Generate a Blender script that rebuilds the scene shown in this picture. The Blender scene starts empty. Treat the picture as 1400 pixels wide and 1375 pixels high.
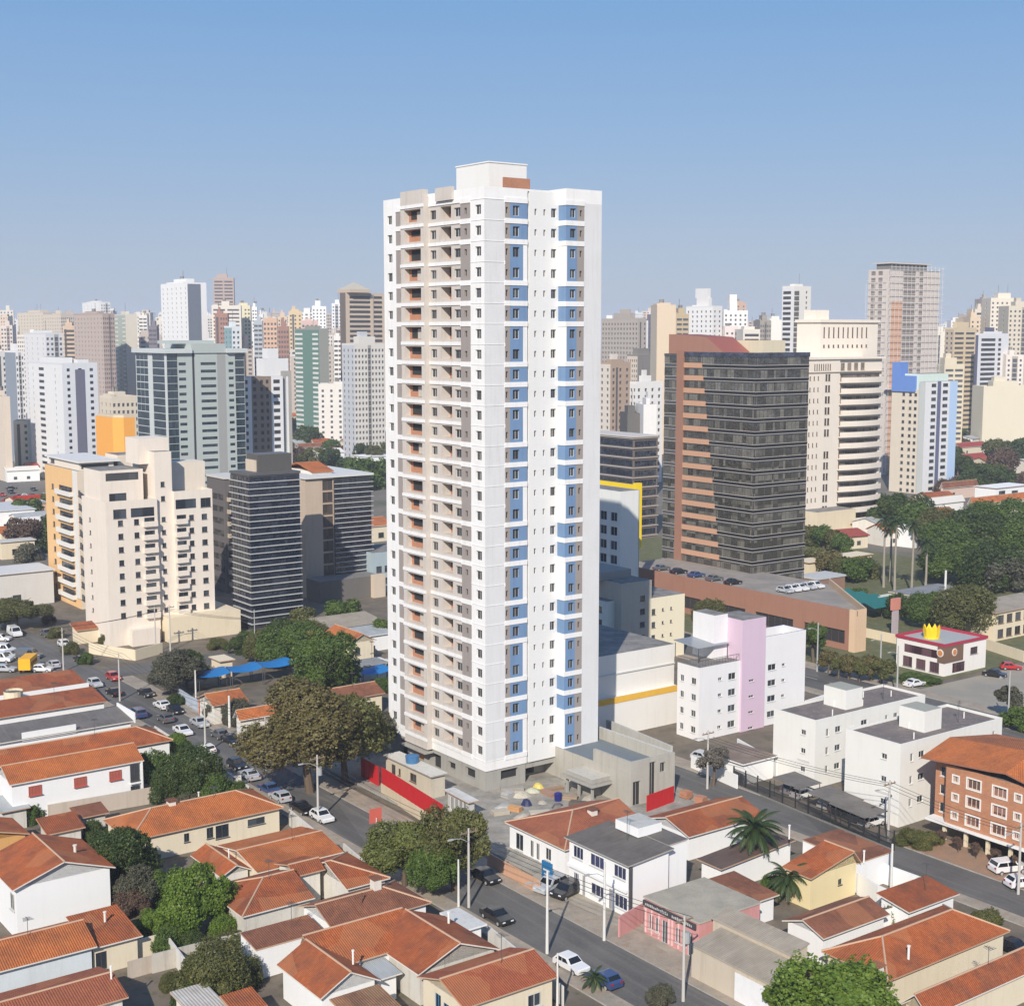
import bpy, math, random
import numpy as np
from mathutils import Vector, Matrix
random.seed(7)
rng = np.random.default_rng(11)
SC = bpy.context.scene
COL = SC.collection
R = math.radians

# ------------------------------------------------------------------ camera, sky, sun, exposure
CAM_Z, FPX, PITCH = 64.0, 1930.0, R(6.85)
cam = bpy.data.cameras.new('camera')
cam.sensor_width = 36.0
cam.lens = FPX / 1400.0 * 36.0
cam.clip_start, cam.clip_end = 1.0, 40000.0
cam_o = bpy.data.objects.new('camera', cam)
COL.objects.link(cam_o)
cam_o.location = (0, 0, CAM_Z)
cam_o.rotation_euler = (math.pi / 2 - PITCH, 0, 0)
SC.camera = cam_o

HAZE_D = 0.00016
SUN_EL, SUN_AZ = R(33), (0.20, 0.98)          # azimuth: the way the light travels over the ground
world = bpy.data.worlds.new('World')
SC.world = world
world.use_nodes = True
wn = world.node_tree
sky = wn.nodes.new('ShaderNodeTexSky')
sky.sky_type = 'NISHITA'
sky.sun_disc = False
sky.sun_elevation = SUN_EL
sky.sun_rotation = math.atan2(-SUN_AZ[0], -SUN_AZ[1])
sky.altitude = 650
sky.air_density, sky.dust_density, sky.ozone_density = 1.0, 1.0, 1.0
bg = wn.nodes['Background']
bg.inputs['Strength'].default_value = 0.10
# smoky dry-season air: towards the horizon the sky turns into an even dusty blue
_tc = wn.nodes.new('ShaderNodeTexCoord'); _sx = wn.nodes.new('ShaderNodeSeparateXYZ')
wn.links.new(_tc.outputs['Generated'], _sx.inputs[0])
_rp = wn.nodes.new('ShaderNodeValToRGB')
wn.links.new(_sx.outputs['Z'], _rp.inputs[0])
SKYC = [(0.0, (.395, .465, .59)), (.06, (.36, .455, .625)), (.13, (.27, .425, .67)), (.22, (.185, .375, .68)), (.5, (.10, .235, .52))]
while len(_rp.color_ramp.elements) < len(SKYC): _rp.color_ramp.elements.new(.5)
for _e, (_p, _c) in zip(_rp.color_ramp.elements, SKYC):
    _e.position = _p; _e.color = (*_c, 1)
_ml = wn.nodes.new('ShaderNodeMix'); _ml.data_type = 'RGBA'; _ml.blend_type = 'MULTIPLY'; _ml.inputs[0].default_value = 1
SKY_K = .93 / .10
wn.links.new(_rp.outputs[0], _ml.inputs[6]); _ml.inputs[7].default_value = (SKY_K, SKY_K, SKY_K, 1)
_mx = wn.nodes.new('ShaderNodeMix'); _mx.data_type = 'RGBA'; _mx.inputs[0].default_value = .85
wn.links.new(sky.outputs[0], _mx.inputs[6]); wn.links.new(_ml.outputs[2], _mx.inputs[7])
wn.links.new(_mx.outputs[2], bg.inputs['Color'])
sun = bpy.data.lights.new('sun', 'SUN')
sun.energy, sun.angle, sun.color = 5.0, R(0.5), (1.0, 0.925, 0.82)
sun_o = bpy.data.objects.new('sun', sun)
COL.objects.link(sun_o)
_d = Vector((SUN_AZ[0] * math.cos(SUN_EL), SUN_AZ[1] * math.cos(SUN_EL), -math.sin(SUN_EL)))
sun_o.rotation_euler = _d.to_track_quat('-Z', 'Y').to_euler()
sun_o.location = (0, -50, 200)
SC.view_settings.view_transform = 'Standard'
SC.view_settings.look = 'None'
SC.view_settings.gamma = 1.0
SC.view_settings.exposure = 0.12
SC.cycles.max_bounces = 6
SC.cycles.diffuse_bounces = 3
SC.cycles.glossy_bounces = 3
SC.cycles.transmission_bounces = 2
SC.cycles.transparent_max_bounces = 6
SC.cycles.volume_bounces = 1

# ------------------------------------------------------------------ photo pixel -> place
GA = R(36.2)                                    # turn of the street grid
VX, VY = math.cos(GA), math.sin(GA)             # local x: to the right and away; local y: to the left and away
cp, sp = math.cos(PITCH), math.sin(PITCH)

def ray(px, py):
    a, b = (px - 700) / FPX, (687.5 - py) / FPX
    return Vector((a, cp + b * sp, -sp + b * cp))

def P(px, py, z=0.0):
    d = ray(px, py)
    t = (z - CAM_Z) / d.z
    return Vector((d.x * t, d.y * t, z))

def PD(px, py, y):
    d = ray(px, py)
    t = y / d.y
    return Vector((d.x * t, y, CAM_Z + d.z * t))

def run(p, direction, px):
    """how far to go from p along a level direction until it shows at column px"""
    k = (px - 700) / FPX
    zc = p.y * cp - (p.z - CAM_Z) * sp
    return (k * zc - p.x) / (direction[0] - k * direction[1] * cp)

# ------------------------------------------------------------------ materials
MATS = {}
def _mat(name):
    m = bpy.data.materials.new(name)
    m.use_nodes = True
    nt = m.node_tree
    b = nt.nodes['Principled BSDF']
    return m, nt, b

def N(nt, typ, **kw):
    n = nt.nodes.new(typ)
    for k, v in kw.items():
        setattr(n, k, v)
    return n

def mixc(nt, mode, fac, a, b):
    n = N(nt, 'ShaderNodeMix', data_type='RGBA', blend_type=mode)
    for sock, v in ((n.inputs[0], fac), (n.inputs[6], a), (n.inputs[7], b)):
        if isinstance(v, (int, float)): sock.default_value = v
        elif isinstance(v, tuple): sock.default_value = (v[0], v[1], v[2], 1)
        else: nt.links.new(v, sock)
    return n.outputs[2]

def ramp(nt, src, p0, p1, c0=0.0, c1=1.0):
    n = N(nt, 'ShaderNodeMapRange')
    nt.links.new(src, n.inputs[0])
    for i, v in zip((1, 2, 3, 4), (p0, p1, c0, c1)): n.inputs[i].default_value = v
    return n.outputs[0]

def noise(nt, vec, scale, detail=3, rough=0.55):
    n = N(nt, 'ShaderNodeTexNoise')
    n.inputs['Scale'].default_value = scale
    n.inputs['Detail'].default_value = detail
    n.inputs['Roughness'].default_value = rough
    if vec: nt.links.new(vec, n.inputs['Vector'])
    return n.outputs['Fac']

def scaled(nt, vec, s):
    n = N(nt, 'ShaderNodeVectorMath', operation='MULTIPLY')
    nt.links.new(vec, n.inputs[0]); n.inputs[1].default_value = s
    return n.outputs[0]

def wallm(c, dirt=0.25, rough=0.8, tag=''):
    """painted render: faint blotches, streaks running down the wall"""
    key = ('wall', c, dirt, tag)
    if key in MATS: return MATS[key]
    m, nt, b = _mat('painted_render')
    geo = N(nt, 'ShaderNodeNewGeometry').outputs['Position']
    n1 = noise(nt, scaled(nt, geo, (.35, .35, .35)), 1.0, 4)
    n2 = noise(nt, scaled(nt, geo, (1.6, 1.6, .12)), 1.0, 4, .65)
    n3 = noise(nt, geo, 2.7, 3, .6)
    f1 = ramp(nt, n1, .35, .75, 0, dirt * .55)
    f2 = ramp(nt, n2, .5, .8, 0, dirt)
    col = mixc(nt, 'MULTIPLY', f1, tuple(c), (.74, .70, .64))
    col = mixc(nt, 'MULTIPLY', f2, col, (.62, .58, .52))
    col = mixc(nt, 'MULTIPLY', ramp(nt, n3, .35, .65, 0, .3 * dirt), col, (.85, .84, .82))
    nt.links.new(col, b.inputs['Base Color'])
    b.inputs['Roughness'].default_value = rough
    MATS[key] = m
    return m

def plain(c, rough=.6, metal=0.0, spec=.5):
    key = ('plain', c, rough, metal)
    if key in MATS: return MATS[key]
    m, nt, b = _mat('paint')
    geo = N(nt, 'ShaderNodeNewGeometry').outputs['Position']
    f = ramp(nt, noise(nt, geo, 1.3, 4), .35, .7, 0, .22)
    nt.links.new(mixc(nt, 'MULTIPLY', f, tuple(c), (.7, .68, .64)), b.inputs['Base Color'])
    b.inputs['Roughness'].default_value = rough
    b.inputs['Metallic'].default_value = metal
    MATS[key] = m
    return m

def glassm(c=(.02, .026, .034), rough=.06, vary=.5, ior=1.6, wave=.06):
    key = ('glass', c, rough, vary, ior)
    if key in MATS: return MATS[key]
    m, nt, b = _mat('window_glass')
    oi = N(nt, 'ShaderNodeObjectInfo').outputs['Random']
    geo = N(nt, 'ShaderNodeNewGeometry').outputs['Position']
    wnn = N(nt, 'ShaderNodeTexWhiteNoise', noise_dimensions='3D')
    sn = N(nt, 'ShaderNodeVectorMath', operation='FLOOR')
    nt.links.new(scaled(nt, geo, (.55, .55, .34)), sn.inputs[0])
    nt.links.new(sn.outputs[0], wnn.inputs['Vector'])
    mx = N(nt, 'ShaderNodeMath', operation='MULTIPLY')
    nt.links.new(wnn.outputs['Value'], mx.inputs[0]); mx.inputs[1].default_value = 1
    f = ramp(nt, mx.outputs[0], .42, .9, 0, vary)
    f2 = ramp(nt, oi, .7, 1.0, 0, vary * .5)
    col = mixc(nt, 'MIX', f, tuple(c), tuple(min(1, x * 3.2 + .05) for x in c))
    col = mixc(nt, 'MIX', f2, col, (.20, .19, .17))
    nt.links.new(col, b.inputs['Base Color'])
    b.inputs['Roughness'].default_value = rough
    b.inputs['IOR'].default_value = ior
    # panes never lie quite in one plane
    bm = N(nt, 'ShaderNodeBump'); bm.inputs['Strength'].default_value = wave; bm.inputs['Distance'].default_value = .3
    nt.links.new(noise(nt, geo, .45, 3), bm.inputs['Height'])
    nt.links.new(bm.outputs[0], b.inputs['Normal'])
    MATS[key] = m
    return m

def tilem(c=(.38, .115, .042), age=.5):
    """barrel clay tiles: columns down the slope, courses across, mottled"""
    key = ('tile', c, age)
    if key in MATS: return MATS[key]
    m, nt, b = _mat('clay_tiles')
    uv = N(nt, 'ShaderNodeUVMap').outputs[0]
    geo = N(nt, 'ShaderNodeNewGeometry').outputs['Position']
    sx = N(nt, 'ShaderNodeSeparateXYZ'); nt.links.new(uv, sx.inputs[0])
    def mth(op, a, bb=None):
        n = N(nt, 'ShaderNodeMath', operation=op)
        for i, v in enumerate((a, bb)):
            if v is None: continue
            if isinstance(v, (int, float)): n.inputs[i].default_value = v
            else: nt.links.new(v, n.inputs[i])
        return n.outputs[0]
    rib = mth('ABSOLUTE', mth('SINE', mth('MULTIPLY', sx.outputs[0], math.pi / .24)))
    row = mth('FRACT', mth('MULTIPLY', sx.outputs[1], 1 / .38))
    fl = N(nt, 'ShaderNodeVectorMath', operation='FLOOR')
    nt.links.new(scaled(nt, uv, (1 / .24, 1 / .38, 1)), fl.inputs[0])
    wnn = N(nt, 'ShaderNodeTexWhiteNoise', noise_dimensions='3D'); nt.links.new(fl.outputs[0], wnn.inputs['Vector'])
    col = mixc(nt, 'MIX', ramp(nt, wnn.outputs['Value'], .2, 1, 0, .5), tuple(c), tuple(x * k for x, k in zip(c, (1.3, 1.4, 1.4))))
    n1 = noise(nt, geo, .30, 5, .6)
    col = mixc(nt, 'MIX', ramp(nt, n1, .44, .68, 0, age), col, (.16, .062, .034))
    n2 = noise(nt, geo, 1.1, 4, .65)
    col = mixc(nt, 'MIX', ramp(nt, n2, .52, .75, 0, .35), col, (.48, .17, .06))
    n4 = noise(nt, scaled(nt, uv, (1.4, .22, 1)), 1.0, 4, .7)
    col = mixc(nt, 'MULTIPLY', ramp(nt, n4, .5, .78, 0, .7 * age), col, (.42, .36, .33))
    n5 = noise(nt, geo, 4.5, 3, .7)
    col = mixc(nt, 'MULTIPLY', ramp(nt, n5, .52, .72, 0, .55), col, (.5, .47, .45))
    vo = N(nt, 'ShaderNodeTexVoronoi', feature='F1'); vo.inputs['Scale'].default_value = .28; nt.links.new(geo, vo.inputs['Vector'])
    vs = N(nt, 'ShaderNodeSeparateColor'); nt.links.new(vo.outputs['Color'], vs.inputs[0])
    col = mixc(nt, 'MIX', ramp(nt, vs.outputs[0], .80, .84, 0, .35), col, (.52, .21, .085))
    col = mixc(nt, 'MULTIPLY', ramp(nt, rib, 0, .45, .45, 0), col, (.35, .3, .28))
    nt.links.new(col, b.inputs['Base Color'])
    b.inputs['Roughness'].default_value = .85
    h = mth('ADD', mth('MULTIPLY', rib, .06), mth('MULTIPLY', row, -.03))
    bm = N(nt, 'ShaderNodeBump'); bm.inputs['Strength'].default_value = .9; bm.inputs['Distance'].default_value = 1.0
    nt.links.new(h, bm.inputs['Height']); nt.links.new(bm.outputs[0], b.inputs['Normal'])
    MATS[key] = m
    return m

def sheetm(c=(.17, .155, .14), period=.18, dirt=.6):
    """corrugated roofing sheet, weathered"""
    key = ('sheet', c, period)
    if key in MATS: return MATS[key]
    m, nt, b = _mat('corrugated_sheet')
    uv = N(nt, 'ShaderNodeUVMap').outputs[0]
    geo = N(nt, 'ShaderNodeNewGeometry').outputs['Position']
    sx = N(nt, 'ShaderNodeSeparateXYZ'); nt.links.new(uv, sx.inputs[0])
    w = N(nt, 'ShaderNodeMath', operation='MULTIPLY'); nt.links.new(sx.outputs[0], w.inputs[0]); w.inputs[1].default_value = 2 * math.pi / period
    s = N(nt, 'ShaderNodeMath', operation='SINE'); nt.links.new(w.outputs[0], s.inputs[0])
    n1 = noise(nt, geo, .4, 5, .65)
    n2 = noise(nt, scaled(nt, uv, (2.2, .25, 1)), 1, 4, .7)
    col = mixc(nt, 'MULTIPLY', ramp(nt, n1, .4, .7, 0, dirt), tuple(c), (.5, .46, .42))
    col = mixc(nt, 'MIX', ramp(nt, n2, .5, .8, 0, .45), col, tuple(min(1, x * 1.5 + .04) for x in c))
    nt.links.new(col, b.inputs['Base Color'])
    b.inputs['Roughness'].default_value = .75
    bm = N(nt, 'ShaderNodeBump'); bm.inputs['Strength'].default_value = .6; bm.inputs['Distance'].default_value = .03
    nt.links.new(s.outputs[0], bm.inputs['Height']); nt.links.new(bm.outputs[0], b.inputs['Normal'])
    MATS[key] = m
    return m

def brickm(c=(.42, .17, .085), mortar=(.4, .34, .28), sc=1.0):
    key = ('brick', c, sc)
    if key in MATS: return MATS[key]
    m, nt, b = _mat('brick')
    uv = N(nt, 'ShaderNodeUVMap').outputs[0]
    geo = N(nt, 'ShaderNodeNewGeometry').outputs['Position']
    t = N(nt, 'ShaderNodeTexBrick')
    nt.links.new(uv, t.inputs['Vector'])
    t.inputs['Color1'].default_value = (*c, 1)
    t.inputs['Color2'].default_value = (c[0] * .8, c[1] * .75, c[2] * .75, 1)
    t.inputs['Mortar'].default_value = (*mortar, 1)
    t.inputs['Scale'].default_value = sc
    t.inputs['Brick Width'].default_value = .3; t.inputs['Row Height'].default_value = .12; t.inputs['Mortar Size'].default_value = .012
    n1 = noise(nt, geo, .5, 4)
    nt.links.new(mixc(nt, 'MULTIPLY', ramp(nt, n1, .4, .7, 0, .4), t.outputs[0], (.7, .66, .62)), b.inputs['Base Color'])
    b.inputs['Roughness'].default_value = .85
    MATS[key] = m
    return m

def groundm(c, c2, sc=.15, c3=None, rough=.9, fine=5.0):
    key = ('ground', c, c2, sc)
    if key in MATS: return MATS[key]
    m, nt, b = _mat('ground')
    geo = N(nt, 'ShaderNodeNewGeometry').outputs['Position']
    col = mixc(nt, 'MIX', ramp(nt, noise(nt, geo, sc, 6, .62), .38, .64), tuple(c), tuple(c2))
    if c3: col = mixc(nt, 'MIX', ramp(nt, noise(nt, geo, sc * 2.3, 5, .6), .55, .7), col, tuple(c3))
    col = mixc(nt, 'MULTIPLY', ramp(nt, noise(nt, geo, fine, 4, .7), .4, .75, 0, .45), col, (.55, .53, .5))
    nt.links.new(col, b.inputs['Base Color'])
    b.inputs['Roughness'].default_value = rough
    MATS[key] = m
    return m

def asphaltm():
    key = 'asphalt'
    if key in MATS: return MATS[key]
    m, nt, b = _mat('asphalt')
    geo = N(nt, 'ShaderNodeNewGeometry').outputs['Position']
    rot = N(nt, 'ShaderNodeVectorRotate', rotation_type='Z_AXIS'); nt.links.new(geo, rot.inputs[0]); rot.inputs['Angle'].default_value = -GA
    st = noise(nt, scaled(nt, rot.outputs[0], (1.1, .04, 1)), 1, 4, .6)      # wheel tracks along the street
    n1 = noise(nt, geo, .12, 5, .6)
    n2 = noise(nt, geo, 3.0, 5, .7)
    col = mixc(nt, 'MIX', ramp(nt, n1, .35, .7), (.105, .100, .093), (.15, .143, .132))
    col = mixc(nt, 'MIX', ramp(nt, st, .5, .75, 0, .6), col, (.22, .205, .185))
    col = mixc(nt, 'MULTIPLY', ramp(nt, n2, .4, .75, 0, .5), col, (.5, .5, .5))
    pt = N(nt, 'ShaderNodeTexVoronoi', feature='F1'); pt.inputs['Scale'].default_value = .12
    nt.links.new(scaled(nt, rot.outputs[0], (1.6, .5, 1)), pt.inputs['Vector'])
    sepc = N(nt, 'ShaderNodeSeparateColor'); nt.links.new(pt.outputs['Color'], sepc.inputs[0])
    col = mixc(nt, 'MULTIPLY', ramp(nt, sepc.outputs[0], .74, .76, 0, .4), col, (.45, .45, .47))
    nt.links.new(col, b.inputs['Base Color'])
    b.inputs['Roughness'].default_value = .85
    MATS[key] = m
    return m

def leafm(c, c2):
    key = ('leaf', c, c2)
    if key in MATS: return MATS[key]
    m, nt, b = _mat('leaves')
    geo = N(nt, 'ShaderNodeNewGeometry').outputs['Position']
    at = N(nt, 'ShaderNodeAttribute', attribute_name='tint')
    oi = N(nt, 'ShaderNodeObjectInfo').outputs['Random']
    col = mixc(nt, 'MIX', at.outputs['Fac'], tuple(c), tuple(c2))
    col = mixc(nt, 'MIX', ramp(nt, noise(nt, geo, .8, 3), .5, .75, 0, .5), col, (c2[0] * 1.25, c2[1] * 1.1, c2[2]))
    col = mixc(nt, 'MULTIPLY', ramp(nt, oi, 0, 1, 0, .35), col, (.72, .78, .7))
    nt.links.new(col, b.inputs['Base Color'])
    b.inputs['Roughness'].default_value = .6
    tr = N(nt, 'ShaderNodeBsdfTranslucent'); nt.links.new(col, tr.inputs['Color'])
    ms = N(nt, 'ShaderNodeMixShader'); ms.inputs[0].default_value = .25
    out = nt.nodes['Material Output']
    nt.links.new(b.outputs[0], ms.inputs[1]); nt.links.new(tr.outputs[0], ms.inputs[2]); nt.links.new(ms.outputs[0], out.inputs['Surface'])
    MATS[key] = m
    return m

# ------------------------------------------------------------------ mesh builder
class MB:
    def __init__(s):
        s.v, s.f, s.m, s.mats = [], [], [], []
    def mi(s, mat):
        if mat not in s.mats: s.mats.append(mat)
        return s.mats.index(mat)
    def face(s, pts, mat):
        i = len(s.v)
        s.v.extend([tuple(p) for p in pts]); s.f.append(tuple(range(i, i + len(pts)))); s.m.append(s.mi(mat))
    def box(s, x0, x1, y0, y1, z0, z1, mat, top=None, bottom=True):
        a = [(x0, y0), (x1, y0), (x1, y1), (x0, y1)]
        for i in range(4):
            p, q = a[i], a[(i + 1) % 4]
            s.face([(*p, z0), (*q, z0), (*q, z1), (*p, z1)], mat)
        s.face([(*p, z1) for p in a], top or mat)
        if bottom: s.face([(*p, z0) for p in a[::-1]], mat)
    def prism(s, poly, z0, z1, mat, top=None):
        n = len(poly)
        for i in range(n):
            p, q = poly[i], poly[(i + 1) % n]
            s.face([(*p, z0), (*q, z0), (*q, z1), (*p, z1)], mat)
        s.face([(*p, z1) for p in poly], top or mat); s.face([(*p, z0) for p in poly[::-1]], mat)
    def tube(s, path, rad, mat, n=6, cap=True):
        path = [Vector(p) for p in path]
        if not isinstance(rad, (list, tuple)): rad = [rad] * len(path)
        rings = []
        for i, p in enumerate(path):
            d = (path[min(i + 1, len(path) - 1)] - path[max(i - 1, 0)]).normalized()
            a = d.cross(Vector((0, 0, 1)) if abs(d.z) < .9 else Vector((1, 0, 0))).normalized()
            b = d.cross(a)
            rings.append([p + (a * math.cos(2 * math.pi * k / n) + b * math.sin(2 * math.pi * k / n)) * rad[i] for k in range(n)])
        for r0, r1 in zip(rings, rings[1:]):
            for k in range(n):
                s.face([r0[k], r1[k], r1[(k + 1) % n], r0[(k + 1) % n]], mat)
        if cap:
            s.face(rings[0], mat); s.face(rings[-1][::-1], mat)
    def slab(s, pts, t, mat, edge=None):
        """a sloping sheet with thickness t below the given outline (counter-clockwise from above)"""
        lo = [Vector(p) - Vector((0, 0, t)) for p in pts]
        s.face(pts, mat); s.face(lo[::-1], edge or mat)
        n = len(pts)
        for i in range(n):
            j = (i + 1) % n
            s.face([lo[i], lo[j], pts[j], pts[i]], edge or mat)
    def mesh(s, name):
        me = bpy.data.meshes.new(name)
        me.from_pydata(s.v, [], s.f)
        for m in s.mats: me.materials.append(m)
        me.polygons.foreach_set('material_index', s.m)
        uv = me.uv_layers.new(name='UVMap')
        dat = []
        V = s.v
        for f in s.f:
            p0 = Vector(V[f[0]])
            nrm = Vector((0, 0, 0))
            for a in range(1, len(f) - 1):
                nrm += (Vector(V[f[a]]) - p0).cross(Vector(V[f[a + 1]]) - p0)
            if nrm.length < 1e-12: nrm = Vector((0, 0, 1))
            nrm.normalize()
            h = Vector((-nrm.y, nrm.x, 0))
            h = h.normalized() if h.length > .05 else Vector((1, 0, 0))
            w = nrm.cross(h)
            for i in f:
                q = Vector(V[i]); dat.extend((q.dot(h), q.dot(w)))
        uv.data.foreach_set('uv', dat)
        me.update()
        return me
    def obj(s, name, parent=None):
        return link(name, s.mesh(name), parent)

def link(name, me, parent=None, loc=(0, 0, 0), rz=0.0):
    o = bpy.data.objects.new(name, me)
    COL.objects.link(o)
    o.location = loc; o.rotation_euler = (0, 0, rz)
    if parent: o.parent = parent
    return o

def tag(o, label, cat, group=None, kind=None):
    if label: o['label'] = label
    if cat: o['category'] = cat
    if group: o['group'] = group
    if kind: o['kind'] = kind
    return o

def thing(name, label, cat, loc, rz=0.0, group=None):
    return tag(link(name, None, None, loc, rz), label, cat, group)

def structure(name, mb):
    o = mb.obj(name)
    o['kind'] = 'structure'
    return o

def copy_tree(o, parent=None):
    c = o.copy(); COL.objects.link(c)
    if parent: c.parent = parent
    for ch in list(o.children): copy_tree(ch, c)
    return c

# ------------------------------------------------------------------ palette
WHITE = wallm((.78, .77, .74)); OFFW = wallm((.70, .67, .61), .45); CREAM = wallm((.72, .62, .45)); BEIGE = wallm((.6, .5, .39))
CONC = wallm((.36, .35, .32), .6); DCONC = wallm((.2, .195, .185), .6); GREYW = wallm((.5, .5, .49))
GL = glassm(); GLB = glassm((.03, .045, .06)); DARK = plain((.03, .03, .032), .7)
FRW = plain((.6, .6, .58), .5); FRD = plain((.08, .08, .085), .5); FRB = plain((.16, .08, .045), .6)
TILE = tilem((.42, .106, .027), .65); TILE2 = tilem((.35, .088, .026), .8); TILE3 = tilem((.48, .140, .036), .5); TILE4 = tilem((.25, .095, .05), .85)
FLATR = groundm((.17, .16, .15), (.27, .26, .245), .5)
MORT = plain((.5, .33, .22), .9)

# ------------------------------------------------------------------ facades and boxed buildings
WINMESH = {}
def window_mesh(w, h, fr, gl, mull=1, ft=.06, name='window'):
    key = (round(w, 2), round(h, 2), fr.name, gl.name, mull, name)
    if key in WINMESH: return WINMESH[key]
    b = MB()
    b.face([(0, 0, 0), (w, 0, 0), (w, 0, h), (0, 0, h)], gl)
    t = min(ft, w * .12)
    b.box(0, w, -.05, -.002, 0, t, fr); b.box(0, w, -.05, -.002, h - t, h, fr)
    b.box(0, t, -.047, -.002, t, h - t, fr); b.box(w - t, w, -.047, -.002, t, h - t, fr)
    if name == 'window' and w < 3.5: b.box(-.07, w + .07, -.23, -.003, -.08, -.004, fr)
    for k in range(mull):
        x = w * (k + 1) / (mull + 1)
        b.box(x - t * .4, x + t * .4, -.044, -.002, t, h - t, fr)
    me = b.mesh(name)
    WINMESH[key] = me
    return me

def facade(mb, o, d, L, z0, z1, rects, mat, depth=.18, matfn=None, reveal=None):
    """wall sheet with real recessed openings. rects: (x0,x1,z0,z1,back material or None)"""
    rects = [r for r in rects if r[0] < L - .02 and r[1] > .02 and r[1] <= L + .01]
    xs = sorted({0.0, L, *[round(r[0], 3) for r in rects], *[round(r[1], 3) for r in rects]})
    zs = sorted({z0, z1, *[round(r[2], 3) for r in rects], *[round(r[3], 3) for r in rects]})
    nx, ny = d[1], -d[0]
    def pt(x, z, k=0.0): return (o[0] + d[0] * x - nx * k, o[1] + d[1] * x - ny * k, z)
    hole = set()
    for r in rects:
        ia, ib = xs.index(round(r[0], 3)), xs.index(round(r[1], 3))
        ja, jb = zs.index(round(r[2], 3)), zs.index(round(r[3], 3))
        for i in range(ia, ib):
            for j in range(ja, jb): hole.add((i, j))
    for i in range(len(xs) - 1):
        j = 0
        while j < len(zs) - 1:
            if (i, j) in hole: j += 1; continue
            k = j
            while k + 1 < len(zs) - 1 and (i, k + 1) not in hole and not matfn: k += 1
            m = mat
            if matfn:
                m = matfn((xs[i] + xs[i + 1]) / 2, (zs[j] + zs[k + 1]) / 2) or mat
            mb.face([pt(xs[i], zs[j]), pt(xs[i + 1], zs[j]), pt(xs[i + 1], zs[k + 1]), pt(xs[i], zs[k + 1])], m)
            j = k + 1
    for r in rects:
        a, b, c, e = r[:4]
        dp = r[5] if len(r) > 5 else depth
        m = reveal or mat
        if matfn and not reveal: m = matfn((a + b) / 2, (c + e) / 2) or mat
        mb.face([pt(a, c), pt(b, c), pt(b, c, dp), pt(a, c, dp)], m)
        mb.face([pt(a, e, dp), pt(b, e, dp), pt(b, e), pt(a, e)], m)
        mb.face([pt(a, c), pt(a, c, dp), pt(a, e, dp), pt(a, e)], m)
        mb.face([pt(b, c, dp), pt(b, c), pt(b, e), pt(b, e, dp)], m)
        if r[4] is not None:
            mb.face([pt(a, c, dp), pt(b, c, dp), pt(b, e, dp), pt(a, e, dp)], r[4])

class Bld:
    """a building: Empty at its nearest ground corner; local x runs right and away, local y left and away"""
    def __init__(s, name, label, cat, px, ly, lx, py=None, z=0.0, d=None, rot=GA, group=None, zref=None, base=0.0):
        if py is not None: p = P(px, py, z)
        else:
            p = PD(px, 455, d); p.z = zref if zref is not None else 40.0
        s.rot = rot
        s.xd, s.yd = (math.cos(rot), math.sin(rot)), (-math.sin(rot), math.cos(rot))
        s.lx = lx if not isinstance(lx, tuple) else run(p, s.xd, lx[0])
        s.ly = ly if not isinstance(ly, tuple) else run(p, s.yd, ly[0])
        s.p = p
        s.root = thing(name, label, cat, (p.x, p.y, base), rot, group)
        s.base = base
        s.mb = MB()
        s.nw = 0
    def zat(s, px, py):
        """height of the picture point on the vertical through the near corner"""
        return PD(px, py, s.p.y).z - s.base
    def block(s, x0, x1, y0, y1, z0, z1, mat, F=(), S=(), top=None, depth=.18, fr=None, gl=None, mull=1, matF=None, matS=None, Sm=None, parts=True, pname='window', reveal=None, roofed=True):
        """one box of the building with windows F on its front (-y) and S on its left side (-x)"""
        fr = fr or FRW; gl = gl or GL
        Fr = [(a, b, c, e, None if parts else gl) for a, b, c, e in F]
        Sr = [(a, b, c, e, None if parts else gl) for a, b, c, e in S]
        facade(s.mb, (x0, y0), (1, 0), x1 - x0, z0, z1, Fr, mat, depth, matF, reveal)
        facade(s.mb, (x0, y1), (0, -1), y1 - y0, z0, z1, Sr, Sm or mat, depth, matS, reveal)
        s.mb.face([(x1, y0, z0), (x1, y1, z0), (x1, y1, z1), (x1, y0, z1)], mat)
        s.mb.face([(x1, y1, z0), (x0, y1, z0), (x0, y1, z1), (x1, y1, z1)], mat)
        if roofed: s.mb.face([(x0, y0, z1), (x1, y0, z1), (x1, y1, z1), (x0, y1, z1)], top or FLATR)
        if parts:
            for a, b, c, e in F: s.win(x0 + a, y0 + depth - .03, c, b - a, e - c, 0, fr, gl, mull, pname)
            for a, b, c, e in S: s.win(x0 + depth - .03, y1 - a, c, b - a, e - c, -math.pi / 2, fr, gl, mull, pname)
    def win(s, x, y, z, w, h, rz, fr=None, gl=None, mull=1, name='window'):
        s.nw += 1
        return link(name, window_mesh(w, h, fr or FRW, gl or GL, mull, name=name), s.root, (x, y, z), rz)
    def parapet(s, x0, x1, y0, y1, z, h, mat, t=.2, cap=None):
        m = s.mb
        o = .003
        m.box(x0 - o, x1 + o, y0 - o, y0 + t, z - .02, z + h, mat, cap); m.box(x0 - o, x1 + o, y1 - t, y1 + o, z - .02, z + h, mat, cap)
        m.box(x0 - o, x0 + t, y0 + t, y1 - t, z - .02, z + h, mat, cap); m.box(x1 - t, x1 + o, y0 + t, y1 - t, z - .02, z + h, mat, cap)
    def part(s, name, mb, loc=(0, 0, 0), rz=0.0):
        return link(name, mb.mesh(name) if isinstance(mb, MB) else mb, s.root, loc, rz)
    def done(s, name='wall'):
        if s.mb.f: s.mb.obj(name, s.root)
        return s.root

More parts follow.
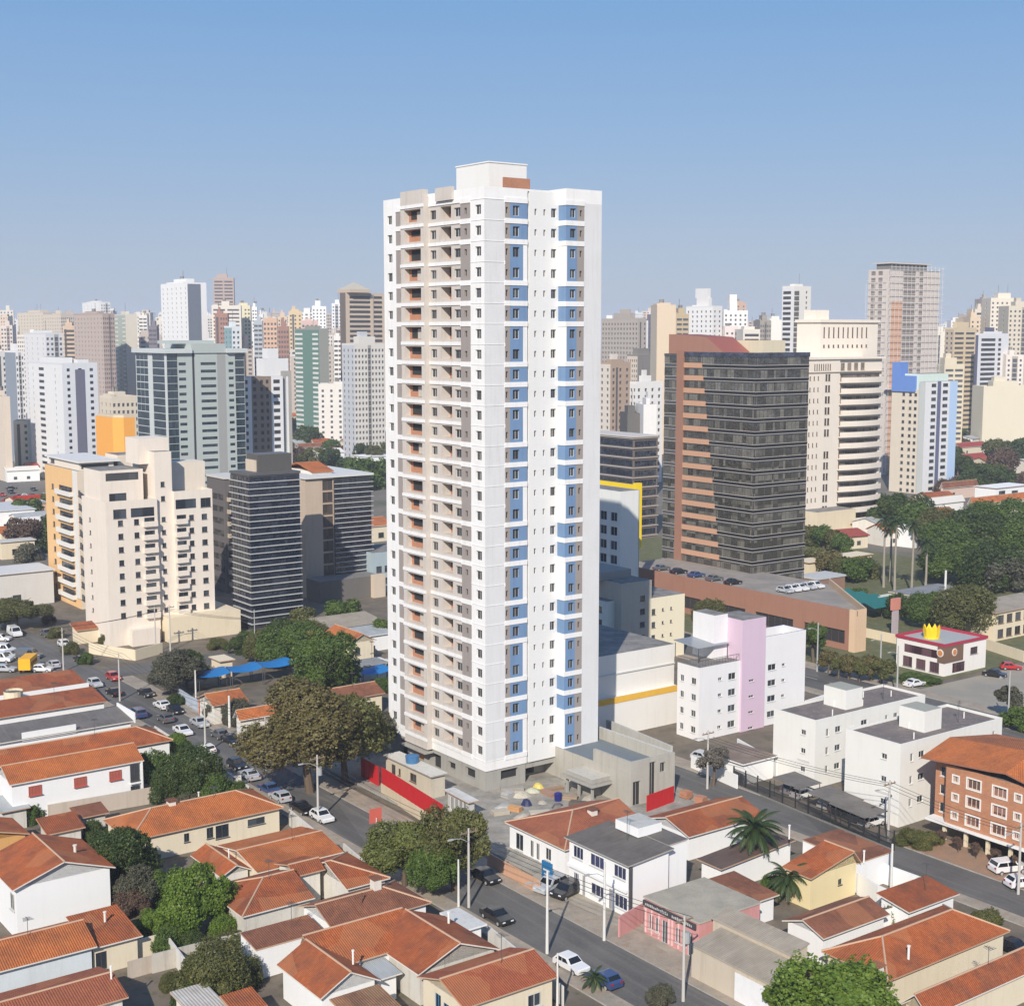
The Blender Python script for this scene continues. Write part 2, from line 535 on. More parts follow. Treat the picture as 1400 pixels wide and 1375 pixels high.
def rows(xs, w, z0, dz, n, h):
    """window openings of width w at positions xs on n storeys"""
    out = []
    for k in range(n):
        for x in xs:
            ww = w
            if isinstance(x, tuple): x, ww = x
            out.append((x, x + ww, z0 + k * dz, z0 + k * dz + h))
    return out
# ------------------------------------------------------------------ ground, streets (grid axes: x right and away, y left and away)
def grid_structure(name, fn):
    b = MB(); fn(b)
    o = structure(name, b); o.rotation_euler = (0, 0, GA)
    return o

def W(x, y, z=0.0):
    return Vector((x * VX - y * VY, x * VY + y * VX, z))

GROUND = groundm((.20, .165, .125), (.14, .135, .125), .02, (.10, .11, .06))
b = MB(); b.face([(-14000, -3000, -.05), (14000, -3000, -.05), (14000, 20000, -.05), (-14000, 20000, -.05)], GROUND)
structure('ground', b)
YARD = groundm((.19, .155, .115), (.125, .105, .08), .22, (.085, .09, .045))  # soil tone darkened to carry the shade lying between the houses
PAVE = groundm((.38, .32, .25), (.28, .245, .20), .35, (.34, .22, .14))
ASPH = asphaltm()
KERB = groundm((.42, .40, .36), (.32, .3, .27), .6)
LINE = plain((.55, .54, .5), .8)
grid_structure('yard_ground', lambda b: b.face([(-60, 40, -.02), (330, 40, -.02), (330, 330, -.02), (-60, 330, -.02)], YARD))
def roadf(x0, x1, y0, y1, z=.01):
    return lambda b: b.face([(x0, y0, z), (x1, y0, z), (x1, y1, z), (x0, y1, z)], ASPH)
grid_structure('road_main_street', roadf(85.3, 92.8, 40, 420))
grid_structure('road_back_street', roadf(133.6, 140.5, 30, 236))
grid_structure('road_avenue', roadf(192.0, 203.5, 60, 520))
grid_structure('road_cross_street', roadf(92.8, 200, 252.5, 260.5, .006))
def pavement(x0, x1, y0, y1):
    def f(b):
        b.box(x0, x1, y0, y1, -.3, .13, KERB, PAVE, False)
    return f
grid_structure('pavement_main_far', pavement(92.8, 95.9, 40, 252))
grid_structure('pavement_main_near', pavement(83.2, 85.3, 40, 400))
grid_structure('pavement_back_far', pavement(140.5, 143.6, 40, 236))
grid_structure('pavement_back_near', pavement(131.6, 133.6, 40, 236))
grid_structure('pavement_avenue_near', pavement(189.5, 192, 60, 400))
grid_structure('pavement_avenue_far', pavement(203.5, 207, 60, 400))
def lines(b):
    for k in range(60):
        y = 60 + k * 6
        b.face([(197.7, y, .02), (197.85, y, .02), (197.85, y + 3, .02), (197.7, y + 3, .02)], LINE)
grid_structure('road_markings', lines)
SITE = groundm((.36, .335, .29), (.22, .21, .185), .35, (.30, .24, .18), fine=1.6)
def site(b):
    b.box(97.5, 131.0, 128.5, 186, -.2, .28, CONC, SITE, False)
grid_structure('building_site_ground', site)
LOT = groundm((.41, .36, .29), (.31, .275, .225), .3)
grid_structure('forecourt_ground', lambda b: b.box(95.9, 104, 92, 128.5, -.3, .145, LOT, LOT, False))
grid_structure('lot_ground', lambda b: b.face([(207, 60, .02), (262, 60, .02), (262, 158, .02), (207, 158, .02)], groundm((.36, .32, .25), (.28, .26, .22), .1)))
GRASS = groundm((.09, .11, .04), (.15, .14, .06), .4, (.2, .17, .1))
grid_structure('park_ground', lambda b: b.face([(207, 160, .03), (330, 160, .03), (330, 330, .03), (207, 330, .03)], GRASS))

# ------------------------------------------------------------------ the tall tower in the middle
T_WHITE = wallm((.79, .785, .775), .3, tag='t'); T_RIB = wallm((.66, .665, .67), .3, tag='t')
T_TAUPE = wallm((.31, .275, .255), .25); T_BLUE = wallm((.155, .26, .43), .35); T_CREAM = wallm((.56, .515, .47), .45)
T_BRICK = brickm((.47, .17, .07)); T_GL = glassm((.025, .028, .035), .1, .3)
t = Bld('apartment_tower', 'white tall apartment tower with blue and taupe panels, towering over everything else', 'tower', 664, 25.0, 21.0, py=1085)
FH = (t.zat(664, 285.5) - t.zat(664, 1028.5)) / 27.0      # storey height, from the top and bottom window rows
ZB = t.zat(664, 1055) ; NF = 28
ZT = t.zat(664, 257)
_pz = Vector((t.p.x, t.p.y, 64.0))
def tfx(px, off=0.0):
    q = _pz - Vector((*t.yd, 0)) * off
    return run(q, t.xd, px)
t.ly = run(_pz, t.yd, 526.0)
LY = t.ly
def tsy(px, off=0.0):
    q = _pz - Vector((*t.xd, 0)) * off
    return LY - run(q, t.yd, px)
wz = lambda k: t.zat(664, 1028.5) + k * FH            # middle of a window row
PROT = 1.7
XB = tfx(763); XC0 = XB; XC1 = tfx(821.5, PROT)
XA = tfx(721)
single = [k for k in range(NF) if k % 4 in (2, 3)]
def bandz(k): return wz(k) - FH * .5                    # bottom of storey k
H1, H2 = .62, .62
fw_big = [(tfx(701.5), tfx(710), .62), (tfx(753.5), tfx(760.3), .55)]
def tower_F(cols, hh):
    return [(a, b_, wz(k) - hh, wz(k) + hh) for k in range(NF) for a, b_ in cols]
A_F = tower_F([(tfx(701.3), tfx(710.3))], .68) + tower_F([(tfx(691.6), tfx(694.6))], .42)
B_F = tower_F([(tfx(753.2) - XA, tfx(760.3) - XA)], .62) + tower_F([(tfx(730.6) - XA, tfx(733.6) - XA), (tfx(742.7) - XA, tfx(745.6) - XA)], .42)
cx = lambda px: tfx(px, PROT) - XC0
C_F = tower_F([(cx(779), cx(786.5))], .62) + tower_F([(cx(792), cx(795))], .42)
xt0, xt1, xb1 = tfx(690.5), tfx(697.3), tfx(719.5)
def storey(z): return int((z - bandz(0)) // FH)
def inband(z):
    k = storey(z); f = (z - bandz(k)) / FH
    return k, f
def mA(x, z):
    k, f = inband(z)
    if k < 0 or k >= NF: return T_WHITE
    if x < xt0: return T_RIB
    if x > XA - .25: return T_WHITE if k % 4 in (0, 1) else T_BLUE
    if x < xt1: return T_TAUPE
    if k % 4 in (0, 1) and x > xb1 - .55: return T_WHITE
    return T_BLUE
def mC(x, z):
    k, f = inband(z)
    if k < 0 or k >= NF: return T_WHITE
    if x < cx(788.3): return T_BLUE
    if x < cx(798): return T_TAUPE
    return T_RIB
def mCs(x, z):
    k, f = inband(z)
    return T_BLUE if k % 4 in (2, 3) and 0 <= k < NF else T_WHITE
grid_pts = [bandz(k) for k in range(NF + 1)]
def cuts(xs, L):          # zero-size openings keep the colour borders on cell edges
    return [(max(.03, x), max(.03, x) + .0005, ZB + .01, ZB + .011) for x in xs] + [(.05, .051, z, z + .0005) for z in grid_pts]
m = t.mb
def fac(o, d, L, rects, mat, mf, depth=.3, z0=None, z1=None):
    facade(m, o, d, L, ZB if z0 is None else z0, ZT if z1 is None else z1, [(*r, None) if len(r) == 4 else r for r in rects] + [(*c, None) for c in cuts([], L)], mat, depth, mf)
# right-hand face: three strips, the last one standing proud
fac((0, 0), (1, 0), XA, A_F + [(xt0, xt0 + .0005, ZB + .02, ZB + .021), (xt1, xt1 + .0005, ZB + .02, ZB + .021), (xb1 - .55, xb1 - .5495, ZB + .02, ZB + .021), (XA - .25, XA - .2495, ZB + .02, ZB + .021)], T_WHITE, mA)
fac((XA + .32, 0), (1, 0), XB - XA - .32, [(a - .32, b_ - .32, c, e) for a, b_, c, e in B_F], wallm((.71, .71, .70), .1, tag='t'), None)
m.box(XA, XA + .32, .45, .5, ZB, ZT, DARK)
m.face([(XA, 0, ZB), (XA, .45, ZB), (XA, .45, ZT), (XA, 0, ZT)], T_WHITE); m.face([(XA + .32, .45, ZB), (XA + .32, 0, ZB), (XA + .32, 0, ZT), (XA + .32, .45, ZT)], T_WHITE)
fac((XC0, -PROT), (1, 0), XC1 - XC0, C_F + [(cx(788.3), cx(788.3) + .0005, ZB + .02, ZB + .021), (cx(798), cx(798) + .0005, ZB + .02, ZB + .021)], T_WHITE, mC)
fac((XC0, 0), (0, -1), PROT, [], T_WHITE, mCs)
m.face([(XC1, -PROT, ZB), (XC1, LY, ZB), (XC1, LY, ZT), (XC1, -PROT, ZT)], T_WHITE)
m.face([(XC1, LY, ZB), (0, LY, ZB), (0, LY, ZT), (XC1, LY, ZT)], T_WHITE)
# left-hand face: corner strip, recessed balconies, taupe panels
BO = .9                                                   # the balcony bay stands proud
y_ = lambda px: tsy(px)
S_cols = [(y_(531), y_(537.4), .62)]
yb0, yb1 = tsy(556, 0), tsy(587.5, 0)
def mS(x, z):
    k, f = inband(z)
    if k < 0 or k >= NF: return T_WHITE
    if x < y_(542.5): return T_WHITE
    if x < y_(555): return T_TAUPE
    if x < y_(630): return T_CREAM
    if x < y_(643.5): return T_TAUPE
    return T_WHITE
def SR(a, b_, h, dp=.3, back=None, lo=None):
    return [(y_(a), y_(b_), wz(k) - (lo or h), wz(k) + h, back, dp) for k in range(NF)]
S_rect = SR(531, 537.4, .62) + SR(548, 551.2, .42) + SR(589.3, 597, .62) + SR(621.5, 630, .60) + SR(635.2, 638.6, .42) + SR(650, 658, .64) \
    + SR(603, 617.5, .98, 1.5, T_BRICK, .72) \
    + [(y_(px), y_(px) + .0005, ZB + .02, ZB + .021, None) for px in (542.5, 555, 630, 643.5)]
def bandcut(rects):
    return rects
facade(m, (0, LY), (0, -1), LY, ZB, ZT, S_rect + [(*c, None) for c in cuts([], LY)], T_WHITE, .3, mS)
# brick at the back of the open balconies
bay0, bay1 = LY - yb0, LY - yb1
bayL = bay0 - bay1
bay_rect = [((561 - 556) / 31.5 * bayL, (583.5 - 556) / 31.5 * bayL, wz(k) - .80, wz(k) + .98, T_BRICK, .86) for k in range(NF)]
facade(m, (-BO, bay0), (0, -1), bayL, ZB, ZT - .1, bay_rect, T_CREAM, .2, None)
m.face([(-BO, bay1, ZB), (0, bay1, ZB), (0, bay1, ZT - .1), (-BO, bay1, ZT - .1)], T_CREAM)
m.face([(0, bay0, ZB), (-BO, bay0, ZB), (-BO, bay0, ZT - .1), (0, bay0, ZT - .1)], T_CREAM)
m.face([(-BO, bay0, ZT - .1), (-BO, bay1, ZT - .1), (0, bay1, ZT - .1), (0, bay0, ZT - .1)], T_CREAM)
m.face([(-BO, bay0, ZB), (-BO, bay1, ZB), (0, bay1, ZB), (0, bay0, ZB)], T_CREAM)
# white bands at each floor line
for k in range(NF + 1):
    z = bandz(k); h = .34
    p = .09
    dbl = k % 4 == 1
    m.box(xt0 - .1, xt0, -p, 0, z - h, z + h * .4, T_WHITE)
    if not dbl or k == NF:
        m.box(xt0, XA, -p, .0, z - h, z + h, T_WHITE)
        m.box(XC0 - p, cx(798) + XC0, -PROT - p, -PROT, z - h, z + h, T_WHITE); m.box(XC0 - p, XC0, -PROT, 0, z - h, z + h, T_WHITE)
        m.box(-p, 0, LY - y_(555), LY - y_(542.5), z - h, z + h, T_WHITE)
        m.box(-p, 0, LY - y_(643.5), LY - y_(630), z - h, z + h, T_WHITE)
    else:
        pass
    m.box(-.13, 0, LY - y_(630), bay1 - .02, z - .2, z + .25, T_WHITE)
    m.box(-BO - .12, -BO, bay1, bay0, z - .2, z + .25, T_WHITE)
    m.box(-p * .6, xt0 - .1, -p * .6, 0, z - .05, z + .03, T_WHITE)
    m.box(-p * .6, 0, 0, LY - y_(643.5), z - .05, z + .03, T_WHITE)
for k in range(1, NF, 4):   # white uprights framing the double-height blue panels
    m.box(XC0, cx(774.5) + XC0, -PROT - .06, -PROT, bandz(k - 1) + .34, bandz(k + 1) - .34, T_WHITE)
m.face([(0, 0, ZT), (XC1, 0, ZT), (XC1, LY, ZT), (0, LY, ZT)], FLATR)
m.face([(XC0, -PROT, ZT), (XC1, -PROT, ZT), (XC1, 0, ZT), (XC0, 0, ZT)], FLATR)
# parapet, stepped like the plan
t.parapet(XC0, XC1, -PROT, 8, ZT, .55, T_WHITE)
m.box(-.95, .0, bay1 + .2, bay0 - .1, ZT - 1.2, ZT + .9, T_CREAM); m.box(-.5, 0, LY - y_(622), LY - y_(600), ZT - 1.0, ZT + .8, T_CREAM)
t.parapet(0, XC0 - .01, 0, LY, ZT, .25, T_WHITE)
m.box(tfx(692), tfx(728), .6, .8, ZT + .1, ZT + 1.7, T_BRICK); m.box(tfx(728) - .2, tfx(728), .8, 6, ZT + .1, ZT + 1.7, T_BRICK)
t.done('wall')
# machine room on the roof
b = MB()
qb = Vector((t.p.x, t.p.y, 0)) + Vector((*t.xd, 0)) * 5.0 + Vector((*t.yd, 0)) * 6.0
q64 = Vector((qb.x, qb.y, 84.0))
rl, rr = run(q64, t.yd, 624), run(q64, t.xd, 720)
zr = PD(676, 222, qb.y).z
b.box(5.0, 5.0 + rr, 6.0, 6.0 + rl, ZT, zr, wallm((.74, .73, .70), .15)); b.box(4.9, 5.1 + rr, 5.9, 6.1 + rl, zr, zr + .18, T_WHITE)
t.part('machine_room', b)
# bare concrete ground storey
b = MB()
facade(b, (.15, .15), (1, 0), XA - .3, 0, ZB, [(2.6, 5.6, 1.4, ZB - .4, DARK, .5)], CONC, .5)
b.face([(XA - .15, .15, 0), (XA - .15, 2.6, 0), (XA - .15, 2.6, ZB), (XA - .15, .15, ZB)], CONC)
facade(b, (XA - .15, 2.6), (1, 0), XB - XA + .15, 0, ZB, [(.8, 3.4, .5, ZB - 1.1, DARK, 1.5), (4.0, 5.6, .5, ZB - 1.1, DARK, 1.5)], CONC, 1.5)
b.box(XA - .15, XB, .3, 2.62, ZB - .9, ZB, CONC)
facade(b, (XC0 + .1, -PROT + .15), (1, 0), XC1 - XC0 - .2, 0, ZB, [(.6, 2.2, 1.2, ZB - .4, DARK, .5)], BEIGE, .5)
facade(b, (XC0 + .1, 2.6), (0, -1), 2.6 + PROT - .15, 0, ZB, [], CONC)
facade(b, (.15, LY - .15), (0, -1), LY - .3, 0, ZB, [(3, 5, 0.3, ZB - .6, DARK, .6), (7, 9.6, .3, ZB - .6, T_BRICK, .9), (11.5, 14.2, .3, ZB - .6, DARK, .8), (16, 18, 1.3, ZB - .8, DARK, .5), (20.5, 23, 1.3, ZB - .5, DARK, .5)], CONC, .5)
b.face([(XC1 - .1, -PROT + .15, 0), (XC1 - .1, LY, 0), (XC1 - .1, LY, ZB), (XC1 - .1, -PROT + .15, ZB)], CONC)
b.box(-1.6, -.02, bay1 - .3, bay0 + .3, ZB - .5, ZB - .3, CONC)
t.part('ground_storey', b)
# windows: a hundred of the largest one by one, the small ones together
FRG = plain((.22, .22, .23), .5)
small = MB()
cnt = 0
def put(o, d, r, depth=.27):
    global cnt
    a, b_, c, e = r[:4]
    big = (b_ - a) > .75 and (e - c) > 1.1
    rz = 0 if d == (1, 0) else -math.pi / 2
    x, y = (o[0] + d[0] * a, o[1] + d[1] * a)
    nx, ny = d[1], -d[0]
    x, y = x - nx * depth, y - ny * depth
    if big and cnt < 100:
        cnt += 1
        link('window', window_mesh(b_ - a, e - c, FRW if (cnt * 7) % 5 else FRG, T_GL), t.root, (x, y, c), rz)
    else:
        p0 = Vector((x, y, 0)); dd = Vector((*d, 0)); w = b_ - a
        P3 = lambda u_, z: p0 + dd * u_ + Vector((0, 0, z))
        small.face([P3(0, c), P3(w, c), P3(w, e), P3(0, e)], T_GL)
        if big:
            for u0, u1 in ((0, .05), (w / 2 - .03, w / 2 + .03), (w - .05, w)):
                n3 = Vector((nx, ny, 0)) * .03
                small.face([P3(u0, c) + n3, P3(u1, c) + n3, P3(u1, e) + n3, P3(u0, e) + n3], FRW)
order = []
for k in range(NF - 1, -1, -1):
    for o, d, L in (((0, 0), (1, 0), A_F), ((XA, 0), (1, 0), B_F), ((XC0, -PROT), (1, 0), C_F), ((0, LY), (0, -1), S_rect)):
        for r in L:
            if len(r) > 4 and r[4] is not None: continue
            if r[3] - r[2] < .1 or abs((r[2] + r[3]) / 2 - wz(k)) > .5: continue
            put(o, d, r)
# shade inside the balconies, painted as dark quads on their back walls
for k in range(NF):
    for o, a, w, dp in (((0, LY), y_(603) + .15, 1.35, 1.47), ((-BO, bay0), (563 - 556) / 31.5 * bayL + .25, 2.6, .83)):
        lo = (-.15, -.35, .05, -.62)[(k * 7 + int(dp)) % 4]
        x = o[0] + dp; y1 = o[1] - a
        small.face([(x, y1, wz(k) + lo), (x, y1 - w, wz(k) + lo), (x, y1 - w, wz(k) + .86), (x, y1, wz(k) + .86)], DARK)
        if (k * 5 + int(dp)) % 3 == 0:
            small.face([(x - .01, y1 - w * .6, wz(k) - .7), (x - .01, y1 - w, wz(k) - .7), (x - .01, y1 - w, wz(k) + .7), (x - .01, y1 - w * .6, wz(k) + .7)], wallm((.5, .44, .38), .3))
so = t.part('small_windows_and_shade', small); so['kind'] = 'stuff'
# ------------------------------------------------------------------ buildings of the middle distance
def fx(s, px, off=0.0, z=40.0):
    q = Vector((s.p.x, s.p.y, z)) + Vector((*s.yd, 0)) * off
    return run(q, s.xd, px)
def sy(s, px, off=0.0, z=40.0):
    q = Vector((s.p.x, s.p.y, z)) + Vector((*s.xd, 0)) * off
    return run(q, s.yd, px)
Bld.fx, Bld.sy = fx, sy
def at(s, px, py, depth_from=0.0):
    return s.zat(px, py)

def balcony_mesh(w, d, h, mat, t=.12, name='balcony', gl=None):
    key = ('balc', round(w, 2), round(d, 2), round(h, 2), mat.name, name, gl)
    if key in WINMESH: return WINMESH[key]
    b = MB()
    b.box(0, w, -d, 0, -.15, 0, mat)
    b.box(0, w, -d, -d + t, .003, h, gl or mat); b.box(0, t, -d + t, 0, .003, h, gl or mat); b.box(w - t, w, -d + t, 0, .003, h, gl or mat)
    if gl: b.box(-.02, w + .02, -d - .02, -d + t + .02, h, h + .06, mat)
    me = b.mesh(name); WINMESH[key] = me
    return me

def tank(b, x, y, z, r=.8, h=1.1, mat=None):
    mat = mat or plain((.05, .16, .33), .5)
    b.tube([(x, y, z), (x, y, z + h)], [r * .9, r], mat, 12)
    b.tube([(x, y, z + h), (x, y, z + h + .18)], [r * 1.04, r * .5], mat, 12)

# --- cream apartment block, front left
C_CR = wallm((.75, .67, .58), .25); C_CR2 = wallm((.70, .62, .52), .25)
s = Bld('apartment_block', 'cream apartment block with stepped penthouse and two columns of small balconies', 'apartment block', 151, 14.0, (295,), py=885)
z0 = s.zat(151, 717); z8 = s.zat(151, 844); dz = (z0 - z8) / 7 if False else (z0 - z8) / 7.0
zr = [z8 + dz * k for k in range(8)]
Fw = []
X = lambda px: s.fx(px, z=18)
xa, xb = X(217), X(240)
ztop = s.zat(151, 693)
Lrect = [(X(163), X(170), z - .6, z + .6) for z in zr] + [(X(185), X(191.8), z - .6, z + .6) for z in zr]
Lbal = [(X(199), X(213), z - .95, z + .75) for z in zr]
s.block(0, xa, 0, 14, 0, ztop, C_CR, Lrect + Lbal + [(X(157), X(175), ztop - 2.6, ztop - .7), (X(181), X(213), ztop - 2.6, ztop - .7)], [(4, 5, z - .4, z + .5) for z in zr[::1]], fr=FRD)
ytop2 = s.zat(151, 646)
# core and right wing
s.block(xa + .01, xb, .8, 13.9, 0, s.zat(151, 622), C_CR, [(1.2, 2.1, z - .5, z + .5) for z in zr] + [(1.2, 2.1, ztop + .2 + k * 3, ztop + 1.3 + k * 3) for k in range(2)], fr=FRD)
zt3 = ztop + 1.2
rx = lambda px: X(px) - xb
s.block(xb + .01, s.lx, 0, 13.8, 0, zt3, C_CR, [(rx(260), rx(266.5), z - .6, z + .6) for z in zr] + [(rx(277), rx(284.5), z - .6, z + .6) for z in zr] + [(rx(243), rx(256), z - .95, z + .75) for z in zr] + [(rx(242), rx(270), zt3 - 2.8, zt3 - .8), (rx(276), rx(290), zt3 - 2.8, zt3 - .8)], fr=FRD)
# penthouse
s.block(.3, xa - 1.5, 3.5, 13, ztop, ytop2, C_CR, [(1.2, 8.2, ytop2 - 2.2, ytop2 - .6), (1.8, 5.5, ztop + .6, ztop + 2.2)], fr=FRD)
s.parapet(0, xa, 0, 14, ztop, 1.0, C_CR, .15); s.parapet(xb + .01, s.lx, 0, 13.8, zt3, 1.0, C_CR, .15)
zc = s.zat(151, 604)
s.mb.box(xa - 2.2, xa + 4.5, 4, 11, s.zat(151, 640), zc, C_CR); s.mb.box(xa + 5.2, xa + 13, 5, 11, zt3, zt3 + 6.5, C_CR2)
for z in zr:
    for a, w in ((X(196.5), X(217) - X(196.5) - .2), (X(240.6), X(256.5) - X(240.6))):
        s.part('balcony', balcony_mesh(w, .75, .95, C_CR), (a, 0, z - .95))
# podium
s.mb.box(xa + .5, X(318), -3.2, 10, 0, 5.2, CREAM); s.mb.box(X(172), X(210), -2.2, -.01, 0, 3.4, C_CR)
s.done()

# --- orange and beige apartment tower behind it
OR_ = wallm((.74, .47, .22), .2); BG_ = wallm((.66, .57, .46), .2)
s = Bld('apartment_block', 'orange sided apartment block with rows of white balconies and a blank beige flank', 'apartment block', 112, (68,), 20.0, py=833)
zt = s.zat(112, 644); L = s.ly
Y = lambda px: s.ly - s.sy(px, z=20)
zr = [s.zat(112, 674) - k * (s.zat(112, 674) - s.zat(112, 816)) / 8.0 for k in range(9)]
Sr = []
for z in zr:
    Sr += [(Y(72), Y(75), z - .6, z + .7), (Y(82), Y(100), z - 1.0, z + .9), (Y(103), Y(105.2), z - .6, z + .7), (Y(108), Y(110.4), z - .6, z + .7)]
s.block(0, s.lx, 0, L, 0, zt, BG_, [(9.5, 10.0, z - .4, z + .6) for z in zr], Sr, Sm=OR_, fr=FRD)
for z in zr:
    s.part('balcony', balcony_mesh(Y(101) - Y(81), .9, .95, plain((.72, .70, .66))), (0, L - Y(81), z - 1.0), -math.pi / 2)
s.mb.box(-.25, 0, L - Y(107.5), L - Y(102.5) , zt - 30, zt, plain((.72, .70, .66)))
s.block(.8, 9, .6, L - 1, zt, zt + 1.8, C_CR, [(.5, 7, zt + .3, zt + 1.4)], [(1, 4, zt + .4, zt + 1.4)], fr=FRD)
s.mb.box(.2, 10.4, -.3, L + .4, zt + 1.8, zt + 2.2, plain((.7, .68, .64)))
s.block(10.5, 20, 2, 10, zt, zt + 3.0, BG_)
s.done()

# --- white tower with slatted balconies, far left
def simple_tower(label, pxL, pxN, pxR, ytop, d, Fcol, Scol, nF, nS, dz=2.9, name='apartment_tower', rot=GA, wF=1.4, hF=1.3, Fcols=None, Scols=None, top=None, parts=True, gl=None, fr=None, cat='apartment tower', roofbox=True, group=None, z0=1.5, par=.8):
    s = Bld(name, label, cat, pxN, (pxL,), (pxR,), d=d, rot=rot, group=group)
    zt = s.zat(pxN, ytop)
    n = max(1, int((zt - z0 - .8) / dz))
    def cols(nn, L, given, w):
        if given is not None: return [(x * L, x * L + ww) for x, ww in given]
        if nn <= 0: return []
        st = L / nn
        return [(st * (i + .5) - w / 2, st * (i + .5) + w / 2) for i in range(nn)]
    # windows are set out downward from the roof
    Fr = [(a, b_, zt - 1.0 - dz * (k + 1) + .95, zt - 1.0 - dz * (k + 1) + .95 + hF) for k in range(n) for a, b_ in cols(nF, s.lx, Fcols, wF)]
    Sr = [(a, b_, zt - 1.0 - dz * (k + 1) + .95, zt - 1.0 - dz * (k + 1) + .95 + hF) for k in range(n) for a, b_ in cols(nS, s.ly, Scols, wF)]
    s.block(0, s.lx, 0, s.ly, 0, zt, Fcol, Fr, Sr, Sm=Scol, parts=parts, fr=fr, gl=gl, depth=.22)
    if par: s.parapet(0, s.lx, 0, s.ly, zt, par, Fcol, .2)
    if roofbox:
        s.block(s.lx * .3, s.lx * .7, s.ly * .3, s.ly * .7, zt, zt + 4.0, Fcol)
        s.block(s.lx * .36, s.lx * .58, s.ly * .36, s.ly * .6, zt + 4.0, zt + 6.2, Fcol)
    return s, zt

LW = wallm((.70, .70, .70), .15)
s, zt = simple_tower('white slab tower of many storeys with wide balcony slots, far left', 40, 83, 134, 499, 600, wallm((.62, .63, .66), .15), LW, 0, 0, roofbox=False,
    Scols=[(.12, 1.1), (.30, 7.5), (.78, 1.1)], Fcols=[(.13, 1.3), (.45, 1.6), (.78, 1.5)], dz=2.75, parts=False)
s.mb.box(s.lx * .36, s.lx * .62, -.3, -.02, 0, zt - 2, wallm((.13, .13, .18), .1))
s.block(3, s.lx * .45, s.ly * .15, s.ly * .85, zt, zt + 3.0, LW); s.block(s.lx * .5, s.lx * .8, 2, 9, zt, zt + 2.2, LW)
s.done()

# --- orange water tower block
s = Bld('water_tower', 'bright orange faceted water tower block behind the cream apartments', 'water tower', 165, (137,), (184,), d=430)
zt = s.zat(165, 571)
ORG = wallm((.78, .36, .07), .1)
b = s.mb
pl = [(0, 0), (s.lx, 0), (s.lx + 1, 6), (s.lx - 2, 9), (2, 9), (-3, s.ly * .8), (-2.4, 3)]
b.prism(pl, 0, zt, ORG, FLATR); b.prism([(x * .95 + .2, y * .95 + .2) for x, y in pl], zt, zt + .8, wallm((.6, .5, .36)))
s.mb.box(.6 * s.lx - .6, .6 * s.lx + .6, -.12, 0, zt - 8, zt - 6.4, wallm((.45, .2, .05)))
s.done()

# --- grey green office tower
GG = wallm((.40, .44, .42), .12); GG2 = wallm((.31, .31, .30), .12); PALE = plain((.55, .58, .57))
s = Bld('office_tower', 'grey green office tower with dark glass corner and flat overhanging roof', 'office tower', 227, (187,), (335,), d=520)
zt = s.zat(227, 483); dz = 2.78
X = lambda px: s.fx(px, z=45); Y = lambda px: s.ly - s.sy(px, z=45)
n = int(zt / dz) - 1
BLU = glassm((.010, .026, .038), .04, .25, 2.1)
def bandsrow(a, b_, k0=1, h=2.45, w=None, z=None):
    return [(a, b_, zt - dz * (k + 1) + .12, zt - dz * (k + 1) + .12 + h) for k in range(k0, n)]
Fr = bandsrow(X(229), X(243.5), 0, 2.6)
for a, c in ((245, 255), (275, 296), (313, 320)): Fr += [(X(a), X(c), r[2] + .9, r[2] + 2.0) for r in bandsrow(0, 1, 1)]
Fr += bandsrow(X(322), X(334.5), 0, 2.5)
Sr = bandsrow(.3, Y(203), 0, 2.55) + bandsrow(Y(209), Y(225.5), 0, 2.55)
def mGG(x, z):
    p_ = x
    if X(263.5) < p_ < X(266.5): return DARK
    if X(297.5) < p_ < X(309): return GG2
    return GG
Fr += [(X(q), X(q) + .0005, 1, 1.0005) for q in (263.5, 266.5, 297.5, 309)]
facade(s.mb, (0, 0), (1, 0), s.lx, 0, zt, [(*r, None) for r in Fr], GG, .3, mGG)
facade(s.mb, (0, s.ly), (0, -1), s.ly, 0, zt, [(*r, None) for r in Sr], PALE, .1)
s.mb.face([(s.lx, 0, 0), (s.lx, s.ly, 0), (s.lx, s.ly, zt), (s.lx, 0, zt)], GG); s.mb.face([(s.lx, s.ly, 0), (0, s.ly, 0), (0, s.ly, zt), (s.lx, s.ly, zt)], GG)
cntw = 0
rest = MB()
for rr_, o, rz, dp in ((Fr, (0, 0), 0, .27), (Sr, None, -math.pi / 2, .08)):
    for a, b_, c, e in rr_:
        if b_ - a < .1: continue
        if cntw < 100:
            cntw += 1
            if rz == 0: s.win(a, dp, c, b_ - a, e - c, 0, FRD, BLU, 2, 'window')
            else: s.win(dp, s.ly - a, c, b_ - a, e - c, rz, PALE, BLU, 2, 'window')
        elif rz == 0: rest.face([(a, dp, c), (b_, dp, c), (b_, dp, e), (a, dp, e)], BLU)
        else: rest.face([(dp, s.ly - a, c), (dp, s.ly - b_, c), (dp, s.ly - b_, e), (dp, s.ly - a, e)], BLU)
if rest.f: s.part('lower_windows', rest)['kind'] = 'stuff'
b = MB(); b.box(-1.2, X(262), -1.4, s.ly + 1, zt + .01, zt + 1.6, PALE); b.box(X(309), s.lx + .8, -1.4, s.ly, zt + .01, zt + 1.6, PALE)
b.box(X(262) + .01, X(308.8), -.5, s.ly * .8, zt, zt + 3.4, GG)
b.box(X(240), X(300), 4, 16, zt + 3.4, zt + 4.6, GG)
s.part('roof', b)
s.done()

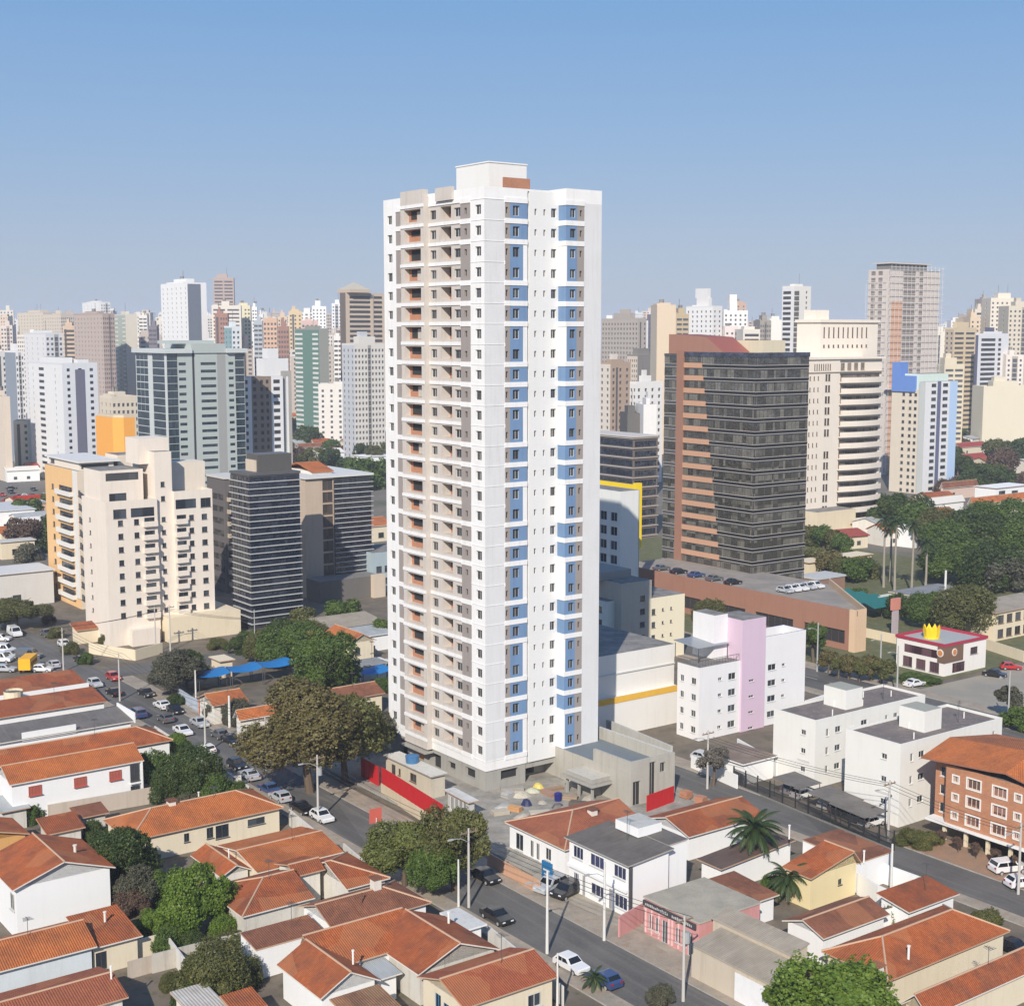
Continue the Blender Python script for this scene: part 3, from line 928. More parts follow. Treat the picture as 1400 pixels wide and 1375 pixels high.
# --- dark glass block with white fins, and its lower neighbour
FIN = plain((.50, .51, .51), .5)
GLN = glassm((.008, .013, .026), .03, .25, 1.9, .8); FRN = plain((.018, .019, .024), .4)
def finned(s, F_L, S_L, z0, zt, n, x0=0.0, parts=True):
    dz = (zt - z0) / n
    b = MB()
    for k in range(1, n):
        z = z0 + dz * k
        b.box(x0 - .45, x0 + F_L + .15, -.45, -.01, z - .07, z + .07, FIN)
        if S_L: b.box(x0 - .45, x0 - .01, -.01, S_L + .1, z - .07, z + .07, FIN)
    return b
s = Bld('office_block', 'dark glass office block banded by thin white fins on every storey', 'office block', 345.5, (320,), (413,), py=862)
zt = s.zat(345.5, 651)
n = 24; dzf = zt / n
def curtain(s, x0, x1, y0, y1, z0, zt, n, doS=True, doF=True, gl=None):
    """storey-high bands of glass, each a part, in a dark frame"""
    gl = gl or GLN
    h = (zt - z0) / n
    for k in range(n):
        z = z0 + k * h
        if doF: s.win(x0 + .03, y0 - .03, z + .02, x1 - x0 - .06, h - .04, 0, FRN, gl, max(1, int((x1 - x0) / 1.5)), 'glass_band')
        if doS: s.win(x0 - .03, y1 - .03, z + .02, y1 - y0 - .06, h - .04, -math.pi / 2, FRN, gl, max(1, int((y1 - y0) / 1.5)), 'glass_band')
s.mb.box(0, s.lx, 0, s.ly, 0, zt, FRD, FLATR)
curtain(s, 0, s.lx, 0, s.ly, .5, zt - .3, n // 2)
s.part('fin', finned(s, s.lx, s.ly, 0, zt, n))
s.mb.box(-.2, s.lx + .2, -.2, s.ly + .2, zt, zt + .5, plain((.1, .1, .1)))
s.block(3.5, s.lx - .3, 3, s.ly - 1, zt + .5, zt + 4.2, wallm((.09, .085, .08)), S=[], top=plain((.14, .13, .13)))
s.mb.box(3.0, 3.45, 3.5, 8, zt + .5, zt + 3.0, BEIGE)
s.done()
s = Bld('office_block', 'office block with beige stair wall and dark finned glass half, white edged roof', 'office block', 413.5, 22.0, (505.5,), d=338)
zt = s.zat(413.5, 655)
X = lambda px: s.fx(px, z=25)
s.block(0, X(456), 0, 22, 0, zt, wallm((.50, .40, .31), .3), [(X(441), X(455), zt - 3.0 * (k + 1), zt - 3.0 * (k + 1) + 2.5) for k in range(9)], gl=glassm((.05, .045, .04), .15, .2), fr=FRB)
s.mb.box(X(456) + .01, s.lx, -.3, 21.9, 0, zt - .4, FRD, FLATR)
curtain(s, X(456) + .02, s.lx, -.3, 10, 4.5, zt - .5, 10, doS=False)
s.part('fin', (lambda b: b)(finned(s, s.lx - X(456) - .2, 0, 4.5, zt - .4, 20, X(456) + .5)), (0, -.3, 0))
b = MB(); b.box(-.4, s.lx + .6, -.7, 22.3, zt, zt + .5, plain((.66, .65, .62)))
b.slab([(4, 4, zt + 1.2), (s.lx - 8, 4, zt + 1.2), (s.lx - 8, 12, zt + 3.0), (4, 12, zt + 3.0)], .2, TILE3); b.slab([(4, 20, zt + 1.2), (4, 12, zt + 3.0), (s.lx - 8, 12, zt + 3.0), (s.lx - 8, 20, zt + 1.2)], .2, TILE3)
b.box(4.4, s.lx - 8.4, 4.4, 19.6, zt + .51, zt + 1.2, OFFW)
s.part('roof', b)
s.block(-.5, X(497), -7.5, -.7, 0, 5.2, wallm((.14, .13, .12)), top=wallm((.2, .19, .18))); s.mb.box(X(484), X(500), -9, -7.6, 0, 5.6, BEIGE)
s.done()
s = Bld('office_block', 'low pale blue grey building between the finned office block and the tall white tower', 'office building', 506, 12.0, (560,), d=345)
zt = s.zat(506, 756); s.block(0, s.lx, 0, 12, 0, zt, wallm((.36, .44, .48)), [(1 + k * 2.4, 2.6 + k * 2.4, 2 + j * 3, 3.6 + j * 3) for k in range(3) for j in range(int(zt / 3) - 1)], fr=FRD); s.done()
s = Bld('apartment_block', 'dark apartment block with beige balconies squeezed between cream block and finned glass', 'apartment block', 302, (281,), (332,), d=345)
zt = s.zat(302, 655); n = int(zt / 3.0) - 1
s.block(0, s.lx, 0, s.ly, 0, zt, wallm((.13, .115, .11)), [(.8, s.lx - .8, 2 + k * 3.0, 4.2 + k * 3.0) for k in range(n)], [(2, s.ly - 1, 2 + k * 3.0, 3.5 + k * 3.0) for k in range(n)], gl=glassm((.04, .035, .03), .1), fr=FRD)
for k in range(n): s.part('balcony', balcony_mesh(s.lx - 1.0, .9, .9, wallm((.5, .42, .32))), (.5, 0, 2 + k * 3.0))
s.mb.box(-.3, s.lx + .3, -.3, s.ly, zt, zt + .5, plain((.62, .59, .54)))
s.done()
# --- white and brown apartment block with white roof house, left of the tall tower
BRN = wallm((.25, .19, .145), .2)
s = Bld('apartment_block', 'white apartment block with brown balcony stripe and white stepped roof house', 'apartment block', 334, 9.0, (387,), d=560)
zt = s.zat(334, 515); n = int(zt / 2.9) - 1
X = lambda px: s.fx(px)
F_ = []
for a, c in ((335.5, 339), (346, 350.5), (356, 360), (364, 367.5), (374, 383)): F_ += [(X(a), X(c), zt - 2.9 * (k + 1), zt - 2.9 * (k + 1) + 1.5) for k in range(n)]
F_ += [(X(q), X(q) + .0005, 1, 1.0005) for q in (344, 371)]
s.block(0, s.lx, 0, 9, 0, zt, LW, F_, matF=lambda x, z: BRN if X(344) < x < X(371) else LW, parts=False, gl=DARK)
s.block(s.lx + .01, X(401), 1.5, 12, 0, zt + 2, wallm((.36, .34, .31), .15), [(2.0, 3.2, 0, zt)], parts=False, gl=LW)
s.block(X(365), X(398), 2, 9, zt, zt + 7, LW); s.block(X(372), X(386), 3, 8, zt + 7, zt + 11, LW)
s.done()

# --- big glass and brick office building, right
PINKB = wallm((.52, .30, .19), .2); PILL = wallm((.30, .155, .105), .2)
GLO = glassm((.040, .036, .026), .05, .9, 2.1, .7)
s = Bld('office_building', 'large dark glass office building with salmon bands and a sloping red brown crest', 'office building', 1027, (905,), (1098,), py=826)
zt = s.zat(1027, 487)
Y = lambda px: s.ly - s.sy(px, z=30)
nfl = 19; h = zt / nfl
L = s.ly
ypill0, ypill1 = Y(925), Y(934)
s.mb.box(0, s.lx, 0, L, 0, zt - h * .1, FRD, FLATR)
for k in range(nfl):
    z = k * h
    f = k / (nfl - 1)
    yend = Y(991 - 33 * f)                      # the salmon bands reach further out on the lower storeys
    s.win(-.04, L - ypill1 - .02, z + h * .42, yend - ypill1, h * .56, -math.pi / 2, FRD, GLO, 7, 'glass_band')
    s.win(-.04, L - yend - .05, z + h * .30, L - yend - .1, h * .66, -math.pi / 2, plain((.045, .042, .04), .4), GLO, 14, 'glass_band')
    s.win(-.04, L - .02, z + h * .3, ypill0 - .1, h * .66, -math.pi / 2, FRD, GLO, 3, 'glass_band')
    s.win(.05, -.04, z + h * .30, s.lx - .1, h * .66, 0, plain((.045, .042, .04), .4), GLO, 12, 'glass_band')
    b = MB()
    b.box(-.32, -.02, L - yend, L - ypill1 - .02, z, z + h * .40, PINKB)
    s.part('spandrel', b)
lin = plain((.46, .42, .38), .4); blk = plain((.012, .012, .014), .3)
for k in range(nfl):
    b = MB()
    z = k * h
    b2 = MB(); b2.box(-.10, s.lx + .06, -.10, -.012, z + h * .12, z + h * .275, blk); b2.box(-.10, -.012, -.011, L - Y(991 - 33 * k / (nfl - 1)) - .02, z + h * .12, z + h * .275, blk); s.part('dark_band', b2)
    for q in (.02, .28):
        b.box(-.14, s.lx + .1, -.14, -.01, z + h * q, z + h * q + .12, lin); b.box(-.14, -.01, .0, L - Y(991 - 33 * k / (nfl - 1)) - .02, z + h * q, z + h * q + .12, lin)
        b.box(-.14, -.01, L - ypill0 + .05, L, z + h * q, z + h * q + .12, lin)
    s.part('mullion_band', b)
b = MB(); b.box(-.5, -.0, L - ypill1, L - ypill0, 0, zt + 1.0, PILL); s.part('pilaster', b)
# crest: a wedge of red brown wall falling towards the near corner, red tiled roof behind
zc1 = s.zat(1027, 487) + 0.3
hi = PD(918, 457, (s.p + Vector((*s.yd, 0)) * s.sy(918)).y).z
b = MB()
ya, yb = L - Y(917), L - Y(986)
pts = [(.2, ya + 1.5, zt - 1), (.2, yb, zt - 1), (.2, yb, zt + .6), (.2, L - Y(962), zt + .6 + .75 * (hi - zt)), (.2, ya, hi), (.2, ya + 1.5, hi)]
th = 9.0
b.face(pts, wallm((.34, .17, .12)))
bk = [(x + th, y, z) for x, y, z in pts]
b.face(bk[::-1], wallm((.34, .17, .12)))
for i in range(6):
    j = (i + 1) % 6
    b.face([pts[i], bk[i], bk[j], pts[j]], plain((.30, .10, .075)) if i in (2, 3, 4) else wallm((.34, .17, .12)))
b.box(th + .3, s.lx - 1, yb - 4, ya, zt, zt + 3.6, wallm((.62, .55, .4)), plain((.5, .16, .11)))
s.part('crest', b)
b = MB(); b.box(-.2, s.lx + .2, -.2, L - ypill1, zt - h * .1, zt + .8, glassm((.010, .012, .03), .05, .3, 2.2, .2)); b.box(-.2, s.lx + .2, L - ypill0, L, zt - h * .1, zt + .3, FRD); s.part('roof_band', b)
s.done()
# podium with the parking deck
s = Bld('parking_deck', 'brown brick podium with open parking deck wrapped around the glass office building', 'parking deck', 1170, 78.0, 26.0, py=892)
BRW = wallm((.34, .17, .115), .3)
zd = 7.4
facade(s.mb, (0, 78), (0, -1), 78, 0, zd, [(8 + k * 14, 19 + k * 14, 1.2, 4.0, None) for k in range(5)], BRW, .4)
for k in range(5): s.win(.35, 78 - 8 - k * 14, 1.2, 11, 2.8, -math.pi / 2, FRB, DARK, 5)
poly = [(0, 0), (3, 0), (24, 28), (24, 78), (0, 78)]
PCH = wallm((.66, .47, .31), .25)
for (a, c, mt) in (((0, 0), (3, 0), PCH), ((3, 0), (24, 28), PCH), ((24, 28), (24, 78), BRW), ((24, 78), (0, 78), BRW)):
    s.mb.face([(*a, 0), (*c, 0), (*c, zd), (*a, zd)], mt)
s.mb.face([(*q, zd) for q in poly], groundm((.33, .29, .25), (.24, .22, .2), .2))
s.mb.box(-.01, .3, 0, 78, zd + .003, zd + 1.1, BRW)
ln_ = math.hypot(21, 28); 
for (a, c, hh) in (((3, 0), (24, 28), 1.3), ((0, 0), (3, 0), 1.3)):
    L_ = math.hypot(c[0] - a[0], c[1] - a[1]); dx, dy = (c[0] - a[0]) / L_, (c[1] - a[1]) / L_
    s.mb.prism([(a[0] + (.31 if hh and a == (0, 0) else 0), a[1] + .01), (c[0], c[1] + .01), (c[0] - dy * .3, c[1] + dx * .3), (a[0] - dy * .3 + (.31 if a == (0, 0) else 0), a[1] + dx * .3)], zd + .004, zd + hh, PCH)
s.mb.box(-.5, -.02, 0, 1.5, 0, zd + 1.3, PCH)
DECK = s
s.done()
s = Bld('pavilion', 'brown cladded pavilion with a pale grey roof behind the parking deck', 'pavilion', 1126, (1094,), (1161,), d=338)
zt = s.zat(1126, 793); s.block(0, s.lx, 0, s.ly, 0, zt, wallm((.27, .16, .115), .3), [(s.lx * .3, s.lx * .45, 1.5, zt - 2)], top=plain((.42, .43, .44)), gl=GLB)
s.mb.box(-.2, s.lx + .2, -.2, s.ly, zt, zt + .4, plain((.5, .51, .52))); s.done()


# --- cream tower with curved balconies
CRT = wallm((.78, .70, .60), .2); CRD = plain((.35, .30, .23))
s = Bld('apartment_tower', 'cream tower with curved balconies and a colonnaded top block', 'apartment tower', 1100, 24.0, (1206,), d=440)
zt = s.zat(1100, 492)
X = lambda px: s.fx(px, z=40)
n = 14; dz = s.zat(1100, 512) - s.zat(1100, 527.6)
dz = (s.zat(1100, 515) - s.zat(1100, 703)) / 12.35
xb = X(1147)
F_ = []
for k in range(n):
    z = zt - 6.5 - dz * k
    for px in (1106, 1111.5, 1117): F_.append((X(px), X(px) + .55, z, z + 1.3))
    if k != 6: F_ += [(X(1127.5), X(1130.5), z - .3, z + 1.9), (X(1131.3), X(1134.3), z - .3, z + 1.9)]
F_ += [(X(1112 + q * 3), X(1113.6 + q * 3), zt - 3.4, zt - 1.4) for q in range(8)]
s.block(0, xb, 0, 24, 0, zt, CRT, F_, S=[(4, 5, zt - 6.5 - dz * k, zt - 5 - dz * k) for k in range(n)], fr=FRB)
G_ = [(1.0, s.lx - xb - 1.0, zt - 7.2 - dz * k, zt - 4.8 - dz * k) for k in range(n)] + [(1.0 + q * 3.2, 3.0 + q * 3.2, zt - 3.6, zt - 1.2) for q in range(4)]
s.block(xb + .01, s.lx, .6, 23, 0, zt, CRT, G_, mull=5, fr=CRD, gl=glassm((.10, .08, .065), .15, .5))
w = s.lx - xb - .4
def curved_balcony():
    b = MB(); N_ = 9
    pts = [(w * i / N_, -1.2 - 1.3 * math.sin(math.pi * i / N_)) for i in range(N_ + 1)]
    out = [(0, .4)] + pts + [(w, .4)]
    b.prism(out[::-1][::-1], -.2, 0, CRT)
    for p, q in zip(pts, pts[1:]):
        b.face([(*p, 0), (*q, 0), (*q, 1.5), (*p, 1.5)], CRT); b.face([(q[0], q[1] + .14, 0), (p[0], p[1] + .14, 0), (p[0], p[1] + .14, 1.5), (q[0], q[1] + .14, 1.5)], CRT)
        b.face([(*p, 1.5), (*q, 1.5), (q[0], q[1] + .14, 1.5), (p[0], p[1] + .14, 1.5)], CRT)
    return b.mesh('balcony')
cb = curved_balcony()
for k in range(n): s.part('balcony', cb, (xb + .2, .6, zt - 7.3 - dz * k))
b = MB(); b.box(-.5, s.lx + .4, -.5, 24.3, zt + .01, zt + .6, CRT); b.box(-.25, s.lx + .1, -.25, 24, zt - 4.2, zt - 3.9, CRD); s.part('cornice', b)
z2 = s.zat(1100, 440)
xo = s.fx(1119, 9); yo = 9 + s.sy(1087, xo, z=66) - s.sy(1119, xo, z=66)
s.block(xo, s.fx(1197, 9), 9, yo, zt + .3, z2, CRT, [(1.5 + q * 2.3, 2.2 + q * 2.3, z2 - 5.0, z2 - 1.6) for q in range(10)] + [(1.5 + q * 2.3, 2.3 + q * 2.3, z2 - 8.2, z2 - 7.2) for q in range(10)], fr=FRB)
s.mb.box(xo - .6, s.fx(1197, 9) + .6, 8.4, yo + .5, z2, z2 + .9, CRT)
s.mb.box(s.fx(1112, 14), s.fx(1130, 14), 14, 19, z2 + .9, z2 + 4, CRT)
s.block(-1, xb, -8, -.6, 0, 9, CREAM)
s.done()

# --- tower under construction behind netting
s = Bld('unfinished_tower', 'unfinished tower of bare concrete and orange brick wrapped in scaffold netting', 'tower', 1213, (1183,), (1280,), d=640)
zt = s.zat(1213, 368); X = lambda px: s.fx(px, z=80)
n = int(zt / 2.95)
BRI = wallm((.60, .36, .24), .3); CNC = wallm((.58, .52, .47), .3)
F_ = [(X(1234), X(1252), zt - 2.95 * (k + 1) + .4, zt - 2.95 * (k + 1) + 2.3) for k in range(n)] + [(X(1256), X(1262), zt - 2.95 * (k + 1) + .5, zt - 2.95 * (k + 1) + 2.2) for k in range(n)] + [(X(1205) if X(1205) > 0 else .3, X(1216), zt - 2.95 * (k + 1) + .4, zt - 2.95 * (k + 1) + 2.2) for k in range(n)]
F_ += [(X(q), X(q) + .0005, 1, 1.0005) for q in (1219, 1233.5, 1264)]
s.block(0, s.lx, 0, s.ly, 0, zt, CNC, F_, [(1.5 + q * 4, 4 + q * 4, zt - 2.95 * (k + 1) + .4, zt - 2.95 * (k + 1) + 2.2) for k in range(n) for q in range(3)], parts=False, gl=plain((.22, .19, .17)),
        matF=lambda x, z: BRI if (X(1219) < x < X(1233.5) or X(1266) < x < X(1270)) and z < zt - 14 else CNC)
b = MB(); NET = plain((.70, .66, .64), .7)
for k in range(0, n + 1): b.box(-.8, s.lx + 1.6, -1.6, -1.4, zt + 1 - 2.95 * k, zt + 1.14 - 2.95 * k, NET)
for q in range(14): b.tube([(s.lx * q / 13, -1.5, 0), (s.lx * q / 13, -1.5, zt + 2)], .07, NET, 4)
for q in range(6): b.tube([(-1.4, s.ly * q / 5, 0), (-1.4, s.ly * q / 5, zt - 6)], .07, NET, 4); b.tube([(s.lx + 1.6, q * 2, 0), (s.lx + 1.6, q * 2, zt + 1)], .09, NET, 4)
for k in range(0, n - 2, 1): b.box(-1.5, -1.3, 0, s.ly, zt - 5 - 2.95 * k, zt - 4.88 - 2.95 * k, NET)
b.box(-2.4, s.lx + 3, -3.2, -.2, zt * .42, zt * .42 + .25, NET)
s.part('scaffold', b)
b = MB(); b.box(3, s.lx * .8, 2, s.ly - 2, zt, zt + 2.6, DCONC); b.box(2, s.lx * .86, 1, s.ly - 1, zt + 2.6, zt + 3.1, CNC); s.part('roof_slab', b)
s.done()

# --- blue and white tower beside it
PB = wallm((.42, .56, .76), .1); BL = wallm((.13, .24, .56), .1)
s = Bld('apartment_tower', 'white and pale blue apartment tower with dark stripe beside cream wing', 'apartment tower', 1268, (1218,), (1309,), d=560)
zt = s.zat(1268, 522); X = lambda px: s.fx(px); n = int(zt / 2.75)
zw = s.zat(1268, 533)
F_ = [(X(a), X(c), zt - 2.75 * (k + 1) + .6, zt - 2.75 * (k + 1) + 1.9) for k in range(n) for a, c in ((1273.5, 1280), (1289, 1296))]
F_ += [(X(q), X(q) + .0005, 1, 1.0005) for q in (1281.5, 1286.5, 1298.5)]
dk = wallm((.12, .13, .22), .1)
s.block(0, s.lx, 0, 3.0, 0, zt, LW, F_, matF=lambda x, z: dk if X(1281.5) < x < X(1286.5) else (PB if x > X(1298.5) else LW), Sm=wallm((.5, .52, .5)), fr=FRD)
ls = s.ly
S_ = [(Yq, Yq + 1.3, zw - 2.75 * (k + 1), zw - 2.75 * (k + 1) + 1.2) for k in range(n - 1) for Yq in ((ls - 3) * .38, (ls - 3) * .62, (ls - 3) * .8)]
s.block(.6, s.lx - 1, 3.01, ls, 0, zw, wallm((.66, .58, .47), .2), (), S_, fr=FRD)
s.mb.box(-.1, 5, ls * .3, ls * .75, zw - 1, zt + 2.2, BL); s.mb.box(-.1, 5, ls * .75 + .01, ls * .98, zw - 1, zt + 7.5, BL); s.block(1, s.lx - 2, 3.2, 11, zw, zt + 3, wallm((.62, .72, .66)))
s.done()

# --- dark banded office and the yellow framed building behind the tall tower
s = Bld('office_block', 'dark brown banded office block just right of the tall tower', 'office block', 868, 26.0, (900,), d=440)
zt = s.zat(868, 598); n = int(zt / 3.1)
s.block(0, s.lx, 0, 26, 0, zt, wallm((.16, .125, .105)), [(.5, s.lx - .5, zt - 3.1 * (k + 1), zt - 3.1 * (k + 1) + 1.9) for k in range(n)], [(.5, 25.5, zt - 3.1 * (k + 1), zt - 3.1 * (k + 1) + 2.1) for k in range(n)], mull=6, fr=FRD, gl=GLN, pname='glass_band')
b = MB()
for k in range(n + 1): b.box(-.4, s.lx + .3, -.4, -.01, zt - 3.1 * k - .5, zt - 3.1 * k - .2, plain((.40, .35, .31))); b.box(-.4, -.01, 0, 26, zt - 3.1 * k - .5, zt - 3.1 * k - .2, plain((.42, .40, .38)))
s.part('sunshade', b); s.mb.box(-.3, s.lx, -.3, 26, zt, zt + .4, plain((.6, .55, .5)))
s.done()
BGW = wallm((.68, .69, .66), .2)
s = Bld('office_building', 'pale blue grey office building with square windows under a yellow frame', 'office building', 850, 22.0, (874,), d=292)
zt = s.zat(850, 672); dz = 3.03; n = int(zt / dz)
s.block(0, s.lx, 0, 22, 0, zt, BGW, [], [(22 - 3.0 - 3.4 * q, 22 - .9 - 3.4 * q, zt - 3.4 - dz * (k + 1), zt - 1.5 - dz * (k + 1)) for k in range(n - 1) for q in range(6)], fr=plain((.7, .72, .72)))
s.mb.box(s.lx - .01, s.lx + .4, .2, 21, zt - 20, zt, wallm((.3, .36, .4)))
s.done()
YEL = plain((.85, .60, .01), .5)
s = Bld('sign_frame', 'bright yellow angular sign frame standing behind the pale blue office', 'sign', 871, 18.0, (879,), d=318)
zt = s.zat(871, 664); zb = s.zat(871, 750)
b = MB(); b.box(.3, 2.0, 0, 1.2, zb, zt + .5, YEL); b.box(.3, 1.6, 1.2, 19, zt - 1, zt, YEL); b.box(.8, 1.2, .4, .8, 0, zb, FRD); b.box(.8, 1.2, 17.4, 17.8, 0, zt - 1, FRD); b.box(1.65, 1.9, 1.5, 18.8, zt - 5, zt - 1.1, plain((.12, .13, .15)))
s.part('frame', b)

# --- pale green, grey and cream walk-up flats behind the warehouse
s = Bld('apartment_block', 'pale green and grey flats with small square windows behind the white warehouse', 'apartment block', 853, 16.0, (893,), d=268)
zt1 = s.zat(853, 823); zt2 = s.zat(853, 798)
s.block(-2, 0, 2, 16, 0, zt1, wallm((.70, .74, .68)), [], [(14 - 12.4 + q * 3.2, 14 - 11 + q * 3.2, zt1 - 1.9 - 2.6 * k - .5, zt1 - 1.9 - 2.6 * k + .7) for k in range(4) for q in range(4)], fr=FRD)
s.block(.01, s.lx, 0, 16, 0, zt2, wallm((.46, .43, .37), .3), [(s.lx * .62, s.lx * .78, zt2 - 4 - 2.6 * k, zt2 - 2.9 - 2.6 * k) for k in range(4)], fr=FRD)
s.mb.box(-2, s.lx - 1, 5, 14, zt2, zt2 + 1.6, wallm((.3, .29, .27)))
s.done()
s = Bld('apartment_block', 'sunlit pale yellow flats with tiny windows beside the grey flats', 'apartment block', 893, 14.0, (939,), d=272)
zt = s.zat(893, 818)
s.block(0, s.lx, 0, 14, 0, zt, wallm((.78, .70, .52), .15), [(.5, 1.5, zt - 3.4 - 2.6 * k, zt - 2.2 - 2.6 * k) for k in range(4)] + [(q, q + .5, zt - 2.9 - 2.6 * k, zt - 2.3 - 2.6 * k) for k in range(4) for q in (3.2, 5.4)], fr=FRD)
s.done()

# --- white warehouse with an ochre stripe
WH = wallm((.74, .72, .68), .2)
s = Bld('warehouse', 'plain white warehouse with an ochre stripe, half in the tower shadow', 'warehouse', 818, 24.0, 20.0, py=1011)
p1 = s.fx(928, z=5)
zt = s.zat(818, 893)
zt = PD(925, 896, s.p.y + 12).z + 2.2
OCH = plain((.72, .42, .05), .7)
s.block(0, p1, 0, 24, 0, 6.2, WH, top=WH); s.block(0, p1, 1.2, 24, 6.2, zt, WH)
s.mb.box(-.05, p1 + .05, -.08, 0, 5.4, 6.4, OCH); s.mb.box(-.1, p1, 1.0, 1.2, zt - 3.3, zt - 3.1, FRW)
s.done()

# --- white and lilac flats
LIL = wallm((.62, .47, .58), .12); WHT = wallm((.76, .75, .75), .18)
s = Bld('apartment_block', 'white walk-up flats with a lilac stair tower and railed roof terrace', 'apartment block', 955, (925,), (1099,), py=1013)
zt = s.zat(955, 913); X = lambda px: s.fx(px, z=10); dz = 2.62
Y = lambda px: s.ly - s.sy(px, z=10)
xl0, xl1 = X(1012), X(1044)
rowz = [zt - 2.9 - dz * k for k in range(4)]
Sr = [(Y(930), Y(935), z, z + 1.05) for z in rowz] + [(Y(945), Y(951.5), z + .0, z + 1.05) for z in rowz]
Fr = [(X(982), X(987), z + .2, z + .75) for z in rowz] + [(X(996), X(1006), z, z + 1.1) for z in rowz]
s.block(0, xl0, 0, s.ly, 0, zt, WHT, Fr, Sr)
zl = s.zat(955, 857)
s.block(xl0 + .01, xl1, -.35, 6, 0, zl, LIL, [((X(1022) - xl0), X(1029) - xl0, z - .9, z - .5) for z in rowz])
s.block(X(994), xl0, 3, 8, zt, zl + .6, WHT)
s.block(xl1 + .01, s.lx, 0, s.ly, 0, zt + 1.6, WHT, [(X(1050) - xl1, X(1061) - xl1, z + .2, z + 1.25) for z in rowz] + [(X(1069) - xl1, X(1073.5) - xl1, z + .5, z + 1.0) for z in rowz])
s.parapet(xl1 + .01, s.lx, 0, s.ly, zt + 1.6, 1.5, WHT, .2, plain((.08, .15, .4)))
b = MB()
for q in range(15): b.tube([(.1 + (xl0 - .3) * q / 14, .1, zt), (.1 + (xl0 - .3) * q / 14, .1, zt + 1.1)], .03, FRD, 4); b.tube([(.1, .1 + (s.ly - .2) * q / 14, zt), (.1, .1 + (s.ly - .2) * q / 14, zt + 1.1)], .03, FRD, 4)
b.box(.07, xl0 - .2, .07, .13, zt + 1.05, zt + 1.12, FRD); b.box(.07, .13, .14, s.ly, zt + 1.05, zt + 1.12, FRD)
s.part('railing', b)
b = MB(); b.slab([(1.8, 2.2, zt + 2.5), (xl0 - .4, 2.2, zt + 2.5), (xl0 - .4, 8, zt + 2.9), (1.8, 8, zt + 2.9)], .12, plain((.25, .28, .31), .3))
for x, y in ((2, 2.4), (xl0 - .6, 2.4), (2, 7.8), (xl0 - .6, 7.8)): b.tube([(x, y, zt), (x, y, zt + 2.45)], .07, FRD, 5)
s.part('terrace_canopy', b)
s.done()

# --- two white walk-up blocks with grey flat roofs
WB = wallm((.74, .73, .69), .2)
ROOFG = groundm((.20, .165, .15), (.15, .13, .12), .5, (.27, .24, .22))
def walkup(label, N, Lp, Rp, ytop, lyx=None):
    s = Bld('apartment_block', label, 'apartment block', N[0], Lp, Rp, py=N[1], group='twin white walk-up blocks')
    zt = s.zat(N[0], ytop); dz = zt / 3.55
    rz = [zt - 2.35 - dz * k for k in range(3)]
    L, F_ = s.ly, s.lx
    Fr = []
    for z in rz:
        for a, w, h, o in ((.09, .6, 1.1, 0), (.17, 1.2, .9, .2), (.40, 1.4, 1.1, 0), (.62, .6, .9, .1), (.70, .9, .9, .1), (.90, .6, 1.1, 0)): Fr.append((a * F_, a * F_ + w, z + o, z + o + h))
    Sr = [(L * .66, L * .66 + .9, z + .1, z + .85) for z in rz]
    s.block(0, F_, 0, L, 0, zt, WB, Fr, Sr, top=ROOFG)
    s.parapet(0, F_, 0, L, zt, .35, WB, .18)
    b = MB(); x0 = F_ * .36
    b.box(x0, x0 + 3.6, L * .26, L * .26 + 4.2, zt, zt + 2.9, WB, wallm((.35, .35, .3)))
    s.part('water_tank_house', b)
    b = MB()
    for q in range(5): b.tube([(F_ * (.2 + .16 * q), L * (.15 + .13 * ((q * 3) % 5)), zt), (F_ * (.2 + .16 * q), L * (.15 + .13 * ((q * 3) % 5)), zt + .9)], .09, WB, 6)
    s.part('vent_pipes', b)
    b = MB(); ax, ay = F_ * .72, L * .3
    b.tube([(ax, ay, zt), (ax, ay, zt + 3.2)], .035, FRD, 5)
    for q in range(4): b.box(ax - .5 + .06 * q, ax + .5 - .06 * q, ay - .02, ay + .02, zt + 2.3 + .24 * q, zt + 2.34 + .24 * q, FRD)
    s.part('antenna', b)
    for q in range(3):
        b = MB(); b.box(0, .8, -.35, -.003, 0, .55, plain((.62, .62, .6))); b.box(.1, .55, -.365, -.351, .08, .47, plain((.2, .2, .2))); s.part('air_conditioner', b, (F_ * (.30 + .24 * q), 0, rz[q] - .2))
    s.mb.box(-.06, 0, L * .12, L * .4, zt * .36, zt * .36 + .3, FRW)
    s.done()
    return s
w1 = walkup('white walk-up block next to the lilac flats, farther of the twin pair', (1113, 1078), (1056,), (1262,), 988)
w2 = walkup('white walk-up block beside the orange brick building, nearer of the twin pair', (1228, 1131), (1153.5,), (1366,), 1021)

# --- orange brick flats on stilts
OB = brickm((.50, .225, .115), (.45, .26, .17), 1.0)
p = P(1290, 1150); px_, py_ = p.x * VX + p.y * VY, -p.x * VY + p.y * VX
s = Bld('apartment_block', 'orange brick flats on stilts with white framed windows and curved tile roof', 'apartment block', 1290, 0, 0, py=1150)
o = W(px_, py_ - 26.0); s.root.location = (o.x, o.y, 0); L = 26.0
zb, zt = 2.6, s.zat(1290, 1044)
cols = [(1.1, .8, 1), (3.2, 1.9, 0), (6.9, 1.9, 0), (10.0, .8, 1), (13.0, 1.9, 0), (16.5, 1.9, 0), (20, .8, 1), (22.4, 1.9, 0)]
rz = [zt - 2.25 - 2.35 * k for k in range(3)]
Sr = [(a, a + w, z + (.25 if r else 0), z + (1.05 if r else 1.25)) for z in rz for a, w, r in cols]
s.block(0, 14, 0, L, zb, zt, OB, [], Sr, fr=plain((.78, .70, .6)), gl=glassm((.12, .06, .045), .2), mull=2)
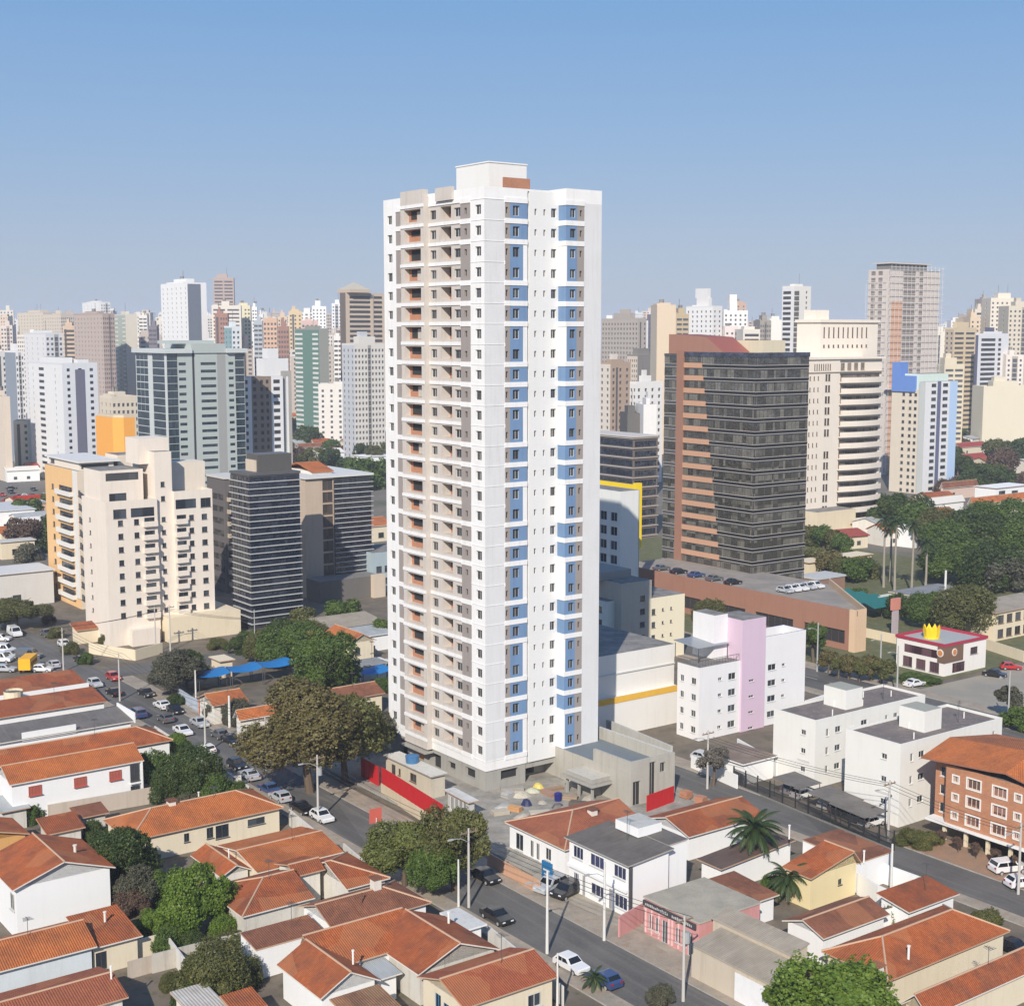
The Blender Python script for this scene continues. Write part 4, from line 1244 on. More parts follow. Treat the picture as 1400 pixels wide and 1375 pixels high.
for a, b_, c, e in Sr:
    b = MB(); t_ = .16
    b.box(-.09, -.005, L - b_ - t_, L - a + t_, c - t_, c, WHITE); b.box(-.09, -.005, L - b_ - t_, L - a + t_, e, e + t_, WHITE)
    b.box(-.085, -.005, L - b_ - t_, L - b_, c, e, WHITE); b.box(-.085, -.005, L - a, L - a + t_, c, e, WHITE)
    s.part('window_surround', b)
s.block(1.4, 13, L + .01, L + 2.6, zb, zt, OB, [], [(.7, 2.0, z, z + 1.25) for z in rz], fr=WHITE)
s.mb.box(-.35, 14, -.2, L + 2.7, zb - .35, zb - .01, WHITE)
for q in range(9): s.mb.box(.2, .6, .4 + q * 3.2, .8 + q * 3.2, 0, zb - .35, CREAM)
s.mb.box(6, 14, 0, L, 0, zb - .36, wallm((.3, .2, .15)))
b = MB()
yk = [L + 3.3, L - 6.5, L - 9, L - 13, L - 16, -1.0]; zk = [zt + .25, zt + 1.0, zt + 1.3, zt + .5, zt + .1, zt + .3]
for i in range(5):
    b.slab([(-.8, yk[i + 1], zk[i + 1]), (5, yk[i + 1], zk[i + 1] + 1.6), (5, yk[i], zk[i] + 1.6), (-.8, yk[i], zk[i])][::-1], .2, TILE3, plain((.3, .13, .08)))
    b.slab([(5, yk[i + 1], zk[i + 1] + 1.6), (15, yk[i + 1], zk[i + 1] + .3), (15, yk[i], zk[i] + .3), (5, yk[i], zk[i] + 1.6)][::-1], .2, TILE3, plain((.3, .13, .08)))
s.part('roof', b)
s.block(4, 12, 6, 16, zt + .2, zt + 3.4, CREAM)
s.done()

# --- fast food restaurant with a yellow crown on the roof
RW = wallm((.78, .74, .70), .15); RRED = plain((.40, .03, .06), .5); BRNW = wallm((.17, .10, .065), .2)
s = Bld('restaurant', 'white restaurant with dark red roof edge and a yellow crown on its roof', 'restaurant', 1290, (1225,), (1347,), py=925)
zt = s.zat(1290, 884); L = s.ly
s.block(0, s.lx, 0, L, 0, zt, RW, [(s.lx * .62, s.lx * .8, zt - 2.6, zt - 1.2), (s.lx * .2, s.lx * .5, .3, 2.2)], [(L * .16, L * .9, zt - 2.6, zt - 1.0), (L * .14, L * .34, .4, 2.4), (L * .42, L * .62, .4, 2.4), (L * .7, L * .9, .4, 2.4)], top=plain((.40, .41, .40)), fr=FRD, gl=glassm((.05, .02, .025), .1), mull=3)
s.mb.box(-.2, 5.5, -.2, 0, 2.6, zt, BRNW); s.mb.box(-.2, -.005, 0, 1.4, 2.6, zt, BRNW)
s.parapet(-.25, s.lx + .2, -.25, L + .2, zt, .5, RRED, .25)
b = MB()
cx_, cy_ = 4.6, 6.5
nc = 10
for i in range(nc):
    a0, a1 = 2 * math.pi * i / nc, 2 * math.pi * (i + 1) / nc
    am = (a0 + a1) / 2
    r0, r1 = 1.45, 1.7
    q = lambda a, r, z: (cx_ + r * math.cos(a), cy_ + r * math.sin(a), zt + z)
    b.face([q(a0, r0, .3), q(a1, r0, .3), q(a1, r1, 1.5), q(am, r1 + .1, 2.5), q(a0, r1, 1.5)], YEL)
    b.face([q(a1, r0 - .15, .3), q(a0, r0 - .15, .3), q(a0, r1 - .15, 1.5), q(am, r1 - .05, 2.5), q(a1, r1 - .15, 1.5)], YEL)
b.tube([(cx_, cy_, zt), (cx_, cy_, zt + .35)], 1.5, YEL, 14)
s.part('crown_sign', b)
for x, y, rz_ in ((2.6, -.28, 0), (-.0 - .28, .7, -math.pi / 2)):
    b = MB(); b.tube([(0, 0, 0), (0, -.1, 0)], .75, plain((.72, .66, .6)), 16); b.tube([(0, -.1, 0), (0, -.14, 0)], .55, plain((.55, .22, .07)), 16)
    s.part('round_sign', b, (x, y, zt - 1.3), rz_)
s.done()
# ------------------------------------------------------------------ the city behind: every block by itself
def wc(h, d=.15):
    """sRGB hex of the paint -> wall material"""
    c = [(int(h[i:i + 2], 16) / 255) * .82 + .18 * q for i, q in zip((0, 2, 4), (.86, .83, .78))]
    lu = .3 * c[0] + .59 * c[1] + .11 * c[2]; c = [(x * .68 + lu * .32) * .96 for x in c]
    return wallm(tuple(round((x / 12.92 if x <= .04045 else ((x + .055) / 1.055) ** 2.4) , 4) for x in c), d)
SKY = [
 # left, near corner, right, top row, distance, front paint, side paint, front columns, side columns, turn, label
 (0, 1, 19, 446, 1100, 'd9c3b4', 'd9c3b4', 4, 1, 0, 'beige pink slab cut by the left edge of the skyline'),
 (26, 60, 84, 428, 1300, 'cbb59c', 'd6c3a6', 9, 9, 6, 'wide beige tower pair with close window columns, far left skyline'),
 (60, 84, 104, 431, 1240, 'cdb9a2', 'd3bfa5', 7, 8, 6, 'beige slab half behind the wide beige tower pair, far left'),
 (84, 86, 105, 447, 1000, 'd2a982', 'd2a982', 5, 1, 4, 'tan banded block left of the brown tower on the skyline'),
 (103, 141, 159, 430, 950, 'a98a7c', 'bda292', 6, 9, 2, 'brown pink tower with fine horizontal bands, left skyline'),
 (115, 139, 153, 414, 1500, 'e6e4e2', 'efeeec', 4, 5, 0, 'white tower peeping over the brown pink tower'),
 (158, 172, 189, 431, 1000, 'd8cdb4', 'a9b8a4', 0, 3, -6, 'pale green fronted tower with blank cream flank'),
 (35, 62, 88, 457, 800, 'cfd3d8', 'e2e1e4', 4, 4, 0, 'whitish block with dark centre slot behind the white slab tower'),
 (8, 20, 34, 482, 700, 'eceaea', '7788a0', 3, 0, 0, 'narrow tower, slate blue side and white windowed front, far left'),
 (-14, -6, 9, 483, 720, 'd8d4d0', 'd8d4d0', 3, 1, 0, 'whitish block cut by the left edge below the beige slab'),
 (-20, 0, 13, 545, 610, 'e0c8ac', 'e0c8ac', 0, 0, 0, 'low peach block at the left edge under the slate blue tower'),
 (11, 13, 36, 575, 640, 'e2d6b6', 'e2d6b6', 3, 1, 0, 'small cream block with two windows below the slate blue tower'),
 (136, 150, 190, 545, 560, 'ddccb0', 'd8c4a4', 6, 3, 0, 'cream low block standing behind the orange water tower'),
 (187, 190, 203, 432, 1250, 'e3dccf', 'ddd3c6', 4, 1, 0, 'pale tower just left of the white and slate tower'),
 (200, 203, 216, 447, 1000, '6a5f74', '6a5f74', 4, 1, 0, 'dark purple block left of the white and slate tower'),
 (212, 214, 226, 440, 1100, 'd7cbb9', 'd7cbb9', 2, 1, 0, 'slim beige block touching the white and slate tower'),
 (223, 258, 285, 388, 900, 'edeef0', 'f2f2f2', 0, 6, 0, 'tall white tower with slate blue flank, left skyline'),
 (290, 293, 322, 381, 1300, 'b29183', 'a98a7d', 5, 1, 0, 'pinkish brown tower standing tallest over the left skyline'),
 (286, 290, 331, 419, 1120, 'e2d5c1', 'd8c8b4', 9, 1, 0, 'wide cream block at the foot of the pinkish brown tower'),
 (291, 294, 313, 430, 900, 'a5614c', 'a5614c', 5, 1, 0, 'brick red block with white grid in front of the cream block'),
 (308, 317, 330, 448, 800, 'dfe8ee', '6fa3ae', 2, 2, 0, 'small teal sided white block over the office tower roof'),
 (322, 325, 344, 419, 1150, 'e3d59d', 'd9c98f', 4, 1, 0, 'pale yellow tower right of the cream block'),
 (343, 345, 353, 421, 1300, 'f0f0ee', 'e4e4e2', 2, 1, 0, 'slim white tower right of the pale yellow one'),
 (352, 353, 361, 431, 1200, 'dfe3e6', 'dfe3e6', 2, 1, 0, 'slim pale grey tower beside the slim white one'),
 (345, 347, 360, 440, 950, '9fb0c0', '9fb0c0', 3, 1, 0, 'bluish block between the yellow tower and the peach tower'),
 (357, 360, 380, 437, 900, 'd9a077', 'cf9770', 4, 1, 0, 'peach orange tower, left skyline'),
 (378, 380, 396, 448, 880, '9c5f4a', '9c5f4a', 4, 1, 0, 'red brown block right of the peach tower'),
 (393, 395, 414, 427, 1100, 'e0b877', 'd6ad70', 3, 1, 0, 'golden yellow tower over the green balcony building'),
 (378, 380, 394, 434, 1180, 'dcb58d', 'dcb58d', 3, 1, 0, 'tan block between the peach and golden yellow towers'),
 (410, 412, 436, 440, 930, 'd9a9a0', 'd9a9a0', 4, 1, 0, 'pink block showing above the green balcony building'),
 (404, 436, 450, 451, 850, '85887a', '3f7a66', 0, 0, 0, 'green fronted tower with white balconies and grey flank'),
 (424, 427, 447, 420, 1300, 'f0f0ef', 'e5e7e8', 4, 1, 0, 'white tower with square roof house, left of the banded tower'),
 (452, 454, 468, 416, 1350, 'e9edf0', 'dfe3e6', 3, 1, 0, 'second white tower close left of the banded tower'),
 (454, 456, 469, 461, 930, 'e9e9e8', 'e9e9e8', 3, 1, 0, 'shorter white block below the two white towers'),
 (466, 473, 527, 400, 900, 'c9ab8b', '5e4a3e', 0, 0, 0, 'brown banded tower with a pyramid roof left of the tall tower'),
 (468, 484, 526, 472, 700, 'd9d2c6', 'b9bfc9', 9, 3, 0, 'grid fronted white and orange block before the banded tower'),
 (430, 434, 506, 528, 790, 'e4ddd2', 'ddd5c8', 6, 1, 0, 'long low whitish building under the grid fronted block'),
 (822, 872, 883, 437, 900, 'a5978a', 'ab9c8f', 3, 12, 0, 'unfinished grey brown tower close right of the tall tower'),
 (819, 835, 862, 498, 640, 'b0896a', 'd9cbb8', 3, 2, 0, 'brown tower with pale balconies right of the tall tower'),
 (857, 872, 896, 487, 800, '6c6762', 'd3bda4', 0, 5, 0, 'beige gridded block with dark grey flank'),
 (879, 886, 897, 438, 1000, '5c5776', 'e9e6ea', 2, 0, 0, 'narrow block, white side and dark purple front'),
 (895, 898, 923, 419, 750, 'dfbd92', 'e0c49f', 0, 0, 0, 'tall blank peach slab left of the glass office building'),
 (922, 924, 941, 431, 850, 'b99a63', 'b99a63', 4, 1, 0, 'ochre balconied tower behind the peach slab'),
 (937, 974, 986, 420, 900, 'e4e2e0', 'f1f0ef', 2, 6, 0, 'white tower with big white tank house, right skyline'),
 (861, 870, 906, 525, 600, 'ece9e4', 'e2ddd5', 4, 2, 0, 'white balcony block below the gridded beige block'),
 (857, 859, 880, 568, 560, '4c4946', '4c4946', 0, 0, 0, 'dark grey low block in front of the white balcony block'),
 (879, 881, 898, 556, 555, 'e3e1df', 'e3e1df', 0, 0, 0, 'blank white low block beside the dark grey low block'),
 (985, 989, 1021, 426, 1000, 'eeece8', 'e6e2dc', 5, 1, 0, 'white stepped block right of the tank house tower'),
 (1003, 1005, 1019, 415, 1300, 'c99674', 'c99674', 2, 1, 0, 'orange roofed tower top behind the white stepped block'),
 (988, 991, 1017, 450, 900, 'e9d5d0', 'e9d5d0', 4, 1, 0, 'pinkish white block over the office roof'),
 (1013, 1016, 1038, 452, 880, 'dcd3c2', 'dcd3c2', 0, 0, 0, 'black and white banded block over the glass office roof'),
 (1036, 1039, 1053, 440, 900, '8f8478', '8f8478', 5, 1, 0, 'grey brown block over the glass office roof'),
 (1051, 1053, 1070, 439, 1000, 'ece7d9', 'ece7d9', 0, 1, 0, 'blank ivory block left of the striped white tower'),
 (1067, 1084, 1106, 393, 800, 'e9e4d8', 'e3e3e6', 2, 0, 0, 'tall slim white tower with dark balcony stripes, right skyline'),
 (1276, 1279, 1294, 455, 950, 'e5dac3', 'e5dac3', 3, 1, 0, 'cream block right of the unfinished tower'),
 (1290, 1304, 1333, 450, 850, 'e0bf85', 'b79d7c', 4, 2, 0, 'golden tower with brown balconies, right skyline'),
 (1332, 1338, 1377, 458, 840, 'e3e4ec', '3d4270', 0, 0, 0, 'white slotted block with dark blue edge, right skyline'),
 (1323, 1326, 1338, 435, 1000, 'e3bd8c', 'e3bd8c', 2, 1, 0, 'peach tower behind the golden tower'),
 (1329, 1332, 1354, 424, 1100, 'dcc9ab', 'dcc9ab', 0, 0, 0, 'tan banded tower, far right skyline'),
 (1338, 1341, 1352, 410, 1250, 'b39a88', 'b39a88', 3, 1, 0, 'brown tower top behind the big cream tower, far right'),
 (1349, 1353, 1389, 409, 1000, 'e6d6bb', 'dccaae', 6, 1, 0, 'big cream tower at the right end of the skyline'),
 (1374, 1378, 1412, 420, 930, 'd3c3a5', 'c8b898', 6, 1, 0, 'greenish beige tower cut by the right edge'),
 (1375, 1377, 1399, 487, 850, 'e8d9cc', 'e8d9cc', 3, 1, 0, 'pale pink low block right of the white slotted block'),
 (1344, 1348, 1420, 530, 800, 'ddd0ab', 'ddd0ab', 0, 0, 0, 'long low cream building at the right edge'),
 (1290, 1293, 1318, 500, 780, 'd9c69c', 'd9c69c', 4, 1, 0, 'low yellowish block at the foot of the golden tower'),
]
def banded(s, zt, dz, x0, x1, z0=3, mat=None, side='F', y0=0, h=1.5):
    b = MB(); k = 0
    while zt - 2 - k * dz > z0:
        z = zt - 2 - k * dz
        if side == 'F': b.box(x0, x1, -.25, -.02, z - h, z, mat)
        else: b.box(-.25, -.02, x0, x1, z - h, z, mat)
        k += 1
    return b
for (l, n_, r, yt, d, cf, cs, nf, ns, turn, lab) in SKY:
    rot = GA + R(turn)
    if n_ - l < 6: rot = R(8)                  # blocks seen square on
    Fm, Sm = wc(cf), wc(cs)
    s = Bld('tower_block', lab, 'building', n_, (l,) if n_ - l >= 6 else 14.0, (r,), d=d, rot=rot, group='blocks of the far skyline')
    if s.lx > 60 or s.lx < 1: s.lx = 18.0
    if s.ly > 60 or s.ly < 1: s.ly = 18.0
    zt = s.zat(n_, yt); dz = 3.05 if d > 850 else 2.9
    n = max(1, int((zt - 3) / dz))
    def cols(k, L, w=1.3):
        return [(L / k * (i + .5) - min(w, L / k * .55) / 2, L / k * (i + .5) + min(w, L / k * .55) / 2) for i in range(k)] if k else []
    Fr = [(a, b_, zt - 1.2 - dz * (k + 1) + .8, zt - 1.2 - dz * (k + 1) + 2.2) for k in range(n) for a, b_ in cols(nf, s.lx)]
    Sr = [(a, b_, zt - 1.2 - dz * (k + 1) + .8, zt - 1.2 - dz * (k + 1) + 2.2) for k in range(n) for a, b_ in cols(ns, s.ly)]
    mF = None
    style = int(n_ * 7 + r) % 4 if nf >= 3 and 'flank' not in lab else 0
    if style == 1:                                   # ribbon windows
        Fr = [(s.lx * .06, s.lx * .46, a[2], a[3]) for a in Fr[::nf]] + [(s.lx * .54, s.lx * .94, a[2], a[3]) for a in Fr[::nf]]
    elif style == 2:                                 # a darker balcony bay up the middle
        bay = wc('%02x%02x%02x' % tuple(int(int(cf[i:i + 2], 16) * .72) for i in (0, 2, 4)))
        st = s.lx / nf; lo_, hi_ = st * (nf // 2 - .0), st * (nf // 2 + 1)
        Fr = [q for q in Fr if not (lo_ - st * .05 < (q[0] + q[1]) / 2 < hi_ + st * .05)] + [(lo_ + st * .12, hi_ - st * .12, q[2] - .5, q[3] + .3) for q in Fr[::nf]] + [(lo_, lo_ + .0005, 1, 1.0005), (hi_, hi_ + .0005, 1, 1.0005)]
        mF = lambda x, z, a=lo_, c=hi_, bay=bay, Fm=Fm: bay if a < x < c else Fm
    elif style == 3:                                 # one deep vertical slot beside pairs of windows
        st = s.lx / nf; c0 = st * max(1, nf // 3)
        Fr = [q for q in Fr if not (c0 - .9 < q[1] and q[0] < c0 + .9)] + [(c0 - .7, c0 + .7, 4, zt - 1.6)]
    if 'slate blue flank' in lab:
        sl = wc('51617c'); Fr.append((s.lx * .7, s.lx * .7 + .0005, 1, 1.0005)); mF = lambda x, z, s=s, sl=sl, Fm=Fm: sl if x < s.lx * .7 else Fm
    wn_gl = plain((.10, .10, .11), .35)
    s.block(0, s.lx, 0, s.ly, 0, zt, Fm, Fr, Sr, Sm=Sm, parts=False, gl=wn_gl, matF=mF, depth=.3)
    if zt > 30 and 'pyramid' not in lab:
        kind_ = int(n_ * 3 + l) % 3
        x0, x1 = s.lx * (.25 + .1 * math.sin(n_)), s.lx * (.7 + .1 * math.cos(n_ * 1.7))
        hh = 6.0 if 'tank house' in lab or 'square roof' in lab else 3.2 + 1.2 * math.sin(n_ * 2.3)
        b = MB(); b.box(x0, x1, s.ly * .25, s.ly * .7, zt, zt + hh, Fm)
        if kind_ == 0: b.box(x0 + .8, x0 + (x1 - x0) * .55, s.ly * .3, s.ly * .55, zt + hh, zt + hh + 2.4, Sm)
        elif kind_ == 1: b.tube([(x0 + 2, s.ly * .5, zt + hh), (x0 + 2, s.ly * .5, zt + hh + 1.8)], 1.3, FLATR, 10); b.box(s.lx * .04, s.lx * .2, s.ly * .2, s.ly * .8, zt, zt + 1.6, Sm)
        else: b.box(s.lx * .02, s.lx * .98, s.ly * .1, s.ly * .9, zt + .02, zt + .9, Sm); b.tube([(x1 - .6, s.ly * .5, zt + hh), (x1 - .6, s.ly * .5, zt + hh + 6)], .1, FRD, 4)
        if 'tank house' in lab: b.box(x0, x1, s.ly * .3, s.ly * .75, zt + hh, zt + hh + 6, Fm)
        if int(n_) % 3 == 0: b.tube([(x0 + 1, s.ly * .4, zt + hh), (x0 + 1, s.ly * .4, zt + hh + 5.5)], .12, FRD, 4)
        s.part('roof_house', b)
        s.parapet(0, s.lx, 0, s.ly, zt, .9, Fm, .3)
    dk = plain((.055, .05, .05), .5)
    if lab.startswith(('brown banded', 'tan banded', 'black and white', 'white slotted')):
        b = banded(s, zt, dz, s.lx * .1, s.lx * (.92 if 'slotted' not in lab else .55), mat=dk)
        if 'slotted' in lab:
            b2 = banded(s, zt, dz, s.lx * .66, s.lx * .74, mat=dk); b.v += []; 
            off = len(b.v); b.v += b2.v; b.f += [tuple(i + off for i in f) for f in b2.f]; b.m += b2.m
        s.part('window_bands', b)
    if 'balcony stripes' in lab:
        s.part('window_bands', banded(s, zt, dz, 2, s.ly - 1, mat=dk, side='S'))
        s.part('dark_stripe', banded(s, zt, dz, .5, s.lx * .3, mat=plain((.12, .11, .1)), h=2.2))
    if 'green fronted' in lab:
        s.part('balcony_bands', banded(s, zt, dz, s.ly * .68, s.ly * .98, mat=plain((.68, .68, .64)), side='S', h=1.2))
        s.part('balcony_bands', banded(s, zt, dz, s.ly * .04, s.ly * .26, mat=plain((.68, .68, .64)), side='S', h=1.2))
    if 'pyramid' in lab:
        b = MB(); x0, x1 = s.fx(479), s.fx(499); xm = (x0 + x1) / 2; ym = s.ly * .5; zz = s.zat(n_, 385)
        b.box(x0 - 2, x1 + 2, ym - 8, ym + 8, zt, zt + 2, Fm)
        for a, c in (((x0 - 2, ym - 8), (x1 + 2, ym - 8)), ((x1 + 2, ym - 8), (x1 + 2, ym + 8)), ((x1 + 2, ym + 8), (x0 - 2, ym + 8)), ((x0 - 2, ym + 8), (x0 - 2, ym - 8))):
            b.face([(*a, zt + 2), (*c, zt + 2), (xm, ym, zz)], wc('b5a98d'))
        s.part('pyramid_roof', b)
        s.mb.box(s.fx(507), s.fx(511), -.6, 0, 0, zt, Fm)
    s.done()
# the farthest row of blocks, a few pixels each
HZ = [('e0d5c4', 'cream'), ('cbb8a2', 'tan'), ('e8e6e2', 'white'), ('b9a596', 'dusty brown'), ('ccd2d8', 'bluish grey'), ('d9b794', 'peach')]
rr = random.Random(5)
pxs = list(range(-10, 530, 5)) + list(range(822, 905, 7)) + list(range(985, 1075, 8)) + list(range(1283, 1412, 8))
def far_block(i, px, d, top):
    hexc, nm = HZ[rr.randrange(6)]
    w = rr.uniform(10, 26)
    p = PD(px, 455, d)
    b = MB(); m_ = wc(hexc)
    nfl_ = rr.choice((3, 4, 5, 7)); ww_ = rr.choice((.62, .72, .9))
    Fr = [(w / nfl_ * (q + .25), w / nfl_ * (q + ww_), top - 3.4 * (k + 1), top - 3.4 * (k + 1) + 1.7, plain((.12, .12, .13), .35)) for k in range(int(top / 3.4) - 1) for q in range(nfl_)]
    facade(b, (0, 0), (1, 0), w, 0, top, Fr, m_, .4)
    b.face([(0, 12, 0), (0, 0, 0), (0, 0, top), (0, 12, top)], m_); b.face([(w, 0, 0), (w, 12, 0), (w, 12, top), (w, 0, top)], m_)
    b.face([(w, 12, 0), (0, 12, 0), (0, 12, top), (w, 12, top)], m_); b.face([(0, 0, top), (w, 0, top), (w, 12, top), (0, 12, top)], FLATR)
    a_ = rr.uniform(.05, .5); b.box(w * a_, w * (a_ + rr.uniform(.2, .45)), 3, 8, top, top + rr.uniform(1.2, 5), m_)
    if rr.random() < .3: b.tube([(w * .5, 6, top), (w * .5, 6, top + rr.uniform(5, 10))], .15, FRD, 4)
    o = link('distant_block', b.mesh('distant_block'), None, (p.x, d, 0), rr.uniform(-.15, .5))
    tag(o, 'small %s block in the hazy farthest row of the skyline' % nm, 'building', 'hazy %s blocks of the farthest row' % nm)
for i, px in enumerate(pxs):
    px += rr.uniform(-4, 4)
    d = rr.uniform(1350, 2300)
    ytop = rr.uniform(424, 456)
    far_block(i, px, d, PD(px, ytop, d).z)
pxs2 = list(range(-5, 530, 10)) + list(range(1285, 1410, 14)) + list(range(824, 900, 16))
for i, px in enumerate(pxs2):
    px += rr.uniform(-7, 7)
    d = rr.uniform(1050, 1300)
    far_block(i, px, d, PD(px, rr.uniform(452, 490), d).z)
# ------------------------------------------------------------------ low houses
FASC = wallm((.70, .66, .6), .4)
def vol(s, x0, x1, y0, y1, z, rise, ridge='x', kind='gable', wall=None, roof=None, over=.45, F=(), S=(), frac=.5, hip=(0, 0), fr=None, gl=None, verge=None, rb=None, z0=0.0, mull=1):
    """walls plus a pitched roof over the eaves outline x0..x1, y0..y1"""
    wall = wall or OFFW; roof = roof or TILE; verge = verge or MORT
    o = over
    s.block(x0 + o, x1 - o, y0 + o, y1 - o, z0, z - .05, wall, F, S, fr=fr, gl=gl, roofed=(kind == 'flat'), depth=.14, mull=mull)
    b = rb if rb is not None else s.rb
    t_ = .14
    m = s.mb
    if kind == 'flat':
        b.box(x0, x1, y0, y1, z - .04, z + .14, verge, roof); return
    if kind == 'shed':            # low at the front (ridge x) or on the left (ridge y)
        if ridge == 'x': pts = [(x0, y0, z), (x1, y0, z), (x1, y1, z + rise), (x0, y1, z + rise)]
        else: pts = [(x0, y0, z), (x1, y0, z + rise), (x1, y1, z + rise), (x0, y1, z)]
        b.slab(pts, t_, roof, verge)
        q = [(x0 + o, y0 + o), (x1 - o, y0 + o), (x1 - o, y1 - o), (x0 + o, y1 - o)]
        def zz(x, y): return z - t_ + rise * ((y - y0) / (y1 - y0) if ridge == 'x' else (x - x0) / (x1 - x0))
        for i in range(4):
            a, c = q[i], q[(i + 1) % 4]
            m.face([(*a, z - .05), (*c, z - .05), (*c, max(z - .05, zz(*c))), (*a, max(z - .05, zz(*a)))], wall)
        return
    if ridge == 'x':
        ym = y0 + (y1 - y0) * frac
        h0, h1 = ((y1 - y0) * .5 if hip[0] else 0), ((y1 - y0) * .5 if hip[1] else 0)
        ra, rc = (x0 + h0, ym, z + rise), (x1 - h1, ym, z + rise)
        b.slab([(x0, y0, z), (x1, y0, z), rc, ra], t_, roof, verge)
        b.slab([(x1, y1, z), (x0, y1, z), ra, rc], t_, roof, verge)
        if hip[0]: b.slab([(x0, y1, z), (x0, y0, z), ra], t_, roof, verge)
        if hip[1]: b.slab([(x1, y0, z), (x1, y1, z), rc], t_, roof, verge)
        f = 1 - o * 2 / (y1 - y0)
        for xx, hh in ((x0 + o, hip[0]), (x1 - o, hip[1])):
            if not hh:
                tri = [(xx, y0 + o, z - .05), (xx, y1 - o, z - .05), (xx, ym, z + rise - .15)]
                m.face(tri, wall); m.face(tri[::-1], wall)
        caps = [(ra, rc)]
        if hip[0]: caps += [(ra, (x0, y0, z)), (ra, (x0, y1, z))]
        if hip[1]: caps += [(rc, (x1, y0, z)), (rc, (x1, y1, z))]
    else:
        xm = x0 + (x1 - x0) * frac
        h0, h1 = ((x1 - x0) * .5 if hip[0] else 0), ((x1 - x0) * .5 if hip[1] else 0)
        ra, rc = (xm, y0 + h0, z + rise), (xm, y1 - h1, z + rise)
        b.slab([(x0, y1, z), (x0, y0, z), ra, rc], t_, roof, verge)
        b.slab([(x1, y0, z), (x1, y1, z), rc, ra], t_, roof, verge)
        if hip[0]: b.slab([(x0, y0, z), (x1, y0, z), ra], t_, roof, verge)
        if hip[1]: b.slab([(x1, y1, z), (x0, y1, z), rc], t_, roof, verge)
        for yy, hh in ((y0 + o, hip[0]), (y1 - o, hip[1])):
            if not hh:
                tri = [(x0 + o, yy, z - .05), (x1 - o, yy, z - .05), (xm, yy, z + rise - .15)]
                m.face(tri, wall); m.face(tri[::-1], wall)
        caps = [(ra, rc)]
    for a, c in caps: b.tube([Vector(a) + Vector((0, 0, .02)), Vector(c) + Vector((0, 0, .02))], .11, MORT, 6)

def house(label, N=None, z=3.2, lx=8, ly=8, rise=1.4, Rc=None, name='house', cat='house', group=None, dn=True, kind='gable', **kw):
    if Rc: s = Bld(name, label, cat, Rc[0], 0, 0, py=Rc[1], z=z, group=group)
    else: s = Bld(name, label, cat, N[0], ly, lx, py=N[1], z=z, group=group)
    if Rc:
        s.lx, s.ly = lx, (ly if not isinstance(ly, tuple) else run(s.p, s.yd, ly[0]))
        o = s.p - Vector((*s.xd, 0)) * lx
        s.root.location = (o.x, o.y, 0); s.p = o
    s.rb = MB()
    vol(s, 0, s.lx, 0, s.ly, z, rise, kind=kind, **kw)
    if dn: fin(s)
    return s
ANT = [0]
def fin(s, bits=True):
    ANT[0] += 1
    if ANT[0] % 2 == 0 and s.lx > 6 and s.p.y < 260:
        b = MB(); x, y, z = s.lx * .62, s.ly * .45, s.p.z + .6; h = 2.6 + .4 * (ANT[0] % 3)
        b.tube([(x, y, z), (x, y, z + h)], .03, FRD, 5)
        for q in range(5): b.box(x - .55 + .05 * q, x + .55 - .05 * q, y - .45 + .2 * q, y - .42 + .2 * q, z + h - .12, z + h - .09, FRD)
        b.box(x - .02, x + .02, y - .5, y + .5, z + h - .09, z + h - .05, FRD)
        s.part('antenna', b)
    if s.rb.f: s.part('roof', s.rb)
    return s.done('wall')
def pipe(s, x, y, z, h=.9, r=.1, mat=None):
    b = MB(); b.tube([(x, y, z), (x, y, z + h)], r, mat or FASC, 8); b.tube([(x, y, z + h), (x, y, z + h + .12)], r * 1.5, mat or FASC, 8); s.part('vent_pipe', b)
def cowl(s, x, y, z):
    b = MB(); b.box(x - .45, x + .45, y - .45, y + .45, z - .5, z + .7, FASC); b.box(x - .6, x + .6, y - .6, y + .6, z + .7, z + .85, TILE4); s.part('chimney', b)
def wx(s, px, py_z):      # metres along the front wall at column px, measured at eave height
    return run(s.p, s.xd, px) - .45
SHEET = sheetm(); SHEETB = sheetm((.36, .31, .24), .25, .5); SHEETG = sheetm((.40, .42, .42), .2, .4); SHEETD = sheetm((.14, .125, .11), .2)
RSH = plain((.45, .10, .07), .6); WHH = wallm((.80, .80, .79), .12, tag='h'); CRH = wallm((.70, .62, .47), .3); STN = wallm((.62, .60, .55), .9)

# ---- near side of the main street
s = house('two-storey white house with red shutters on its long front', (13, 1073), 6.0, (197,), 7.2, 1.6, wall=WHH, roof=TILE3, verge=FASC, over=.4,
          F=[], dn=False)
for px in (48, 110, 158):
    s.win(run(s.p, s.xd, px) - .8, .34, 3.95, 1.7, 1.25, 0, RSH, plain((.36, .10, .07), .7), 3)
s.mb.box(s.lx - 2.0, s.lx - .2, .0, .39, 0, .3, WHH); s.mb.box(s.lx - .45, s.lx - .2, .02, .3, .3, 5.9, WHH); s.mb.box(s.lx - 2.0, s.lx - .2, .05, .35, 2.9, 3.1, WHH)
s.win(s.lx - 1.9, .33, 3.3, 1.3, 2.3, 0, FRD, GL, 1); s.win(s.lx - 1.9, .33, .4, 1.3, 2.2, 0, FRD, GL, 1)
fin(s)
house('house with white walls and long tiled roof behind the red shutter house', Rc=(237, 1011), z=5.6, lx=27, ly=8, rise=1.7, hip=(0, 1), wall=WHH, roof=TILE)
s = house('grey sheet roofed house with a white end parapet', Rc=(184, 985), z=5.0, lx=24, ly=7, rise=.8, kind='shed', wall=WHH, roof=SHEET, verge=FASC, dn=False)
